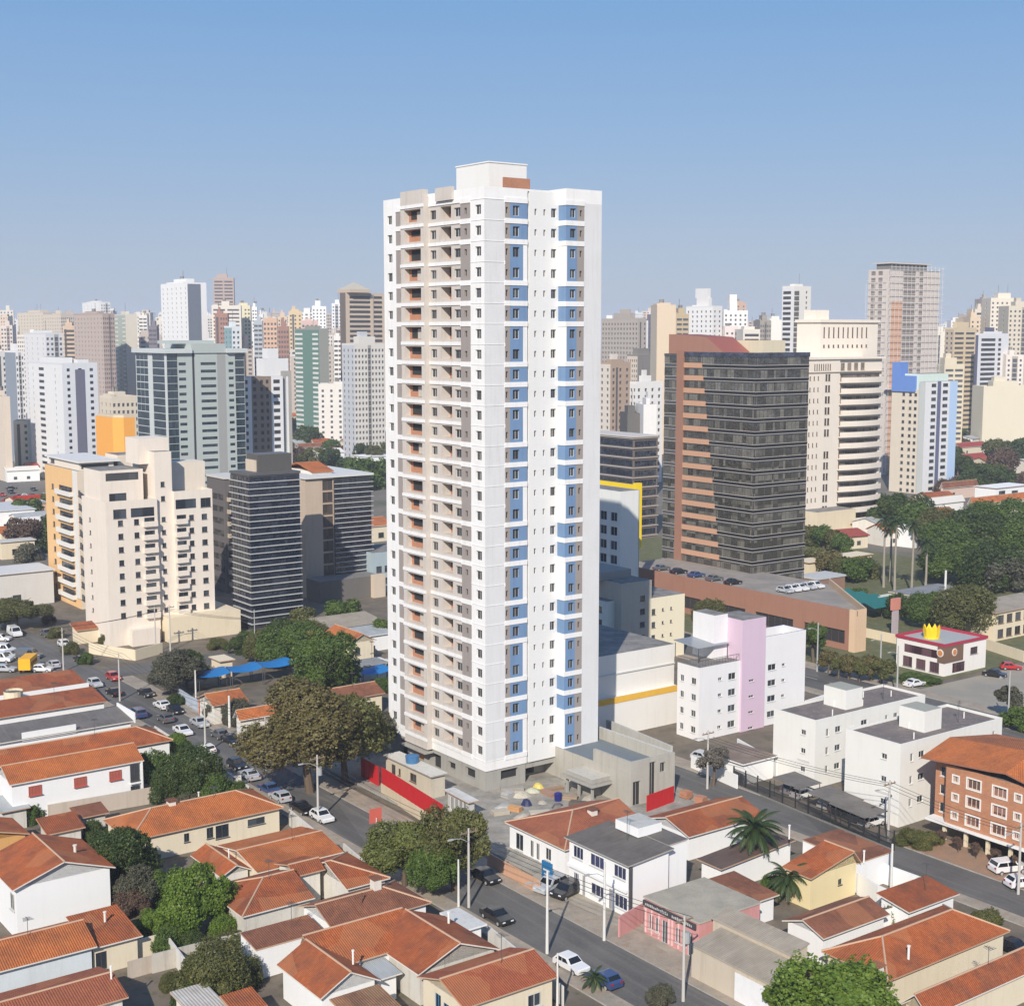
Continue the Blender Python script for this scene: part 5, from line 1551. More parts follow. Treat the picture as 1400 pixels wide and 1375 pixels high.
s.mb.box(s.lx - .1, s.lx + .1, -.1, 7.2, 4.7, 6.3, WHH); s.mb.box(s.lx - 17, s.lx - 9.0, .2, .42, 4.6, 5.9, WHH); fin(s)
house('small tiled house between two white parapets, behind the grey roof', Rc=(147, 958), z=4.6, lx=20, ly=7, rise=1.0, kind='shed', wall=WHH, roof=TILE2)
s = house('tiled house with a round cream water tank, farthest on the near side', Rc=(121, 936), z=4.6, lx=20, ly=8, rise=1.2, kind='shed', wall=WHH, roof=TILE2, dn=False)
s.mb.box(s.lx - 16, s.lx, -.2, .0, 3.6, 5.0, WHH); fin(s)
b = MB(); p = P(19, 967, 3.5)
o = thing('water_tank', 'cream round concrete water tank rising between tiled roofs', 'water tank', (p.x, p.y, 0))
b.tube([(0, 0, 0), (0, 0, 6.3)], [1.45, 1.5], CREAM, 16, False); b.obj('shell', o); b = MB(); b.tube([(0, 0, 6.0), (0, 0, 6.05)], 1.35, plain((.12, .12, .1)), 14); b.tube([(0, 0, 6.3), (0, 0, 6.36)], 1.55, CREAM, 16, False); b.obj('lid', o)
s = house('long cream house with hipped tile roof and front window band', (178, 1149), 3.3, (388,), (141,), 1.9, hip=(1, 1), wall=CRH, roof=TILE3, F=[(6.6, 7.3, 1.4, 2.5), (9.6, 10.5, 1.2, 2.6), (10.8, 12.6, .9, 2.6), (15.2, 17.6, 1.6, 2.5)], fr=FRD, dn=False)
cowl(s, 7.2, 4.6, 4.9); pipe(s, 11.5, 6, 4.9, .5); fin(s)
house('small dark red lean-to with rusty tiles below the red shutter house', (64, 1141), 2.9, (117,), (49,), .9, kind='shed', wall=STN, roof=TILE2, fr=FRD)
house('low beige tiled shed against the garden wall', (106, 1119), 2.6, (150,), 3.2, .6, kind='shed', wall=STN, roof=TILE4)
s = house('two-storey white house showing a big blank gable wall', (17, 1217), 5.9, (158,), 10.8, 1.9, ridge='y', wall=WHH, roof=TILE, verge=FASC, over=.5, dn=False)
pipe(s, s.lx * .74, 4.5, 6.6, 1.0, .16); s.win(.47, 2.4, 3.1, 1.2, 1.8, -math.pi / 2, FRW, GL); fin(s)
house('small orange walled house at the left edge', Rc=(41, 1139), z=3.4, lx=9.5, ly=7, rise=1.3, ridge='y', wall=wallm((.62, .34, .12), .3), roof=TILE)
house('lean-to with pale grey green sheet roof at the left edge', (0, 1111), 2.8, (42,), 5.5, .5, kind='shed', wall=STN, roof=SHEETG)
s = house('pale blue walled house with broad tile roof, lower left', Rc=(133, 1293), z=3.4, lx=15, ly=7.8, rise=1.4, wall=wallm((.62, .67, .70), .35), roof=TILE3, verge=FASC, dn=False)
vol(s, s.lx - .6, s.lx + 4.9, .4, 7.6, 3.1, .9, kind='shed', ridge='x', wall=CRH, roof=TILE, verge=FASC, F=[(.25, 1.4, .4, 2.3)], fr=FRD)
pipe(s, s.lx + 2.5, 4.6, 3.7, 1.0, .13); s.mb.box(s.lx + 4.4, s.lx + 6.8, 1.6, 1.8, 0, 2.2, CRH); fin(s)
s = house('ribbed tile roof house at the bottom left corner', Rc=(176, 1362), z=3.3, lx=19, ly=7.8, rise=.95, wall=OFFW, roof=tilem((.34, .10, .045), .3), dn=False)
pipe(s, s.lx - .5, 3, 3.6, 1.6, .09, WHITE); fin(s)
s = house('clean orange tile roof house with white verges', (352, 1193), 3.3, (470,), 10.8, 1.0, wall=CRH, roof=TILE3, verge=FASC, dn=False); fin(s)
s = house('low tile roofed annex in front of the cream window band', (302, 1199), 2.9, (346,), 8.5, 1.0, ridge='y', wall=OFFW, roof=TILE, verge=FASC, dn=False); pipe(s, 2.4, 3, 3.2, 1.5, .07, WHITE); fin(s)
# U-shaped house round a light well
s = house('long tile roofed house wrapped round a small courtyard, mould stained wall', (331, 1253), 3.4, (431,), 9.8, 1.6, hip=(1, 0), wall=STN, roof=TILE2, verge=FASC, dn=False)
xe = run(s.p, s.xd, 534); xm_ = run(s.p, s.xd, 474)
vol(s, s.lx + .01, xm_, s.ly * .5 - .1, s.ly, 4.2, .9, kind='gable', wall=OFFW, roof=TILE2, frac=.3)
vol(s, xm_ + .01, xe, 0, s.ly, 3.4, 1.6, wall=OFFW, roof=TILE2, verge=FASC, hip=(0, 1)); fin(s)
s = house('brown roofed house with a dead creeper on its ridge', (455, 1271), 3.3, (590,), 7.6, 1.4, hip=(0, 1), wall=WHH, roof=TILE4, dn=False); cowl(s, s.lx * .62, s.ly * .52, 5.1); pipe(s, s.lx * .4, 2.4, 3.9, 1.3, .07, FRB); fin(s)
house('narrow lean-to behind a tall white party wall', (350, 1298), 3.2, (444,), 3.6, .5, kind='shed', wall=WHH, roof=TILE4, over=.05)
s = house('sprawling house with two white gables and a flaking side wall', (438, 1365), 3.4, (521,), 8.8, 1.7, ridge='y', wall=WHH, roof=TILE, verge=FASC, dn=False)
g0, g1 = run(s.p, s.xd, 572) , run(s.p, s.xd, 673)
q = P(572, 1332, 3.4) - s.p; gy = q.x * s.yd[0] + q.y * s.yd[1]; gx = q.x * s.xd[0] + q.y * s.xd[1]
q2 = P(673, 1290, 3.4) - s.p; gx1 = q2.x * s.xd[0] + q2.y * s.xd[1]
vol(s, gx, gx1, gy, gy + 10.0, 3.4, 1.9, ridge='y', wall=STN, roof=TILE2, verge=FASC)
vol(s, s.lx * .5, (gx + gx1) / 2, 4.6, 10.4, 3.5, 1.7, ridge='x', wall=WHH, roof=TILE, frac=.85)
vol(s, s.lx + .3, gx - .2, 1.4, 5.0, 2.7, .3, kind='shed', wall=WHH, roof=SHEETG, verge=FASC)
pipe(s, s.lx * .8, 3.0, 4.2, 1.3, .1, WHITE); pipe(s, gx1 - 1.5, gy + 7, 3.9, 1.2, .12, WHITE); fin(s)
s = house('cream house with glossy red brown gable roof, bottom centre', (634, 1378), 3.7, (764,), 7.9, 1.25, wall=CRH, roof=tilem((.36, .09, .035), .35), F=[], S=[(2.0, 3.0, 1.2, 3.0), (3.4, 4.4, 1.0, 2.6)], fr=plain((.06, .25, .5)), dn=False)
s.win(s.lx - 3.4, .4, 1.3, 1.5, 1.3, 0, FRW, GL); fin(s)
house('weathered brown lean-to roof left of the cream house', (508, 1425), 3.1, (577,), 7.5, 1.0, kind='shed', wall=STN, roof=tilem((.30, .17, .09), .8))
house('tiny tiled outhouse roof beside the grey shed', (322, 1387), 2.7, (366,), 3.4, .5, kind='shed', wall=STN, roof=TILE)
house('pale grey sheet roofed shed at the bottom edge', (262, 1388), 2.7, (311,), 5, .3, kind='shed', wall=OFFW, roof=sheetm((.5, .47, .42), .3))
s = house('white flat roofed garage beside the street', (640, 1272), 3.0, (666,), (601,), 0, kind='flat', wall=WHH, roof=wallm((.6, .6, .58), .7), verge=WHH)

# ---- between the main street and the back street
s = house('white bungalow with hipped red roof right beside the building site', (772, 1162), 3.5, 13.5, (690,), 2.0, hip=(1, 0), wall=WHH, roof=tilem((.33, .10, .05), .5), verge=FASC, S=[(1.2, 2.8, .5, 2.6), (4.2, 4.9, .4, 2.5), (5.4, 6.1, .4, 2.5), (7.3, 8.4, 1.0, 2.5)], dn=False); cowl(s, 8, 4.6, 4.9); fin(s)
s = Bld('house', 'two-storey white house with dark sheet roof and rows of blue tinted windows', 'house', 859, (771,), (922,), py=1184, z=6.3)
s.rb = MB(); L = s.ly
NV = glassm((.02, .025, .07), .08, .3)
S1 = [(.8, 2.9, 4.2, 5.6), (4.4, 7.2, 4.2, 5.6), (9.2, 11.6, 4.2, 5.6)]; S1 = [(a * L / 13.2, b_ * L / 13.2, c, e) for a, b_, c, e in S1]
S2 = [(a * L / 13.2, b_ * L / 13.2, c, e) for a, b_, c, e in [(.9, 2.0, .8, 2.4), (2.7, 3.4, .1, 2.5), (4.6, 7.4, .9, 2.2), (8.2, 9.0, .1, 2.5), (9.4, 11.9, .8, 2.3)]]
vol(s, 0, s.lx, 0, L, 6.3, .55, kind='shed', ridge='y', wall=WHH, roof=SHEETD, verge=wallm((.4, .38, .34)), S=S1 + S2, gl=NV, mull=2)
s.mb.box(.1, .42, .5, L - .4, 3.0, 3.35, WHH); s.mb.box(.44, .8, .2, .42, 0, 6, FRD)
xe = run(s.p, s.xd, 949)
vol(s, s.lx + .01, xe, 1.0, L - 1, 6.9, .1, kind='shed', ridge='y', wall=WHH, roof=SHEETD, verge=wallm((.4, .38, .34)), over=.1)
s.mb.box(s.lx - 1.2, s.lx + 2.4, L * .42, L * .42 + 4.0, 6.9, 8.0, WHH, wallm((.5, .5, .47), .7)); fin(s)
# pink shop
PNK = wallm((.60, .29, .28), .45)
s = Bld('shop', 'pink shop with a black lettered fascia and flat beige roof', 'shop', 956, (879,), (1041,), py=1263, z=4.1)
s.rb = MB(); L = s.ly
flat_r = groundm((.42, .38, .30), (.33, .30, .24), .35)
vol(s, 0, s.lx, 0, L, 4.1, 0, kind='flat', wall=PNK, roof=flat_r, verge=wallm((.45, .42, .36)), over=.12, S=[(L * f, L * f + .75, .9, 2.5) for f in (.08, .2, .56, .67)] + [(L * .32, L * .42, .1, 2.6), (L * .78, L * .86, .1, 2.6)], fr=FRW)
b = MB(); b.box(-.2, -.02, .4, L - .2, 3.35, 3.95, plain((.06, .06, .065), .5))
rr2 = random.Random(3)
y = L - .6
while y > 1.0:
    if not (L * .45 < y < L * .52):
        h_ = rr2.uniform(.2, .34); b.box(-.215, -.201, y - .16, y, 3.5, 3.5 + h_, plain((.5, .5, .48)))
    y -= .26
s.part('fascia_sign', b)
for f in (.04, .15, .28, .46, .52, .63, .73): s.mb.box(-.0, .115, L * (1 - f) - .12, L * (1 - f), .3, 3.1, plain((.75, .55, .53)))
fin(s)
s = house('long beige sheet roofed workshop with stepped second roof', (1081, 1305), 4.7, (1107,), (972,), .5, kind='shed', ridge='y', wall=wallm((.55, .48, .38), .5), roof=SHEETB, verge=wallm((.4, .35, .28)), dn=False, over=.15)
q = P(1055, 1346, 3.5) - s.p; ax, ay = q.x * s.xd[0] + q.y * s.xd[1], q.x * s.yd[0] + q.y * s.yd[1]
q = P(938, 1292, 3.5) - s.p; by = q.x * s.yd[0] + q.y * s.yd[1]
vol(s, ax, -.02, ay, by, 3.5, .7, kind='shed', ridge='y', wall=wallm((.55, .48, .38), .5), roof=SHEETB, verge=wallm((.4, .35, .28)), over=.12)
b = MB(); b.box(ax + .04, ax + .1, by - 10.6, by - 6.2, 0, 2.9, plain((.78, .78, .78), .5)); s.part('garage_door', b); fin(s)
# roofs behind them, towards the back street
house('low house with wide plain orange roof behind the dark sheet roof', (942, 1144), 3.2, (1047,), 8.5, 1.3, wall=WHH, roof=TILE2, verge=FASC)
house('low house with dark brown roof behind the palm', (986, 1188), 3.0, (1088,), (952,), .8, kind='shed', ridge='y', wall=WHH, roof=sheetm((.12, .08, .065), .25))
s = house('yellow house with a broad hipped orange roof near the back street', (1109, 1201), 3.9, (1178,), (1068,), 1.5, kind='gable', ridge='y', wall=wallm((.74, .62, .36), .15), roof=TILE, F=[(4.6, 5.2, 1.8, 2.5)], frac=.85, fr=FRD, dn=False)
vol(s, s.lx + .01, run(s.p, s.xd, 1228), .6, 9, 3.6, .3, kind='shed', wall=WHH, roof=TILE4, over=.05); pipe(s, s.lx * .6, 8, 5, 1.6, .1, WHITE); pipe(s, s.lx + 1, .5, 3.4, 1.4, .1, WHITE); fin(s)
house('dark brown tile house between the two palms', (1022, 1237), 2.9, (1066,), 7, .5, kind='shed', wall=WHH, roof=TILE4, verge=FASC)
house('brown roofed house with a white side wall, in front of the yellow one', (1126, 1283), 3.2, (1217,), (1069,), 1.0, wall=WHH, roof=TILE4, verge=FASC)
house('small brown roof beside the back street with white corner wall', (1243, 1247), 3.0, (1312,), (1197,), .7, kind='shed', wall=WHH, roof=TILE2, verge=FASC)
s = house('large orange hipped roof house, lower right', (1214, 1341), 3.3, (1381,), (1123,), 1.9, hip=(1, 1), wall=CRH, roof=TILE, dn=False); pipe(s, 4.5, 1.2, 3.6, 1.5, .12, WHITE); fin(s)
s = house('dark orange roof house at the bottom right corner', (1270, 1390), 3.2, (1425,), (1229,), 1.5, wall=CRH, roof=TILE2, verge=FASC, dn=False); cowl(s, 2, 7.5, 4.0); fin(s)
house('small rust red roof behind the beige workshop', (1098, 1330), 2.6, (1122,), 8, .4, kind='shed', wall=PNK, roof=TILE2)

# ---- left of the tower, far side of the main street
house('old tile roofed house beside the blue shade sails', (291, 965), 3.4, (340,), (268,), 1.3, wall=OFFW, roof=TILE3)
house('tile roofed house half under the big dry tree', (327, 985), 3.4, (405,), (318,), 1.4, wall=OFFW, roof=TILE3, verge=FASC)
house('brown roofed house right behind the big dry tree', (440, 962), 3.4, (527,), 7, 1.3, wall=CRH, roof=TILE4)
s = house('cream house with twin front gables below the finned office block', (478, 880), 4.2, (515,), (440,), 1.6, ridge='y', wall=CRH, roof=TILE3, dn=False, F=[(1.0, 2.2, 1.6, 3.0), (4.4, 5.6, 1.6, 3.0)], fr=FRD); fin(s)
b = MB()
BLU_ = plain((.012, .16, .42), .6)
def sail(label, pa, w, l, sh=0.0):
    p = P(*pa, 3.2) + Vector((VX, VY, 0)) * sh
    o = thing('shade_sail', label, 'canopy', (p.x, p.y, 0), GA, 'blue car park shade sails')
    b = MB(); n = 6
    for i in range(n):
        for j in range(4):
            f = lambda u, v: (w * u, l * v, 3.2 + .5 * math.sin(math.pi * v) - .35 * math.sin(math.pi * u))
            b.face([f(i / n, j / 4), f((i + 1) / n, j / 4), f((i + 1) / n, (j + 1) / 4), f(i / n, (j + 1) / 4)], BLU_)
    b.obj('canopy', o)
    for x, y in ((.1, .1), (w - .1, .1), (.1, l - .1), (w - .1, l - .1)):
        b = MB(); b.tube([(x, y, 0), (x, y, 3.25)], .07, FRD, 6); b.obj('post', o)
sail('blue fabric car park shade, leftmost of the row beside the tall bush', (272, 926), 6.2, 5.5)
sail('blue fabric car park shade, middle one of the row behind the tiled house', (272, 926), 6.2, 5.5, 6.4)
sail('blue fabric car park shade, rightmost of the row before the clipped bush', (272, 926), 6.2, 5.5, 12.8)
sail('blue fabric car park shade beside the tower wall', (496, 922), 6.0, 5.0)
house('small tiled entrance roof before the cream flats', (104, 862), 3.0, (141,), 4, .9, kind='shed', wall=CREAM, roof=TILE2)
house('low brown flat roofed annex between the lilac flats and the walk-up block', (1016, 1046), 3.2, (1064,), 8, 0, kind='flat', wall=WHH, roof=groundm((.20, .15, .12), (.26, .2, .16), .4), verge=WHH)
house('grey flat roofed shed between the twin gable house and the tower', (492, 912), 3.0, (532,), 5, 0, kind='flat', wall=OFFW, roof=groundm((.3, .3, .29), (.22, .22, .21), .4), verge=CONC, name='shed', cat='shed')
house('beige tiled outbuilding behind the round green trees', (418, 878), 3.4, (446,), 7, 1.2, wall=CRH, roof=TILE4)
house('grey sheet roofed workshop between the finned office block and the tower', (436, 862), 3.6, 16, 9, .8, kind='shed', wall=OFFW, roof=SHEETB, verge=CONC)
house('white sheet roofed store close to the tower left side', (486, 872), 3.4, 12, 7, .6, kind='shed', wall=WHH, roof=SHEETG, verge=WHH)
house('cream gatehouse of the finned office block', (300, 905), 3.4, (322,), 5, 0, kind='flat', wall=CREAM, roof=CREAM, F=[(1, 2, .2, 2.2)], fr=FRB, name='gatehouse', cat='gatehouse')
house('small white kiosk roof by the finned office block', (372, 872), 3.0, (400,), 6, 0, kind='flat', wall=WHH, roof=wallm((.5, .49, .47), .4), name='kiosk', cat='kiosk')
# ---- right: small buildings round the car park and behind the park
s = Bld('parking_canopy', 'dark green fabric parking canopy near the roundabout', 'canopy', 1195, 16.0, 10.0, py=850)
b = MB(); gcan = plain((.015, .14, .13), .6)
for k in range(4): b.slab([(0, k * 4, 3.0), (10, k * 4, 3.0), (10, k * 4 + 3.9, 4.2), (0, k * 4 + 3.9, 4.2)], .06, gcan)
s.part('canopy', b)
for k in range(4):
    b = MB(); b.tube([(5, k * 4 + 2, 0), (5, k * 4 + 2, 3.5)], .1, FRD, 6); s.part('post', b)
house('small lime green kiosk beside the green canopy', (1218, 820), 3.6, 5.5, 5, 0, kind='flat', wall=wallm((.6, .66, .18), .2), roof=wallm((.6, .62, .5)), name='kiosk', cat='kiosk')
house('grey flat roofed pavilion among the park trees', (1262, 818), 3.6, (1330,), 10, 0, kind='flat', wall=wallm((.5, .47, .42)), roof=groundm((.25, .26, .28), (.2, .2, .21), .3), verge=CREAM, F=[(1, 8, .6, 2.4)], name='pavilion', cat='pavilion', fr=FRD)
house('cream two-storey building cut by the right edge behind the restaurant', (1362, 838), 6.2, 22, 9, .6, kind='shed', wall=CREAM, roof=SHEETB, F=[(1 + k * 3, 3 + k * 3, .6 + j * 3, 2.4 + j * 3) for k in range(5) for j in range(2)], fr=FRB)
house('cream gate wall building in front of the cream tower', (1106, 770), 4.0, 26, 6, 0, kind='flat', wall=CREAM, roof=CREAM)
house('white modern house at the right edge beyond the park', (1362, 668), 6.5, 22, 10, 0, kind='flat', wall=WHH, roof=WHH, F=[(2, 6, 1, 2.4), (2, 6, 4, 5.4), (10, 14, 2.5, 5)], fr=FRD)
for lab, N_, R_, L_, rf, w in [
    ('red roofed house with cream gable right of the blue white tower', (1322, 628), 1352, 1304, plain((.30, .05, .035)), CRH),
    ('long dark red roof house behind the cream gable house', (1312, 612), 1350, 1300, plain((.30, .05, .035)), CRH),
    ('grey roofed hall on the right beyond the blue white tower', (1316, 565), 1345, 1306, SHEETG, OFFW),
    ('white walled hall with grey roof at the right edge', (1356, 580), 1402, 1350, SHEETG, WHH),
    ('bright red roof house cut by the right edge', (1376, 595), 1425, 1370, plain((.42, .06, .035)), plain((.5, .08, .05))),
    ('orange roof house half hidden behind the park trees', (1330, 690), 1405, 1322, TILE3, CRH),
    ('low pink and white house before the blue white tower', (1290, 668), 1338, 1284, TILE4, wallm((.66, .5, .42))),
    ('white garden wall house left of the park trees', (1272, 690), 1320, 1262, wallm((.62, .6, .56)), WHH)]:
    house(lab, N_, 4.6, (R_,), (L_,), 2.2, ridge='x', wall=w, roof=rf, verge=FASC, F=[(2, 3.4, 1.2, 2.6), (6, 7.4, 1.2, 2.6)], fr=FRD)
for lab, N_, R_, L_, z, kind, rf, w in [
    ('long white hall roof behind the dark finned office block', (345, 655), 440, 330, 7, 'shed', wallm((.72, .71, .68), .3), WHH),
    ('blue grey sheet roof hall behind the finned office block', (395, 664), 432, 384, 7, 'gable', sheetm((.2, .27, .36), .4), wallm((.4, .46, .5))),
    ('white hall with low pitched roof right of the brown striped block', (432, 620), 472, 420, 7, 'gable', wallm((.68, .67, .64), .3), WHH),
    ('orange roofed cream house left of the tall tower', (470, 605), 498, 463, 5, 'gable', TILE3, CRH),
    ('brown roofed long house behind the white halls', (410, 612), 455, 402, 4, 'gable', TILE4, OFFW),
    ('grey roofed workshop close left of the tall tower', (480, 580), 530, 470, 5, 'gable', SHEETG, OFFW),
    ('white flat house close left of the tall tower', (500, 625), 540, 494, 5, 'flat', WHH, WHH),
    ('pink and white house beside the tall tower', (490, 650), 535, 484, 5, 'gable', TILE3, wallm((.66, .4, .4))),
    ('orange roof house low beside the tall tower', (505, 720), 540, 499, 5, 'gable', TILE3, CRH),
    ('grey white hall with flat roof, far left below the slab tower', (-10, 700), 50, -40, 7, 'flat', wallm((.55, .56, .57), .4), WHH),
    ('large pale flat roofed hall left of the orange flats', (-40, 790), 76, -60, 8, 'flat', wallm((.58, .59, .60), .3), wallm((.6, .58, .55))),
    ('white store building at the far left edge', (0, 742), 50, -8, 5, 'flat', wallm((.55, .54, .5), .4), CREAM),
    ('peach and white shop with a red portal, far left', (22, 690), 68, 8, 6, 'flat', wallm((.6, .55, .5), .4), wallm((.62, .42, .28)))]:
    s = house(lab, N_, z, (R_,), (L_,) if N_[0] - L_ > 6 else 14, 1.8, ridge='x', kind=kind, wall=w, roof=rf, verge=FASC, F=[(3, 5, 1.2, 2.8), (9, 11, 1.2, 2.8)], fr=FRD, dn=False)
    if 'red portal' in lab: s.mb.box(-1, .2, -1, 0, 0, 9, plain((.5, .04, .02))); s.mb.box(-1, 8, -1, 0, 7.5, 9, plain((.5, .04, .02)))
    fin(s)

# ---- low roofs farther off, wherever the ground shows between the towers
rr = random.Random(21)
KIND = [('terracotta', TILE3, CRH), ('terracotta', TILE, OFFW), ('terracotta', TILE2, CRH), ('white', wallm((.68, .67, .64), .3), WHH), ('grey', SHEETG, OFFW), ('dark red', plain((.30, .06, .04)), CRH)]
def lowhouse(px, py, k=None):
    p = P(px, py, 0)
    nm, rf, wl = KIND[k if k is not None else rr.randrange(6)]
    w, l, z, r_ = rr.uniform(9, 16), rr.uniform(8, 13), rr.uniform(3.2, 5.5), rr.uniform(1.2, 2.2)
    class S_: pass
    root = thing('low_house', 'low house with a %s roof among trees far behind' % nm, 'house', (p.x, p.y, 0), GA + rr.uniform(-.25, .25), 'low far houses with %s roofs' % nm)
    b = MB(); b.box(0, w, 0, l, 0, z, wl)
    b.face([(0, 0, z), (0, l, z), (0, l / 2, z + r_)], wl); b.face([(w, 0, z), (w, l, z), (w, l / 2, z + r_)], wl)
    for q in range(2): b.box(w * (.2 + .4 * q), w * (.2 + .4 * q) + 1.4, -.04, -.005, 1, 2.3, plain((.07, .07, .08)))
    b.obj('wall', root)
    b = MB(); b.slab([(-.4, -.5, z), (w + .4, -.5, z), (w + .4, l / 2, z + r_), (-.4, l / 2, z + r_)], .2, rf); b.slab([(w + .4, l + .5, z), (-.4, l + .5, z), (-.4, l / 2, z + r_), (w + .4, l / 2, z + r_)], .2, rf)
    b.obj('roof', root)
for i in range(46): lowhouse(rr.uniform(335, 535), rr.uniform(510, 640))
for i in range(16): lowhouse(rr.uniform(1285, 1410), rr.uniform(535, 660))
for i in range(12): lowhouse(rr.uniform(-10, 60), rr.uniform(600, 760))
for i in range(10): lowhouse(rr.uniform(1110, 1290), rr.uniform(690, 760))
# ------------------------------------------------------------------ trees
L_DARK = leafm((.028, .056, .012), (.078, .115, .022)); L_MID = leafm((.045, .092, .013), (.12, .18, .03)); L_BRIGHT = leafm((.065, .135, .010), (.17, .25, .03))
L_OLIVE = leafm((.070, .080, .020), (.165, .165, .05)); L_DRY = leafm((.095, .085, .026), (.205, .17, .062)); L_GREY = leafm((.075, .078, .05), (.14, .135, .09)); L_BROWN = leafm((.10, .062, .045), (.17, .11, .08))
L_PALM = leafm((.035, .065, .015), (.10, .13, .035))
BARK = wallm((.13, .095, .065), .5); PBARK = wallm((.30, .27, .22), .4)

def crown_mesh(seed, n_leaf, size, n_lobe=11, flat=1.0, gap=.15):
    g = np.random.default_rng(seed)
    th = g.uniform(0, 2 * np.pi, n_lobe); zc = g.uniform(-.6, .95, n_lobe); rad = np.sqrt(np.clip(1 - zc ** 2, .1, 1)) * g.uniform(.3, .86, n_lobe)
    C = np.stack([np.cos(th) * rad, np.sin(th) * rad, zc * .62], 1); C[0] = (0, 0, .25); LR = g.uniform(.17, .40, n_lobe); LR[0] = .5; LR[1] = .42
    pts, nrm, lob = [], [], []
    need = n_leaf
    while need > 0:
        k = g.integers(0, n_lobe, need * 2)
        d = g.normal(size=(need * 2, 3)); d[:, 2] += .25; d /= np.linalg.norm(d, axis=1)[:, None]
        r = LR[k] * (1 - np.abs(g.normal(0, .16, need * 2)))
        wob = 1 + .22 * np.sin(7 * d[:, 0] + k) * np.sin(6 * d[:, 1] + 2 * k) + .12 * np.sin(13 * d[:, 2] + 9 * d[:, 0])
        p = C[k] + d * (r * wob)[:, None]
        dist = np.linalg.norm(p[:, None, :] - C[None], axis=2) / LR[None]
        dist[np.arange(len(k)), k] = 9
        ok = dist.min(1) > .78
        p, d, kk = p[ok][:need], d[ok][:need], k[ok][:need]
        pts.append(p); nrm.append(d); lob.append(kk); need -= len(p)
    p = np.concatenate(pts); d = np.concatenate(nrm); k = np.concatenate(lob)
    p = p / np.quantile(np.abs(p[:, :2]), .985)
    p[:, 2] = (p[:, 2] - np.median(p[:, 2])) * flat * 1.12
    nn = d + g.normal(0, .8, d.shape); nn /= np.linalg.norm(nn, axis=1)[:, None]
    a = np.cross(nn, g.normal(size=nn.shape)); a /= np.linalg.norm(a, axis=1)[:, None]
    b_ = np.cross(nn, a)
    s1 = (size * g.uniform(.6, 1.35, len(p)))[:, None]; s2 = s1 * g.uniform(.55, .9, len(p))[:, None]
    V = np.stack([p - a * s1, p - b_ * s2 + nn * s2 * .25, p + a * s1, p + b_ * s2 + nn * s2 * .25], 1).reshape(-1, 3)
    me = bpy.data.meshes.new('crown')
    n = len(p)
    me.vertices.add(4 * n); me.vertices.foreach_set('co', V.astype(np.float32).ravel())
    me.loops.add(4 * n); me.loops.foreach_set('vertex_index', np.arange(4 * n, dtype=np.int32))
    me.polygons.add(n); me.polygons.foreach_set('loop_start', np.arange(0, 4 * n, 4, dtype=np.int32))
    at = me.attributes.new('tint', 'FLOAT', 'FACE')
    t_ = np.clip(.45 * g.random(n_lobe)[k] + .65 * g.random(n), 0, 1)
    at.data.foreach_set('value', t_.astype(np.float32))
    me.materials.append(L_MID)
    me.update(calc_edges=True)
    return me
CROWN_N = [crown_mesh(40 + i, 26000, .034, 22 + 3 * i) for i in range(4)]
CROWN_M = [crown_mesh(60 + i, 6500, .068, 15 + i) for i in range(4)]
CROWN_F = [crown_mesh(80 + i, 900, .17, 9) for i in range(3)]
CROWN_U = crown_mesh(99, 36000, .026, 30, .8); CROWN_B = crown_mesh(98, 42000, .026, 26)
tr = random.Random(17)
def tree(label, px, py, h, r, leaf, near=1, rz=None, group=None, proto=None, dens=1.0, z0=0.0, name='tree', dx=0, dy=0, w=None):
    """ground point by its place in the photo; h total height, r crown radius in metres"""
    p = P(px, py, z0) if py is not None else w
    o = thing(name, label, 'shrub' if name == 'shrub' else 'tree', (p.x, p.y, z0), tr.uniform(0, 6.28), group)
    rz = rz or r * .8
    zc = h - rz * .95
    b = MB()
    if near < 2:
        top = max(.4, zc - rz * .2)
        br = .035 * h if name != 'shrub' else .04
        b.tube([(0, 0, -.1), (.06 * r, .03 * r, top * .5), (.0, .08 * r, top)], [br * 1.25, br, br * .8], BARK, 8)
        for k in range(6):
            a = k * 1.05 + .4
            e = Vector((math.cos(a) * r * .55, math.sin(a) * r * .55, zc + rz * (.1 + .3 * ((k * 7) % 3))))
            mpt = Vector((math.cos(a) * r * .2, math.sin(a) * r * .2, (top + e.z) / 2 + .1))
            b.tube([(0, .08 * r, top * .92), mpt, e], [br * .6, br * .4, br * .12], BARK, 5, False)
    else:
        b.tube([(0, 0, 0), (0, 0, zc)], [.3, .2], BARK, 5)
    b.obj('trunk', o)
    me = proto or ((CROWN_N, CROWN_M, CROWN_F)[near][tr.randrange(3)])
    c = link('crown', me, o, (0, 0, zc), 0)
    c.scale = (r * tr.uniform(.92, 1.05), r * tr.uniform(.92, 1.05), rz)
    c.material_slots[0].link = 'OBJECT'; c.material_slots[0].material = leaf
    return o
def clump(label, px, py, h, r, leaf, near=0): return tree(label, px, py, h, r, leaf, near, name='shrub', rz=h * .62)

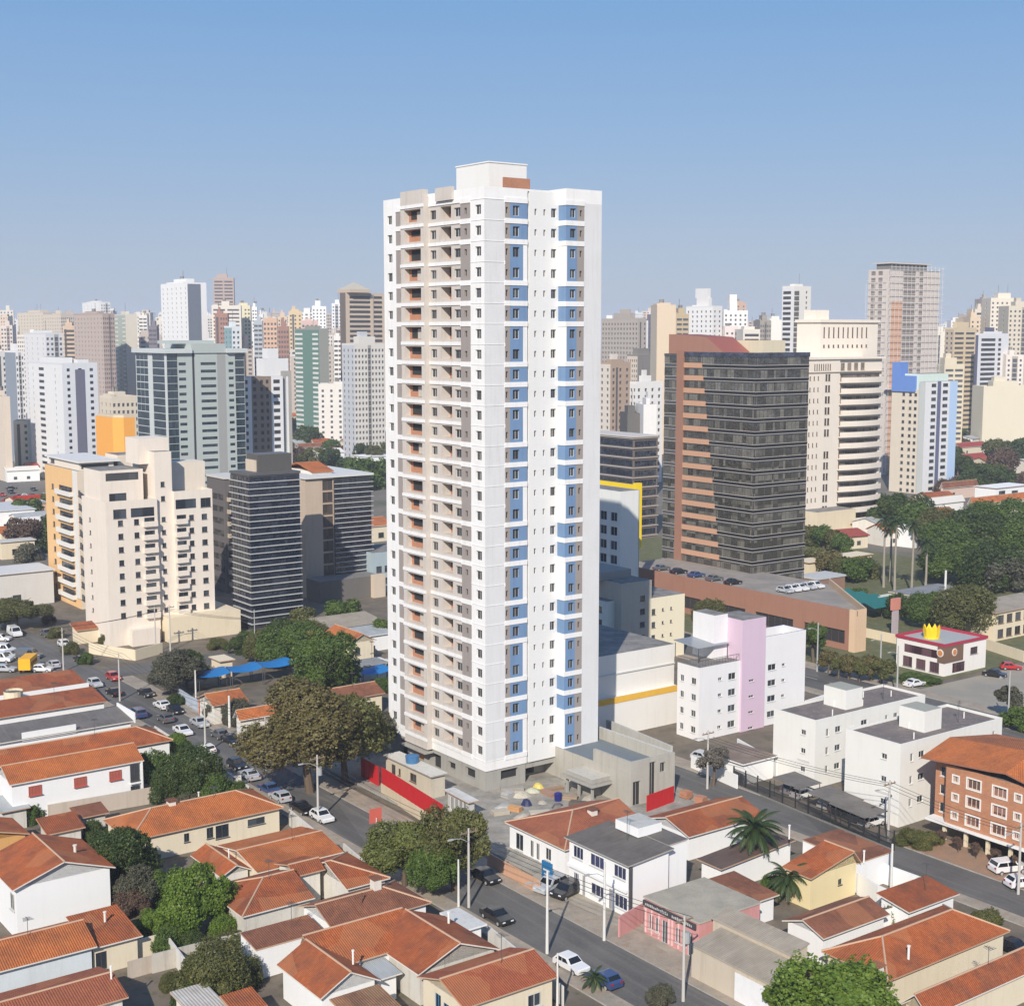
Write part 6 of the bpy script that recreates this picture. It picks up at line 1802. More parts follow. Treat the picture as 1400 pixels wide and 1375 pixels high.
tree('huge spreading dry brownish tree shading the pavement left of the tower', 424, 1083, 15.2, 8.4, L_DRY, 0, 6.0, proto=CROWN_B)
tree('olive lower tree growing into the huge dry tree on its tower side', 472, 1066, 12.0, 6.0, L_OLIVE, 0, 5.0)
tree('dense dark green round tree behind the huge dry tree', 448, 962, 12, 7.2, L_MID, 0, 6.0, proto=CROWN_B)
tree('green tree between the blue shade sails and the dark round tree', 392, 912, 8.5, 5.0, L_MID, 0)
tree('smaller green tree before the finned office block', 358, 905, 6, 3.6, L_OLIVE, 0)
tree('grey green street tree at the corner before the cream flats', 236, 953, 8.5, 4.8, L_GREY, 0)
tree('second grey green tree close behind the street corner tree', 255, 938, 6.5, 3.8, L_DARK, 0)
tree('light green street tree, left one of the pair before the building site', 553, 1212, 8.2, 4.0, leafm((.085, .105, .02), (.19, .21, .055)), 0)
tree('taller green street tree, right one of the pair before the building site', 622, 1218, 10.5, 4.3, L_OLIVE, 0, 4.2)
tree('small low green tree under the pair of street trees', 590, 1222, 6.0, 3.2, L_MID, 0)
tree('dark round garden tree beside the red shutter house', 268, 1092, 7.0, 4.1, L_DARK, 0)
tree('narrow dark tree touching the porch of the red shutter house', 213, 1080, 6.0, 2.5, L_MID, 0, 2.8)
tree('small yellow green tree between the white house and the street', 245, 1040, 4.5, 2.0, L_BRIGHT, 0)
clump('low clipped bush at the corner of the long cream house', 318, 1092, 2.6, 2.0, L_MID)
clump('grey green bush below the dark round garden tree', 262, 1102, 2.6, 2.2, L_GREY)
tree('dark leafy tree beside the big blank gable', 168, 1222, 7.5, 3.7, L_DARK, 0, 3.3)
tree('dark bush between the two gardens behind the blank gable', 190, 1240, 5.0, 2.6, L_GREY, 0)
clump('reddish brown dry shrub beside the blank gable', 181, 1252, 3.2, 1.9, L_BROWN)
clump('light green shrub in front of the brown dry shrub', 207, 1276, 2.8, 1.8, L_BRIGHT)
tree('vivid green round tree in the middle of the near gardens', 262, 1282, 8.0, 3.9, L_BRIGHT, 0, 3.9)
clump('small vivid shrub beside the stained wall', 303, 1287, 2.6, 1.6, L_BRIGHT)
tree('dull olive tree in the garden at the bottom left', 294, 1365, 5.0, 3.6, L_OLIVE, 0, 2.6)
clump('thin weedy shrub in the narrow yard bottom left', 232, 1352, 1.6, 1.1, L_OLIVE)
tree('big vivid green tree cut by the bottom edge on the right', 1150, 1440, 8.2, 5.4, leafm((.065, .13, .012), (.17, .25, .035)), 0, 4.4)
tree('vivid green low tree left of the big one at the bottom edge', 1075, 1405, 4.5, 2.5, L_BRIGHT, 0)
clump('small round shrub in the yard beside the large orange hipped roof', 1222, 1268, 2.6, 1.2, L_OLIVE)
clump('shrub at the street end of the large orange hipped roof', 1345, 1272, 2.6, 1.9, L_OLIVE)
tree('wide umbrella shaped green tree at the left edge', 22, 858, 7.5, 6.6, L_OLIVE, 0, 3.2, proto=CROWN_U)
for i, (x, y, r_, lf, lab) in enumerate([(78, 872, 1.8, L_OLIVE, 'shrub at the driveway of the cream flats, farther of the row'), (98, 893, 2.0, L_OLIVE, 'broad shrub along the driveway of the cream flats'), (118, 908, 1.8, L_MID, 'shrub nearest the street by the cream flats drive'), (145, 880, 1.6, L_OLIVE, 'small shrub against the cream flats wall'), (66, 852, 1.6, L_BROWN, 'reddish shrub by the street left of the cream flats')]):
    clump(lab, x, y, 2.6, r_, lf)
clump('flowering grey bush by the gate of the old tiled house', 302, 985, 4.2, 2.6, L_GREY)
clump('light grey bush behind the white gate post', 322, 990, 4.0, 2.2, L_GREY)
clump('dark bush below the old tiled house gate', 340, 1005, 3.5, 2.2, L_MID)
clump('dark shrub beside the parked cars at the street corner', 238, 965, 2.2, 1.6, L_DARK)
tree('bluish green low tree against the tower foot', 520, 1030, 6.5, 3.2, L_GREY, 0)
clump('green patch of shrubs beside the blue shade at the tower', 518, 945, 2.2, 2.6, L_MID)
tree('bare twiggy grey tree on the back street pavement', 975, 1075, 6.0, 2.2, leafm((.13, .12, .10), (.2, .18, .15)), 1)
tree('leafy tree rising behind the lilac stair tower', 966, 872, 8, 3.6, L_OLIVE, 0)
tree('green street tree in front of the brick podium', 1112, 905, 8, 3.2, L_MID, 0)
for i, (x, y, h_, r_) in enumerate([(1132, 915, 4.5, 1.9), (1146, 921, 4.2, 1.8), (1160, 922, 4.6, 2.0), (1175, 926, 4.2, 1.8), (1190, 926, 5, 2.2), (1206, 930, 5, 2.3)]):
    tree('young tree with thin pale trunk in the row along the avenue', x, y + 6, h_, r_, L_OLIVE if i % 2 else L_DRY, 1, group='young trees along the avenue')
clump('long clipped hedge before the restaurant windows', 1245, 928, 1.3, 3.2, L_MID, 1); clump('clipped hedge end by the restaurant door', 1268, 934, 1.3, 2.6, L_MID, 1)
clump('olive hedge at the corner of the nearer white walk-up block', 1250, 1156, 2.2, 2.4, L_OLIVE); clump('olive hedge against the orange brick flats', 1268, 1158, 2.2, 2.0, L_OLIVE)
for x, y, h_, r_, lf, lab in [(150, 1208, 5.5, 2.6, L_DARK, 'dark bush filling the gap behind the blank gable house'), (222, 1236, 4.5, 2.6, L_MID, 'green bush under the vivid round tree on its left'), (232, 1300, 3.2, 2.0, L_MID, 'green shrub before the stained back wall'), (266, 1302, 2.6, 1.7, L_DARK, 'dark shrub under the vivid round tree'), (318, 1300, 2.4, 1.5, L_OLIVE, 'olive shrub at the mould stained wall'), (262, 1378, 3.0, 2.0, L_DARK, 'dark shrub left of the dull olive tree'), (330, 1350, 3.2, 2.0, L_OLIVE, 'olive shrub between the olive tree and the white party wall'), (128, 1150, 3.0, 1.7, L_DARK, 'dark shrub beside the small red lean-to'), (40, 1125, 3.4, 1.8, L_MID, 'green shrub by the pale green sheet roof'), (296, 1100, 4.5, 2.6, L_MID, 'green bush between the long cream house and the street'), (232, 1095, 5.0, 2.6, L_DARK, 'dark bush at the back of the long cream house'), (505, 1190, 2.6, 1.4, L_OLIVE, 'small shrub at the street end of the U shaped house'), (1058, 1222, 2.4, 1.4, L_MID, 'shrub at the foot of the two palms'), (1092, 1226, 2.4, 1.5, L_OLIVE, 'shrub under the yellow house wall'), (905, 1375, 2.4, 1.3, L_GREY, 'grey twiggy bush on the verge at the bottom of the street')]:
    clump(lab, x, y, h_, r_, lf)
for x, y, h_, r_, lf, lab in [(330, 893, 4.0, 3.0, L_DARK, 'dark hedge like bush at the foot of the finned office block'), (345, 888, 4.5, 3.0, L_MID, 'green bush right of the dark hedge at the finned block'), (408, 893, 6.0, 4.0, L_MID, 'green bush behind the clipped round tree'), (425, 885, 5.5, 3.6, L_OLIVE, 'olive bush behind the clipped round tree'), (300, 888, 2.6, 2.0, L_OLIVE, 'low bush at the podium of the cream flats'), (455, 905, 5, 3.4, L_DARK, 'dark bush beside the twin gable house')]:
    clump(lab, x, y, h_, r_, lf)
for x, y, h_, r_, lf, lab in [(468, 858, 6.5, 4.0, L_MID, 'green tree between the grey workshop and the white store'), (412, 866, 6.0, 3.6, L_OLIVE, 'olive tree at the corner of the finned office block'), (385, 878, 5.0, 3.4, L_DARK, 'dark tree behind the white kiosk roof'), (520, 880, 5.5, 3.2, L_MID, 'green tree right beside the tower wall')]:
    tree(lab, x, y, h_, r_, lf, 1)
# the park on the right
PARK = [(1232, 735, 15, 9.5, L_DARK), (1212, 722, 12, 7, L_DARK), (1252, 742, 12, 7, L_MID), (1296, 775, 14, 9, L_MID), (1330, 770, 15, 10, L_DARK), (1368, 772, 15, 10, L_DARK), (1404, 775, 15, 10, L_MID), (1312, 800, 11, 7.5, L_MID), (1350, 805, 11, 8, L_DARK), (1275, 790, 9, 6, L_DARK), (1290, 752, 13, 8, L_OLIVE), (1345, 745, 14, 9, L_MID), (1385, 750, 14, 9, L_MID)]
PL = ['tall dark tree close right of the cream tower', 'dark tree touching the cream tower', 'green tree between the cream tower and the palms', 'round tree right of the palms', 'large dark tree in the middle of the park', 'large dark tree, second from the right edge in the park', 'large tree cut by the right edge in the park', 'lower tree at the near side of the park', 'dark lower tree before the large park trees', 'dark tree behind the kiosk', 'olive tree at the back of the park', 'green tree at the far side of the park', 'green tree at the far right side of the park']
for (x, y, h_, r_, lf), lab in zip(PARK, PL): tree(lab, x, y, h_, r_, lf, 0 if r_ > 7 else 1, r_ * .75)
tree('large olive tree behind the restaurant', 1318, 872, 11, 6.6, L_OLIVE, 0); tree('green tree left of the large olive one behind the restaurant', 1272, 858, 8.5, 4.6, L_MID, 0); tree('dark tree behind the green canopy', 1228, 848, 6, 3.4, L_DARK, 1); tree('tree right of the large olive one behind the restaurant', 1345, 860, 8, 4.5, L_OLIVE, 0)
tree('grey half bare tree at the right edge of the park', 1372, 810, 9, 5.5, L_GREY, 1); tree('pale grey blossoming tree at the right edge', 1398, 800, 9, 5, leafm((.2, .19, .16), (.3, .28, .24)), 1)
tree('twiggy pale tree on the corner right of the restaurant lot', 1382, 985, 6, 2.2, L_GREY, 1); tree('green bush cut by the right edge beyond the avenue', 1396, 998, 4, 2.6, L_MID, 1)
for i, (x, y, r_, lf) in enumerate([(1110, 745, 4, L_OLIVE), (1126, 748, 4.5, L_MID), (1140, 752, 4, L_OLIVE), (1118, 782, 4.5, L_OLIVE), (1135, 788, 4.5, L_DRY), (1150, 792, 4, L_OLIVE), (1168, 795, 4.5, L_MID), (1182, 790, 4, L_OLIVE), (1150, 755, 3.5, L_MID), (1172, 822, 2.4, L_MID)]):
    tree('garden shrub tree at the foot of the cream tower', x, y, r_ * 1.5, r_, lf, 1, group='garden trees at the foot of the cream tower')
# trees among the far roofs, each on its own
def far_tree(px, py, h, r_, lf, lab, grp): tree(lab, px, py, h, r_, lf, 2 if py < 560 else 1, group=grp)
for x, y, h_, r_, lf, lab in [(426, 612, 13, 9, L_DARK, 'broad dark green tree among the roofs right of the brown striped block'), (500, 668, 14, 11, L_MID, 'broad green tree close left of the tall tower'), (478, 655, 10, 7, L_DARK, 'smaller dark tree left of the broad one by the tall tower'), (346, 605, 10, 5, L_OLIVE, 'feathery tree before the brown striped block'),
                              (412, 560, 12, 8, L_BROWN, 'rust coloured tree among the far roofs'), (428, 552, 13, 8, L_DARK, 'dark tree beside the rust coloured one'), (455, 558, 10, 10, L_BROWN, 'wide bare brown tree under the long low building'), (515, 555, 14, 9, L_DARK, 'dark tree close to the tall tower edge, far off'), (508, 590, 9, 7, L_GREY, 'grey leafless trees by the tall tower edge'), (470, 592, 8, 6, L_DARK, 'small dark round tree between orange roofs'),
                              (28, 612, 15, 11, L_DARK, 'dark green mass of a tree below the slate blue tower'), (1345, 560, 12, 9, L_DARK, 'dark tree over the halls at the right'), (1372, 555, 11, 9, L_DARK, 'second dark tree over the halls at the right'), (1385, 562, 10, 8, L_BROWN, 'rusty tree over the halls at the right'), (1330, 542, 12, 8, L_DARK, 'dark tree at the foot of the golden tower'), (1360, 630, 11, 7, L_OLIVE, 'olive tree among the red roofs'), (1372, 650, 12, 8, L_BROWN, 'brownish tree among the red roofs'), (1312, 648, 9, 5.5, L_DARK, 'round dark tree before the red roofed cream gable'), (1395, 630, 12, 8, L_DARK, 'dark tree at the right edge among red roofs'), (1352, 668, 10, 6, L_DARK, 'dark tree left of the white modern house'), (1302, 672, 7, 5, L_BROWN, 'brown bush before the blue white tower'),
                              (60, 700, 7, 5, L_OLIVE, 'green tree in the car park at the far left'), (20, 712, 6, 4, L_OLIVE, 'small tree in the car park at the left edge'), (38, 765, 5, 5, L_GREY, 'grey hedge like tree above the flat hall roof'), (884, 560, 9, 5, L_DARK, 'dark tree between the office blocks right of the tower')]:
    tree(lab, x, y, h_, r_, lf, 1)
GR = 'small trees among the far low houses'
for i in range(120):
    u_ = tr.random()
    if u_ < .6: x, y = tr.uniform(335, 535), tr.uniform(500, 655)
    elif u_ < .8: x, y = tr.uniform(1285, 1410), tr.uniform(525, 680)
    else: x, y = tr.uniform(-10, 110), tr.uniform(560, 770)
    far_tree(x, y, tr.uniform(5, 11), tr.uniform(3.5, 7.5), (L_DARK, L_MID, L_DARK, L_OLIVE, L_BROWN)[tr.randrange(5)], 'small tree among the far low roofs between the towers', GR)
# ---- palms
def palm_parts(h, n, ln, droop, tr_r, seed):
    g = random.Random(seed)
    b = MB(); b.tube([(0, 0, -.1), (.1, .05, h * .35), (.05, .1, h * .7), (0, 0, h)], [tr_r * 1.3, tr_r, tr_r * .9, tr_r * .8], PBARK, 8)
    c = MB()
    for k in range(n):
        a = k * 2.399; el = 1.15 - 1.5 * (k / n) + g.uniform(-.1, .1)
        prev = Vector((0, 0, h)); d = Vector((math.cos(a) * math.cos(el), math.sin(a) * math.cos(el), math.sin(el)))
        side = Vector((-math.sin(a), math.cos(a), 0))
        seg = 9
        for q in range(seg):
            nx_ = prev + d * (ln / seg)
            w = ln * .17 * math.sin(math.pi * (q + .9) / (seg + .8))
            for sgn in (-1, 1):
                for u in (0.0, .25, .5, .75):
                    s0 = prev + (nx_ - prev) * u
                    tip = s0 + side * (sgn * w) + d * (ln * .09) - Vector((0, 0, w * .55))
                    c.face([s0, s0 + d * (ln * .045), tip], L_PALM)
            c.face([prev - side * .02, prev + side * .02, nx_ + side * .02, nx_ - side * .02], L_PALM)
            prev = nx_; d = (d - Vector((0, 0, droop))).normalized()
    return b, c
def palm(label, px, py, h, n, ln, droop, r_, seed, group=None):
    p = P(px, py); o = thing('palm_tree', label, 'palm tree', (p.x, p.y, 0), seed * 1.3, group)
    b, c = palm_parts(h, n, ln, droop, r_, seed); b.obj('trunk', o); c.obj('crown', o)
palm('feathery palm among the roofs right of the two-storey house', 1030, 1196, 5.8, 34, 3.8, .17, .18, 3)
palm('low bushy palm beside the yellow house wall', 1077, 1232, 2.8, 34, 3.0, .2, .15, 5)
for i, (x, y, h_) in enumerate([(1208, 803, 17), (1223, 808, 17.5), (1246, 812, 17), (1265, 806, 12), (1217, 795, 14)]):
    palm(['tall slim palm with pale trunk, leftmost of the park row', 'tall slim palm with pale trunk, second in the park row', 'tall slim palm with pale trunk, rightmost tall one of the park row', 'shorter palm right of the tall park palms', 'slightly shorter palm behind the first park palms'][i], x, y, h_, 18, 3.6, .22, .28, 11 + i, 'tall palms in the park')
palm('small palm leaning over the wall by the large orange hipped roof', 1220, 1262, 2.2, 14, 1.6, .2, .1, 21)
palm('low palm beside the white car at the street bottom', 812, 1352, 1.2, 16, 1.7, .2, .12, 23)
# ------------------------------------------------------------------ cars
def carpaint(c):
    key = ('car', c)
    if key in MATS: return MATS[key]
    m, nt, b_ = _mat('car_paint')
    b_.inputs['Base Color'].default_value = (*c, 1); b_.inputs['Roughness'].default_value = .28; b_.inputs['Coat Weight'].default_value = .6; b_.inputs['Coat Roughness'].default_value = .08
    MATS[key] = m
    return m
C_WHITE, C_SILVER, C_BLACK, C_GREY, C_RED, C_BLUE = carpaint((.72, .72, .72)), carpaint((.42, .44, .46)), carpaint((.012, .012, .014)), carpaint((.10, .105, .11)), carpaint((.40, .02, .02)), carpaint((.03, .06, .16))
CARGL = glassm((.012, .014, .017), .05, .0); RUB = plain((.018, .018, .018), .9); RIM = plain((.35, .35, .36), .35); LAMP = plain((.75, .75, .72), .2); TAIL = plain((.35, .015, .012), .3)
def car_proto(kind):
    L, Wd, H = {'hatch': (3.9, 1.68, 1.48), 'sedan': (4.3, 1.70, 1.44), 'suv': (4.4, 1.82, 1.70), 'van': (4.8, 1.9, 2.05)}[kind]
    prof = {'hatch': [(0, .32), (0, .70), (.1, .80), (1.15, .93), (1.75, H - .05), (2.0, H), (3.25, H - .02), (3.72, .98), (3.88, .85), (3.9, .35)],
            'sedan': [(0, .32), (0, .68), (.1, .78), (1.2, .90), (1.85, H - .04), (2.1, H), (3.0, H - .03), (3.6, .98), (4.2, .95), (4.3, .8), (4.3, .35)],
            'suv': [(0, .42), (0, .88), (.1, .98), (1.1, 1.08), (1.65, H - .05), (1.95, H), (4.0, H - .04), (4.32, 1.1), (4.4, .95), (4.4, .42)],
            'van': [(0, .36), (0, .85), (.15, 1.0), (.85, 1.15), (1.45, H - .06), (1.8, H), (4.7, H), (4.8, 1.9), (4.8, 1.0), (4.8, .36)]}[kind]
    hood = prof[3][1]
    def hw(z): return Wd / 2 * (1 - .16 * max(0, (z - hood) / (H - hood))) * (1 - .05 * max(0, (.5 - z) / .5))
    b = MB(); n = len(prof)
    mat = C_WHITE
    lf = [(x - L / 2, -hw(z), z) for x, z in prof]; rt = [(x - L / 2, hw(z), z) for x, z in prof]
    for i in range(n - 1): b.face([lf[i], lf[i + 1], rt[i + 1], rt[i]][::-1], mat)
    b.face([lf[n - 1], lf[0], rt[0], rt[n - 1]][::-1], RUB)
    # sides split at belt height so that the doors stay upright and the cabin leans in
    lowi = [i for i in range(n) if prof[i][1] <= hood + .12]
    for S, sg in ((lf, 1), (rt, -1)):
        f = list(S)
        b.face(f if sg < 0 else f[::-1], mat)
    root = link('car', None)
    body = b.obj('body', root)
    mod = body.modifiers.new('edge', 'BEVEL'); mod.width = .06; mod.segments = 2; mod.limit_method = 'ANGLE'
    g = MB(); e = .012
    hb = hood + .04
    def X(x): return x - L / 2
    i3, i4 = prof[3], prof[4]
    def lerp(a, c, t): return (a[0] + (c[0] - a[0]) * t, a[1] + (c[1] - a[1]) * t)
    def band(p, q):        # windscreen or rear window lying just proud of the body
        dx, dz = q[0] - p[0], q[1] - p[1]; ln = math.hypot(dx, dz); nx_, nz_ = -dz / ln * .02, dx / ln * .02
        g.face([(X(p[0]) + nx_, -hw(p[1]) + .09, p[1] + nz_), (X(p[0]) + nx_, hw(p[1]) - .09, p[1] + nz_), (X(q[0]) + nx_, hw(q[1]) - .1, q[1] + nz_), (X(q[0]) + nx_, -hw(q[1]) + .1, q[1] + nz_)][::-1], CARGL)
    band(lerp(i3, i4, .10), lerp(i3, i4, .95))
    ri = {'hatch': 6, 'sedan': 6, 'suv': 6, 'van': 7}[kind]
    band(lerp(prof[ri], prof[ri + 1], .12), lerp(prof[ri], prof[ri + 1], .82))
    x0, x1 = i3[0] + .35, prof[ri][0] - .02 if kind != 'van' else 2.4
    xt0, xt1 = i4[0] + .22, x1 - .12
    for sg in (-1, 1):
        for a, c in ((0, .46), (.5, 1.0)):
            q = [(x0 + (x1 + .25 - x0) * a, hb), (x0 + (x1 + .25 - x0) * c, hb), (xt0 + (xt1 - xt0) * c, H - .14), (xt0 + (xt1 - xt0) * a, H - .14)]
            pts = [(X(x), sg * (hw(z) + .015), z) for x, z in q]
            g.face(pts if sg < 0 else pts[::-1], CARGL)
    g.obj('windows', root)
    for sx in (.78, L - .75):
        for sg in (-1, 1):
            w = MB(); y0, y1 = sg * (Wd / 2 - .2), sg * (Wd / 2 + .01)
            w.tube([(0, y0, 0), (0, y1, 0)], .31, RUB, 14); w.tube([(0, y1, 0), (0, y1 + sg * .012, 0)], .19, RIM, 10)
            link('wheel', w.mesh('wheel'), root, (X(sx), 0, .31))
    for sg in (-1, 1):
        w = MB(); w.box(-.03, .05, -.18, .18, -.07, .07, LAMP); link('headlight', w.mesh('headlight'), root, (X(0), sg * (Wd / 2 - .3), prof[1][1] - .06))
        w = MB(); w.box(-.05, .03, -.14, .14, -.1, .1, TAIL); link('tail_light', w.mesh('tail_light'), root, (X(L), sg * (Wd / 2 - .24), prof[-2][1] - .02))
    return root
PROTO = {}
def car(kind, paint, label, px, py, heading=1, turn=0.0, group=None, z=0.012, where=None, name=None):
    """heading 1: nose towards the camera end of the street"""
    if kind not in PROTO: PROTO[kind] = o = car_proto(kind)
    else: o = copy_tree(PROTO[kind])
    p = where or P(px, py, z)
    o.name = name or {'hatch': 'parked_car', 'sedan': 'parked_car', 'suv': 'sport_utility_car', 'van': 'delivery_van'}[kind]
    o.location = (p.x, p.y, z); o.rotation_euler = (0, 0, GA + math.pi / 2 * heading + turn)
    tag(o, label, 'van' if kind == 'van' else 'car', group)
    body = [c for c in o.children if c.name.startswith('body')][0]
    body.material_slots[0].link = 'OBJECT'; body.material_slots[0].material = paint
    return o
for a in [
    ('hatch', C_WHITE, 'white hatchback at the kerb beside the cream gable house', 781, 1325, 1, .05), ('hatch', C_BLUE, 'dark blue car nearest the camera on the main street', 826, 1345, -1),
    ('sedan', C_BLACK, 'black car passing the white flat garage', 679, 1258, 1), ('sedan', C_BLACK, 'black car in the shade under the street trees', 663, 1203, 1),
    ('suv', C_SILVER, 'silver wagon parked before the two-storey white house', 753, 1217, 1, -1.35), ('suv', C_BLACK, 'black wagon parked beside the silver one', 776, 1224, 1, -1.35),
    ('hatch', C_WHITE, 'white car beside a utility pole on the main street', 440, 1121, 1), ('sedan', C_BLACK, 'black car right behind the white one on the main street', 413, 1110, 1),
    ('sedan', C_SILVER, 'pale blue silver car parked along the near kerb', 341, 1064, -1), ('sedan', C_BLUE, 'dark car parked in front of the pale blue silver one', 368, 1083, -1), ('hatch', C_SILVER, 'silver car at the end of the near kerb row', 383, 1094, -1),
    ('suv', C_GREY, 'dark wagon driving past the red hoarding', 362, 1046, 1), ('sedan', C_GREY, 'covered grey car parked on the pavement under the dry tree', 401, 1043, 1), ('sedan', C_BLACK, 'black car before the white gate post', 316, 1016, 1),
    ('hatch', C_WHITE, 'white car half hidden by the dark garden tree', 282, 1029, -1), ('sedan', C_SILVER, 'silver grey car near the old tiled house', 273, 992, 1), ('suv', C_BLUE, 'dark blue wagon beside the white end parapet', 188, 980, -1), ('sedan', C_BLACK, 'dark car parked at the street corner tree', 239, 974, 1),
    ('sedan', C_BLACK, 'black car passing the street corner tree', 200, 951, 1), ('hatch', C_RED, 'red car at the crossing', 155, 929, 1), ('sedan', C_BLACK, 'black car behind the red car', 156, 950, -1),
    ('hatch', C_WHITE, 'white car parked by the cream flats drive', 88, 884, 1), ('sedan', C_GREY, 'grey car before the white car by the flats drive', 64, 869, 1), ('van', C_WHITE, 'white van farthest along the main street', 20, 869, 1), ('hatch', C_SILVER, 'silver car next to the yellow truck', 73, 912, -1),
    ('suv', C_WHITE, 'white wagon under the orange brick flats', 1378, 1192, 1, 1.2), ('hatch', C_WHITE, 'white car near the right edge by the brick flats', 1397, 1212, 1, 1.2), ('sedan', C_BLACK, 'dark car cut off at the right by the orange hipped roof', 1386, 1302, 1),
    ('hatch', C_RED, 'red car beside the restaurant', 1382, 915, 1, .8), ('sedan', C_BLACK, 'dark car at the restaurant drive', 1360, 925, 1, .3), ('sedan', C_WHITE, 'white car in the restaurant car park', 1250, 938, 1, 1.5),
    ('sedan', C_SILVER, 'silver car in the forecourt of the lilac flats', 1002, 1052, 1, .5), ('hatch', C_SILVER, 'pale car at the gate of the lilac flats', 962, 1040, 1, .2),
    ('hatch', C_WHITE, 'white car on the avenue behind the walk-up blocks', 1150, 951, 1)]: car(*a)
for i, (x, y) in enumerate([(1098, 1090), (1085, 1084), (1136, 1104), (1152, 1111), (1176, 1121), (1192, 1128)]):
    car('hatch', (C_WHITE, C_SILVER, C_WHITE, C_GREY, C_SILVER, C_WHITE)[i], 'car under the sheet canopies behind the dark fence', x, y, 1, 1.55, 'cars under the carports of the walk-up blocks')
for i, (x, y, k_, c_, lab) in enumerate([(226, 986, 'hatch', C_GREY, 'grey car parked beside the dark blue wagon'), (250, 1003, 'sedan', C_WHITE, 'white saloon parked by the long tiled roof'), (300, 1008, 'hatch', C_GREY, 'dark grey car moving up the main street'), (324, 1050, 'hatch', C_BLACK, 'black small car at the head of the near kerb row'), (222, 968, 'sedan', C_WHITE, 'white car at the far kerb by the corner tree'), (130, 938, 'hatch', C_SILVER, 'silver small car left of the crossing'), (110, 905, 'hatch', C_BLACK, 'black small car by the cream wall')]):
    car(k_, c_, lab, x, y, 1 if i % 2 else -1)
for i in range(5):
    q = W(222.1 + 7 + i * 2.5, 185.4 + 26)
    car('hatch', C_WHITE if i % 3 else C_SILVER, 'pale car in the row parked on the brick parking deck', 0, 0, 1, 0, 'cars in a row on the parking deck', z=7.41, where=q)
for i in range(5):
    q = W(222.1 + 5, 185.4 + 40 + i * 6)
    car('sedan', (C_BLACK, C_GREY, C_BLUE)[i % 3], 'dark car along the edge of the parking deck', 0, 0, 1, 1.5, 'dark cars on the parking deck', z=7.41, where=q)
for i, (x, y) in enumerate([(505, 915), (513, 912), (521, 909)]):
    car('hatch', C_WHITE, 'white car under the blue shade beside the tower', x, y, 1, 1.5, 'white cars in the shaded car park')
for i, (x, y) in enumerate([(4, 893), (15, 899), (2, 876), (40, 900), (58, 918), (8, 918), (0, 905)]):
    car('van' if i % 3 == 0 else 'hatch', (C_WHITE, C_SILVER, C_WHITE, C_GREY)[i % 4], 'vehicle packed in the small lot at the left edge', x, y, 1, .9, 'vehicles in the small left lot')
rc = random.Random(8)
for i in range(26):
    car(('hatch', 'sedan', 'suv')[i % 3], (C_WHITE, C_SILVER, C_BLACK, C_GREY, C_WHITE, C_RED)[rc.randrange(6)], 'small parked car in the far left car park', rc.uniform(0, 64), rc.uniform(668, 742), 1, rc.choice((0, 1.57)), 'cars in the far left car park')
# yellow box truck
p = P(40, 916); o = thing('box_truck', 'yellow box truck with black lettering in the small lot at the left edge', 'truck', (p.x, p.y, 0), GA + 1.0)
b = MB(); b.box(-3.2, 2.0, -1.1, 1.1, .75, 2.9, plain((.85, .42, .01), .5)); b.obj('cargo_box', o)
b = MB()
for k in range(6): b.box(-2.6 + k * .75, -2.15 + k * .75, -1.125, -1.104, 1.5 + .05 * (k % 2), 2.2, plain((.02, .02, .02)))
b.obj('lettering', o)
b = MB(); b.box(2.05, 3.6, -1.05, 1.05, .55, 2.2, C_WHITE); b.obj('cab', o); b = MB(); b.box(3.0, 3.62, -.9, .9, 1.4, 2.0, CARGL); b.obj('windscreen', o)
for sx in (-2.2, 2.7):
    for sg in (-1, 1): b = MB(); b.tube([(sx, sg * .8, .42), (sx, sg * 1.08, .42)], .42, RUB, 12); b.obj('wheel', o)
# ------------------------------------------------------------------ poles and lamps
GALV = plain((.40, .40, .39), .5); CPOLE = wallm((.48, .46, .43), .3); WPOLE = plain((.66, .65, .62), .5)
def pole(label, px, py, h, arm=True, lamp=False, r=.14, mat=None, cat='utility pole', name='utility_pole', trafo=False):
    p = P(px, py); mat = mat or CPOLE
    o = thing(name, label, cat, (p.x, p.y, 0), GA)
    b = MB(); b.tube([(0, 0, 0), (0, 0, h)], [r * 1.25, r * .8], mat, 8); b.obj('post', o)
    if arm:
        b = MB(); b.box(-1.1, 1.1, -.06, .06, h - .55, h - .42, plain((.22, .17, .12))); b.obj('crossarm', o)
        for k in range(4): b = MB(); b.tube([(-.95 + k * .63, 0, h - .42), (-.95 + k * .63, 0, h - .22)], .05, plain((.3, .2, .15)), 6); b.obj('insulator', o)
    if lamp:
        b = MB(); b.tube([(0, 0, h - 1.6), (-1.0, 0, h - 1.0), (-2.2, 0, h - .8)], .045, GALV, 6); b.obj('lamp_arm', o)
        b = MB(); b.box(-2.75, -2.1, -.13, .13, h - .9, h - .76, GALV); b.obj('lamp_head', o)
    if trafo:
        b = MB(); b.tube([(.35, 0, h - 2.8), (.35, 0, h - 1.7)], .32, plain((.33, .35, .35), .4), 10); b.obj('transformer', o)
    return o
pole('tall pale pole beside the white hatchback', 748, 1303, 9.0, False, True, mat=WPOLE)
pole('concrete pole with cross arm under the street trees', 641, 1240, 9.2, True, True)
pole('short pale post left of the concrete pole by the white garage', 627, 1240, 5.6, False, r=.12, mat=WPOLE)
pole('slim pale pole before the two-storey white house', 826, 1285, 8.6, False, True, mat=WPOLE)
pole('pale post at the lower end of the glossy gable house', 762, 1385, 6.0, False, r=.1, mat=WPOLE)
pole('concrete pole beside the white car on the main street', 435, 1122, 9.0, True, True, trafo=True)
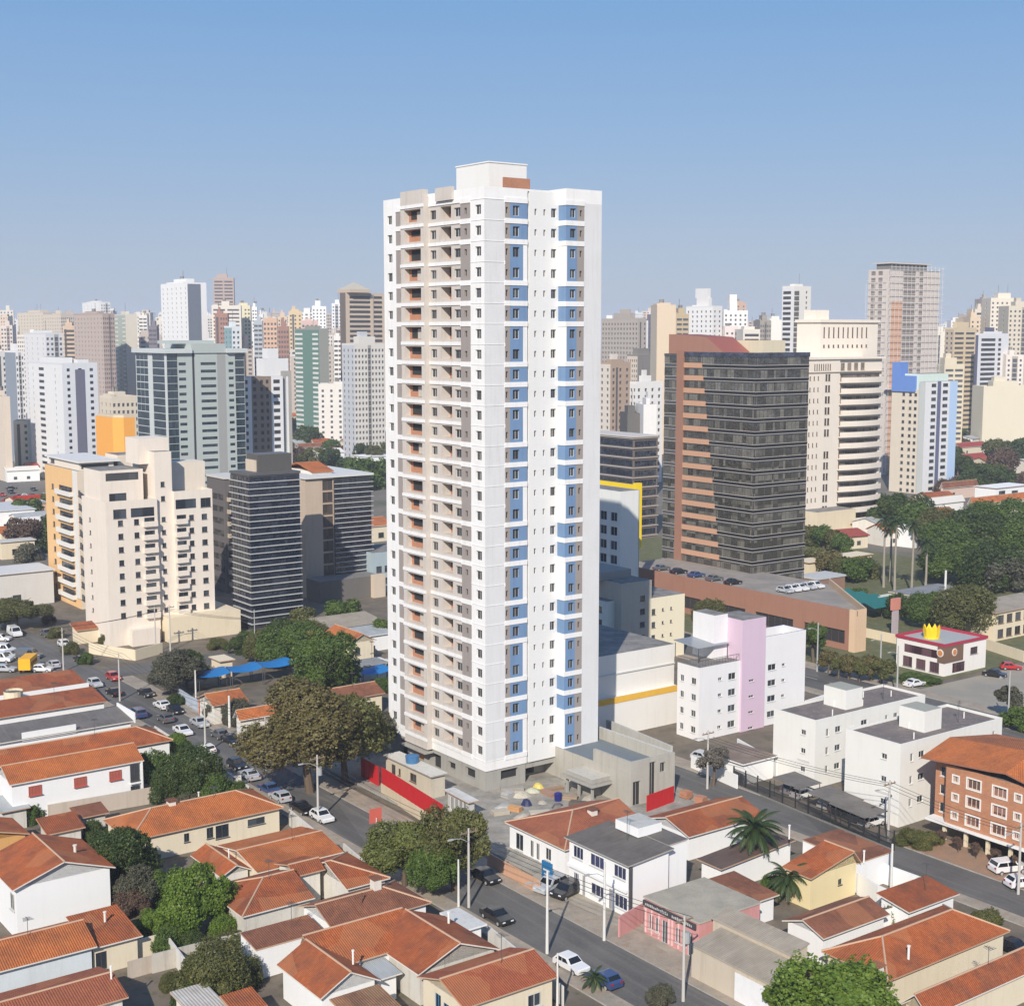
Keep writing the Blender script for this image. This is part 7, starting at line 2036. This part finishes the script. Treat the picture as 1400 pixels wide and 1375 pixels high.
pole('concrete pole by the covered grey car', 364, 1062, 9.0, True, True)
pole('concrete pole left of the dark garden tree', 281, 1030, 8.8, True, True)
pole('slim pole at the crossing near the red car', 164, 958, 8.5, False, mat=CPOLE)
pole('slim pole beside the silver car at the far end of the houses', 87, 918, 8.5, True)
pole('white gate post pole beside the old tiled house', 268, 962, 6.0, False, mat=WPOLE)
pole('white square pillar at the corner of the tiled house', 314, 995, 5.4, False, r=.2, mat=WPOLE)
pole('thin tall mast in front of the finned office block', 349, 905, 10.5, False, r=.09, mat=GALV)
pole('pole with wires in front of the cream flats', 213, 893, 9.5, True)
pole('second pole with wires in front of the cream flats', 233, 890, 9.5, True)
pole('concrete pole with transformer at the bottom of the street', 934, 1368, 8.6, True, trafo=True)
pole('utility pole on the back street corner by the hedge', 1214, 1150, 8.0, True, True)
pole('utility pole on the back street pavement near the bare tree', 967, 1078, 8.5, True, True)
pole('utility pole beside the small brown roof at the back street', 1218, 1222, 6.0, False, mat=WPOLE)
pole('utility pole at the right edge of the back street', 1392, 1222, 8.5, True, True)
pole('tall grey mast rising behind the restaurant crown', 1290, 868, 14.0, False, r=.28, mat=WPOLE, cat='mast', name='mast')
pole('street lamp on the avenue before the restaurant', 1226, 955, 9.5, False, True, mat=GALV, cat='street lamp', name='street_lamp')
pole('street lamp on the avenue beside the brick podium', 1117, 918, 9.5, False, True, mat=GALV, cat='street lamp', name='street_lamp')
pole('street lamp at the traffic light on the avenue', 1203, 932, 9.0, False, True, mat=GALV, cat='street lamp', name='street_lamp')
pole('street lamp at the corner right of the restaurant lot', 1378, 990, 9.0, False, True, mat=GALV, cat='street lamp', name='street_lamp')
WIRE = plain((.03, .03, .03), .6)
def wires(label, ends, h=8.3, n=3):
    q = [P(x, y) for x, y in ends]
    o = thing('power_line', label, 'power line', (q[0].x, q[0].y, 0))
    for k in range(n):
        off = Vector((*Vector((VX, VY)) * (-.9 + .9 * k), 0)); b = MB()
        for a, c in zip(q, q[1:]):
            pts = []
            for i in range(9):
                f = i / 8; v_ = a + (c - a) * f - q[0] + off
                pts.append((v_.x, v_.y, h - 3.2 * f * (1 - f) * ((c - a).length / 40)))
            b.tube(pts, .028, WIRE, 4, False)
        b.obj('wire', o)
wires('power wires strung between the poles along the near side of the main street', [(934, 1368), (641, 1240), (435, 1122), (364, 1062), (281, 1030), (164, 958), (87, 918)])
wires('power wires strung along the back street', [(1392, 1222), (1214, 1150), (967, 1078)], 7.4)
wires('power wires in front of the cream flats', [(87, 918), (213, 893), (233, 890), (349, 905)], 8.6)
# red sign on a white post
p = P(515, 1171); o = thing('street_sign', 'pole with a faded red board above the street trees', 'sign', (p.x, p.y, 0), GA)
b = MB(); b.tube([(0, 0, 0), (0, 0, 5.0)], .09, WPOLE, 6); b.obj('post', o)
b = MB(); b.box(-.95, .75, -.05, .05, 4.4, 6.2, plain((.62, .13, .09), .6)); b.obj('board', o)
p = P(748, 1212); o = thing('shop_sign', 'blue upright sign board beside the parked wagons', 'sign', (p.x, p.y, 0), GA + math.pi / 2)
b = MB(); b.box(-.9, .9, -.12, .12, .2, 3.0, plain((.02, .16, .36), .5)); b.obj('board', o); b = MB(); b.box(-.6, .6, .121, .14, 1.9, 2.15, WPOLE); b.box(-.4, .4, .121, .14, 1.5, 1.62, WPOLE); b.obj('lettering', o)
p = P(1223, 868); o = thing('totem_sign', 'tall salmon and grey totem sign left of the restaurant', 'sign', (p.x, p.y, 0), GA)
b = MB(); b.box(-.9, .9, -.2, .2, 0, 5.5, plain((.45, .38, .4))); b.obj('post', o); b = MB(); b.box(-1.3, 1.3, -.3, .3, 5.5, 8.0, plain((.6, .24, .18))); b.obj('board', o)
# ------------------------------------------------------------------ walls and fences
def wall_line(label, pts, h, mat, t=.18, name='garden_wall', cat='wall', z0=0.0, cap=None, group=None):
    q = [P(x, y) for x, y in pts]
    o = thing(name, label, cat, (q[0].x, q[0].y, 0), group=group)
    b = MB()
    for a, c in zip(q, q[1:]):
        d = (c - a).normalized(); n_ = Vector((-d.y, d.x, 0)) * t / 2
        a2, c2 = a - q[0], c - q[0]
        poly = [(a2 - n_)[:2], (c2 - n_)[:2], (c2 + n_)[:2], (a2 + n_)[:2]]
        b.prism([tuple(v) for v in poly], z0, z0 + h, mat, cap)
    b.obj('wall', o)
    return o
GW = wallm((.50, .43, .36), .6); GWW = wallm((.66, .64, .6), .7)
wall_line('beige garden wall below the red shutter house', [(66, 1123), (207, 1098)], 2.3, GW)
wall_line('low wall behind the long cream house at the dark trees', [(207, 1098), (330, 1078)], 2.0, GWW)
wall_line('stained back wall beside the vivid green tree', [(208, 1330), (338, 1297)], 2.0, wallm((.5, .47, .42), .9))
wall_line('pale wall running down the narrow yard, bottom left', [(232, 1308), (290, 1388)], 2.1, GWW)
wall_line('rough garden wall by the pale blue house yard', [(175, 1338), (232, 1322)], 1.8, GW)
wall_line('street wall beside the U shaped house', [(534, 1232), (470, 1176)], 2.2, GWW)
wall_line('street wall below the long cream house', [(455, 1178), (396, 1128)], 2.2, GWW)
wall_line('street wall beside the red shutter house', [(340, 1092), (212, 1008)], 1.9, GWW)
wall_line('street wall at the foot of the glossy gable house', [(770, 1375), (668, 1290)], 2.0, GWW)
wall_line('salmon garden wall with pale posts before the white bungalow', [(667, 1183), (738, 1223)], 1.7, wallm((.58, .34, .22), .3))
wall_line('pink front wall beside the pink shop', [(846, 1282), (879, 1263)], 2.4, PNK)
wall_line('cream wall round the cream flats corner', [(122, 893), (185, 903), (222, 893)], 2.2, CREAM)
wall_line('blue painted wall with terracotta pillar by the street', [(244, 957), (272, 975)], 2.2, wallm((.45, .50, .58), .5))
wall_line('terracotta gate pillar wall beside the blue wall', [(272, 976), (283, 972)], 2.6, wallm((.55, .2, .09), .2))
wall_line('white forecourt wall of the lilac flats', [(945, 1050), (1008, 1078)], 2.0, WHH)
wall_line('white side wall between the lilac flats and the walk-up block', [(1008, 1030), (1062, 1062)], 2.4, WHH)
wall_line('white wall round the rear of the lilac flats', [(1100, 990), (1145, 975)], 4.0, WHH)
wall_line('cream boundary wall behind the green canopy', [(1170, 868), (1225, 880)], 2.0, CREAM)
wall_line('cream boundary wall behind the restaurant', [(1340, 885), (1400, 905)], 2.2, CREAM)
wall_line('white wall of the brown roofed house by the back street', [(1172, 1222), (1200, 1240), (1246, 1262)], 2.6, WHH)
wall_line('white corner wall beside the back street', [(1205, 1206), (1258, 1226)], 2.4, WHH)
wall_line('long white party wall behind the brown roofed house', [(1122, 1300), (1255, 1262)], 2.6, WHH)
# dark railing with gate along the back street
q0, q1 = P(1003, 1072), P(1222, 1163)
o = thing('fence', 'long dark metal railing in front of the white walk-up blocks', 'fence', (q0.x, q0.y, 0), math.atan2((q1 - q0).y, (q1 - q0).x))
Lf = (q1 - q0).length
b = MB(); dkm = plain((.03, .032, .035), .5)
for z in (.25, 1.3, 2.3): b.box(0, Lf, -.03, .03, z, z + .06, dkm)
k = 0.0
while k < Lf: b.box(k, k + .04, -.02, .02, .31, 2.29, dkm); k += .13
b.obj('railing', o)
b = MB(); b.box(0, Lf, -.1, .1, 0, .24, DCONC); b.obj('plinth', o)
for i in range(13): b = MB(); b.box(Lf * i / 12 - .07, Lf * i / 12 + .07, -.08, .08, 0, 2.7, dkm); b.obj('post', o)
def carport(label, N_, lx, ly, z=2.5):
    p = P(*N_, z); o = thing('carport', label, 'carport', (p.x, p.y, 0), GA, 'sheet carports of the walk-up blocks')
    b = MB(); b.slab([(0, 0, z), (lx, 0, z), (lx, ly, z + .35), (0, ly, z + .35)], .08, SHEET); b.obj('roof', o)
    for x, y in ((.2, .2), (lx - .2, .2), (.2, ly - .2), (lx - .2, ly - .2)): b = MB(); b.tube([(x, y, 0), (x, y, z)], .06, FRD, 6); b.obj('post', o)
carport('grey sheet carport before the farther walk-up block', (1093, 1078), 4.5, 5.0); carport('grey sheet carport between the walk-up blocks, left one', (1150, 1102), 4.6, 6.0); carport('grey sheet carport before the nearer walk-up block', (1182, 1118), 4.6, 6.0)
grid_structure('tiled_forecourt_ground', lambda b: b.face([(140.6, 74, .14), (147, 74, .14), (147, 109, .14), (140.6, 109, .14)], groundm((.36, .21, .13), (.28, .2, .14), .5)))
for i in range(12):
    q = W(144.2, 106 - i * 2.6)
    tree('spindly dry reddish shrub in the row before the orange brick flats', 0, None, 2.2, .7, L_BROWN, 1, group='dry shrubs before the brick flats', w=q, name='shrub')
# ------------------------------------------------------------------ the building site round the tower
RED = plain((.50, .012, .015), .6)
def hoarding(label, a, c, hb, hr, base=True):
    q0, q1 = P(*a), P(*c)
    o = thing('site_hoarding', label, 'hoarding', (q0.x, q0.y, 0), math.atan2((q1 - q0).y, (q1 - q0).x)); L_ = (q1 - q0).length
    if base: b = MB(); b.box(0, L_, -.12, .12, 0, hb - .005, wallm((.6, .5, .36), .5)); b.obj('base_wall', o)
    b = MB(); n = max(2, int(L_ / .6))
    for i in range(n): b.box(L_ * i / n, L_ * (i + 1) / n - .02, -.06 - .03 * (i % 2), .05, hb, hb + hr, RED)
    b.obj('panel', o)
    return o
hoarding('long bright red hoarding on a cream wall along the building site', (522, 1086), (606, 1141), 1.7, 2.3)
hoarding('slanting red hoarding behind the dry tree', (378, 1034), (404, 1048), 1.2, 2.6)
hoarding('short red gate panels beside the dark shed at the site', (494, 1063), (518, 1077), .3, 2.8, False)
hoarding('red panels at the rear gate of the building site', (884, 1112), (921, 1098), .2, 2.3, False)
s = Bld('site_office', 'flat roofed concrete gatehouse of the building site with a blue water tank', 'site office', 589, (523,), (613,), py=1063, z=3.4)
s.rb = MB(); vol(s, 0, s.lx, 0, s.ly, 3.4, 0, kind='flat', wall=wallm((.55, .5, .4), .5), roof=wallm((.62, .6, .55), .5), verge=CONC, over=.35, S=[(1.5, 2.6, .3, 2.6), (3.4, 4.0, 1.4, 2.4), (6.5, 8.2, 1.4, 2.6)], fr=FRB)
b = MB(); tank(b, s.lx * .5, s.ly * .55, 3.54, 1.0, 1.0); s.part('water_tank', b); fin(s)
house('pale lattice walled site shed beside the tower corner', (640, 1097), 2.9, (655,), (606,), .2, kind='shed', wall=wallm((.5, .5, .48), .3), roof=sheetm((.6, .6, .58), .2), S=[(.6 + k * 1.0, 1.3 + k * 1.0, .6, 2.4) for k in range(4)], name='site_shed', cat='shed', fr=FRW)
s = Bld('annex', 'unfinished grey block annex with dark doorways and a walled terrace, on the building site', 'annex', 862, 24.0, (922,), py=1105, z=0)
ANX = wallm((.43, .41, .36), .6)
s.block(0, s.lx, 0, .4, 0, 6.4, ANX, [(s.lx * .05, s.lx * .22, .2, 3.6), (s.lx * .42, s.lx * .56, .2, 5.8), (s.lx * .66, s.lx * .78, 4.0, 5.4)], gl=DARK, fr=CONC, top=ANX, depth=.3)
s.block(0, s.lx - .45, .41, 24, 0, 4.7, ANX, top=wallm((.16, .19, .21), .4)); s.mb.box(s.lx - .44, s.lx, .41, 24, 0, 6.4, ANX, wallm((.55, .53, .48), .4)); s.mb.box(0, s.lx - .45, 23.5, 24.0, 4.71, 6.4, ANX); s.mb.box(0, .4, .41, 8, 4.71, 6.4, ANX); s.done()  # terrace floor coloured dark bluish, standing for the shade inside its walls
s = Bld('concrete_canopy', 'low concrete pavilion slab with stepped edges on the building site', 'canopy', 809, (767,), (858,), py=1074, z=2.9)
b = MB(); b.box(0, s.lx, 0, s.ly, 2.5, 2.9, CONC, SITE); b.box(.5, s.lx - .5, .5, s.ly - .5, 2.91, 3.5, CONC, wallm((.5, .48, .43), .6)); s.part('slab', b)
for x in (.5, s.lx - .8):
    for y in (.5, s.ly * .5, s.ly - .8): b = MB(); b.box(x, x + .3, y, y + .3, .2, 2.49, CONC); s.part('post', b)
s.mb.box(2.2, s.lx - 1.2, 2.4, s.ly - 1, .2, 2.49, wallm((.3, .29, .26), .5)); s.done()
wall_line('grey retaining wall behind the tower towards the warehouse', [(830, 1012), (918, 1050)], 3.4, wallm((.5, .49, .45), .5), .4)
rs = random.Random(4)
def heap(label, px, py, r_, h_, mat, name='material_heap'):
    p = P(px, py, .28); o = thing(name, label, 'building material', (p.x, p.y, .28))
    b = MB(); n = 10
    prev = [(r_ * math.cos(6.283 * k / n) * rs.uniform(.8, 1.15), r_ * .8 * math.sin(6.283 * k / n) * rs.uniform(.8, 1.15), 0) for k in range(n)]
    mid = [(x * .6, y * .6, h_ * rs.uniform(.6, .85)) for x, y, _ in prev]
    for k in range(n): b.face([prev[k], prev[(k + 1) % n], mid[(k + 1) % n], mid[k]], mat); b.face([mid[k], mid[(k + 1) % n], (0, 0, h_)], mat)
    b.obj('heap', o)
def stack(label, px, py, w, l, n, mat, rz=0.0, name='timber_stack'):
    p = P(px, py, .28); o = thing(name, label, 'building material', (p.x, p.y, .28), GA + rz)
    b = MB()
    for k in range(n):
        b.box(-w / 2 + rs.uniform(-.1, .1), w / 2 + rs.uniform(-.1, .1), -l / 2, l / 2, .16 * k + .003, .16 * k + .15, mat)
    b.obj('boards', o)
heap('dark blue covered heap on the building site', 720, 1100, .85, .9, plain((.02, .03, .09))); heap('pale sand heap beside the tower foot', 712, 1088, 1.5, .7, groundm((.5, .46, .38), (.42, .38, .3), 1)); heap('yellow tarpaulin heap near the tower', 736, 1076, .9, .7, plain((.6, .48, .12))); heap('greenish pale rubble heap on the building site', 728, 1082, 1.2, .6, groundm((.5, .5, .38), (.4, .4, .3), 1))
heap('grey gravel heap at the site edge near the white bungalow', 690, 1104, 1.6, .5, groundm((.46, .46, .44), (.36, .36, .35), 1)); heap('dark tarpaulin heap on the concrete slab edge', 764, 1104, .9, .7, plain((.1, .09, .09)))
stack('reddish timber boards lying on the building site', 750, 1086, 1.2, 2.6, 3, plain((.34, .2, .15))); stack('orange formwork boards near the blue heap', 704, 1108, 1.0, 1.8, 4, plain((.55, .3, .13)), .4); stack('pale planks on the building site', 738, 1112, 1.4, 2.8, 2, plain((.5, .45, .36)), 1.1); stack('grey block stack by the tower corner', 694, 1090, 1.3, 1.3, 5, wallm((.42, .41, .39), .4), .2, 'block_stack'); stack('timber stack beside the concrete pavilion', 778, 1092, 1.1, 2.4, 3, plain((.36, .27, .19)), .7); stack('orange brick pallet at the rear gate', 938, 1090, 1.3, 1.3, 6, T_BRICK, .1, 'brick_pallet'); stack('second orange brick pallet at the rear gate', 958, 1096, 1.3, 1.3, 5, T_BRICK, .3, 'brick_pallet')
for i, (x, y) in enumerate([(700, 1080), (742, 1098), (758, 1080), (775, 1108), (790, 1100), (716, 1118), (684, 1112), (830, 1100), (845, 1108), (806, 1094)]):
    if i % 2: heap(('grey rubble heap beside the boards', 'small sand pile by the white bungalow roof', 'rubble pile in front of the pavilion', 'pale lime heap near the pavilion', 'dusty rubble pile by the annex')[i // 2], x, y, rs.uniform(.6, 1.3), rs.uniform(.35, .8), groundm((.42, .39, .33), (.33, .3, .26), 1))
    else: stack(('grey planks by the tower foot', 'brown planks in the middle of the site', 'dark boards before the bungalow roof', 'pale boards near the white bungalow wall', 'long pale boards in front of the pavilion')[i // 2], x, y, rs.uniform(.8, 1.4), rs.uniform(1.8, 3.4), 3, plain(((.32, .3, .27), (.3, .2, .13), (.12, .1, .08), (.45, .4, .32), (.4, .37, .3))[i // 2]), rs.uniform(0, 1.5))
p = P(763, 1094, .28); o = thing('water_drum', 'dark blue plastic drum on the building site', 'drum', (p.x, p.y, .28)); b = MB(); tank(b, 0, 0, 0, .55, 1.0, plain((.015, .02, .16), .4)); b.obj('shell', o)
# ------------------------------------------------------------------ a worker by the hoarding
def person(label, px, py, shirt, trousers, rz=0.0):
    p = P(px, py); o = thing('person', label, 'person', (p.x, p.y, .13 if False else 0.0), rz)
    J = {'pel': (0, 0, .95), 'che': (0, .02, 1.35), 'nec': (0, .02, 1.5), 'hed': (0, 0, 1.66), 'kl': (-.11, -.04, .5), 'fl': (-.12, .02, .06), 'kr': (.11, .02, .5), 'fr': (.13, .06, .06), 'sl': (-.19, .02, 1.42), 'el': (-.26, .02, 1.14), 'hl': (-.24, -.1, .9), 'sr': (.19, .02, 1.42), 'er': (.27, .02, 1.14), 'hr': (.26, -.08, .9), 'tl': (-.12, -.12, .03), 'tr': (.13, -.08, .03), 'top': (0, 0, 1.76)}
    E = [('pel', 'che'), ('che', 'nec'), ('nec', 'hed'), ('hed', 'top'), ('pel', 'kl'), ('kl', 'fl'), ('fl', 'tl'), ('pel', 'kr'), ('kr', 'fr'), ('fr', 'tr'), ('che', 'sl'), ('sl', 'el'), ('el', 'hl'), ('che', 'sr'), ('sr', 'er'), ('er', 'hr')]
    RD = {'pel': .15, 'che': .17, 'nec': .06, 'hed': .105, 'kl': .075, 'fl': .05, 'kr': .075, 'fr': .05, 'sl': .07, 'el': .05, 'hl': .04, 'sr': .07, 'er': .05, 'hr': .04, 'tl': .04, 'tr': .04, 'top': .07}
    ks = list(J); me = bpy.data.meshes.new('body'); me.from_pydata([J[k] for k in ks], [(ks.index(a), ks.index(c)) for a, c in E], [])
    bo = link('body', me, o); md = bo.modifiers.new('skin', 'SKIN'); sv = me.skin_vertices[0].data
    for i, k in enumerate(ks): sv[i].radius = (RD[k], RD[k]); sv[i].use_root = (k == 'pel')
    bo.modifiers.new('smooth', 'SUBSURF').levels = 1
    m, nt, bs = _mat('person_clothes'); sx = N(nt, 'ShaderNodeSeparateXYZ'); tc = N(nt, 'ShaderNodeTexCoord'); nt.links.new(tc.outputs['Object'], sx.inputs[0])
    f1 = N(nt, 'ShaderNodeMath', operation='GREATER_THAN'); nt.links.new(sx.outputs['Z'], f1.inputs[0]); f1.inputs[1].default_value = .98
    f2 = N(nt, 'ShaderNodeMath', operation='GREATER_THAN'); nt.links.new(sx.outputs['Z'], f2.inputs[0]); f2.inputs[1].default_value = 1.5
    f3 = N(nt, 'ShaderNodeMath', operation='GREATER_THAN'); nt.links.new(sx.outputs['Z'], f3.inputs[0]); f3.inputs[1].default_value = 1.7
    c = mixc(nt, 'MIX', f1.outputs[0], trousers, shirt); c = mixc(nt, 'MIX', f2.outputs[0], c, (.35, .19, .12)); c = mixc(nt, 'MIX', f3.outputs[0], c, (.02, .015, .01)); nt.links.new(c, bs.inputs['Base Color'])
    me.materials.append(m)
person('person in red orange clothes walking on the pavement by the slanting red hoarding', 377, 1036, (.55, .1, .03), (.5, .09, .03), .4)
# motorbike
p = P(326, 1033); o = thing('motorbike', 'small dark motorbike on the main street', 'motorbike', (p.x, p.y, 0), GA + math.pi / 2)
for x in (-.62, .62): b = MB(); b.tube([(x, -.05, .3), (x, .05, .3)], .3, RUB, 12); b.obj('wheel', o)
b = MB(); b.tube([(-.62, 0, .3), (-.2, 0, .62), (.35, 0, .7), (.62, 0, .3)], .07, C_BLACK, 6); b.box(-.25, .3, -.12, .12, .45, .85, C_BLACK); b.obj('frame', o)
b = MB(); b.box(-.1, .62, -.13, .13, .851, .95, RUB); b.obj('seat', o); b = MB(); b.tube([(-.42, -.35, 1.02), (-.42, .35, 1.02)], .025, GALV, 6); b.tube([(-.42, 0, 1.02), (-.6, 0, .4)], .03, GALV, 6); b.obj('handlebar', o)

# ------------------------------------------------------------------ dusty air over the city
b = MB(); m_ = bpy.data.materials.new('dusty_air'); m_.use_nodes = True
nt = m_.node_tree; nt.nodes.remove(nt.nodes['Principled BSDF'])
v = nt.nodes.new('ShaderNodeVolumePrincipled'); v.inputs['Color'].default_value = (.80, .87, 1.0, 1); v.inputs['Density'].default_value = HAZE_D
nt.links.new(v.outputs[0], nt.nodes['Material Output'].inputs['Volume'])
b.box(-15000, 15000, -4000, 21000, -1.2, 135, m_)
h_ = b.obj('haze'); h_['kind'] = 'stuff'
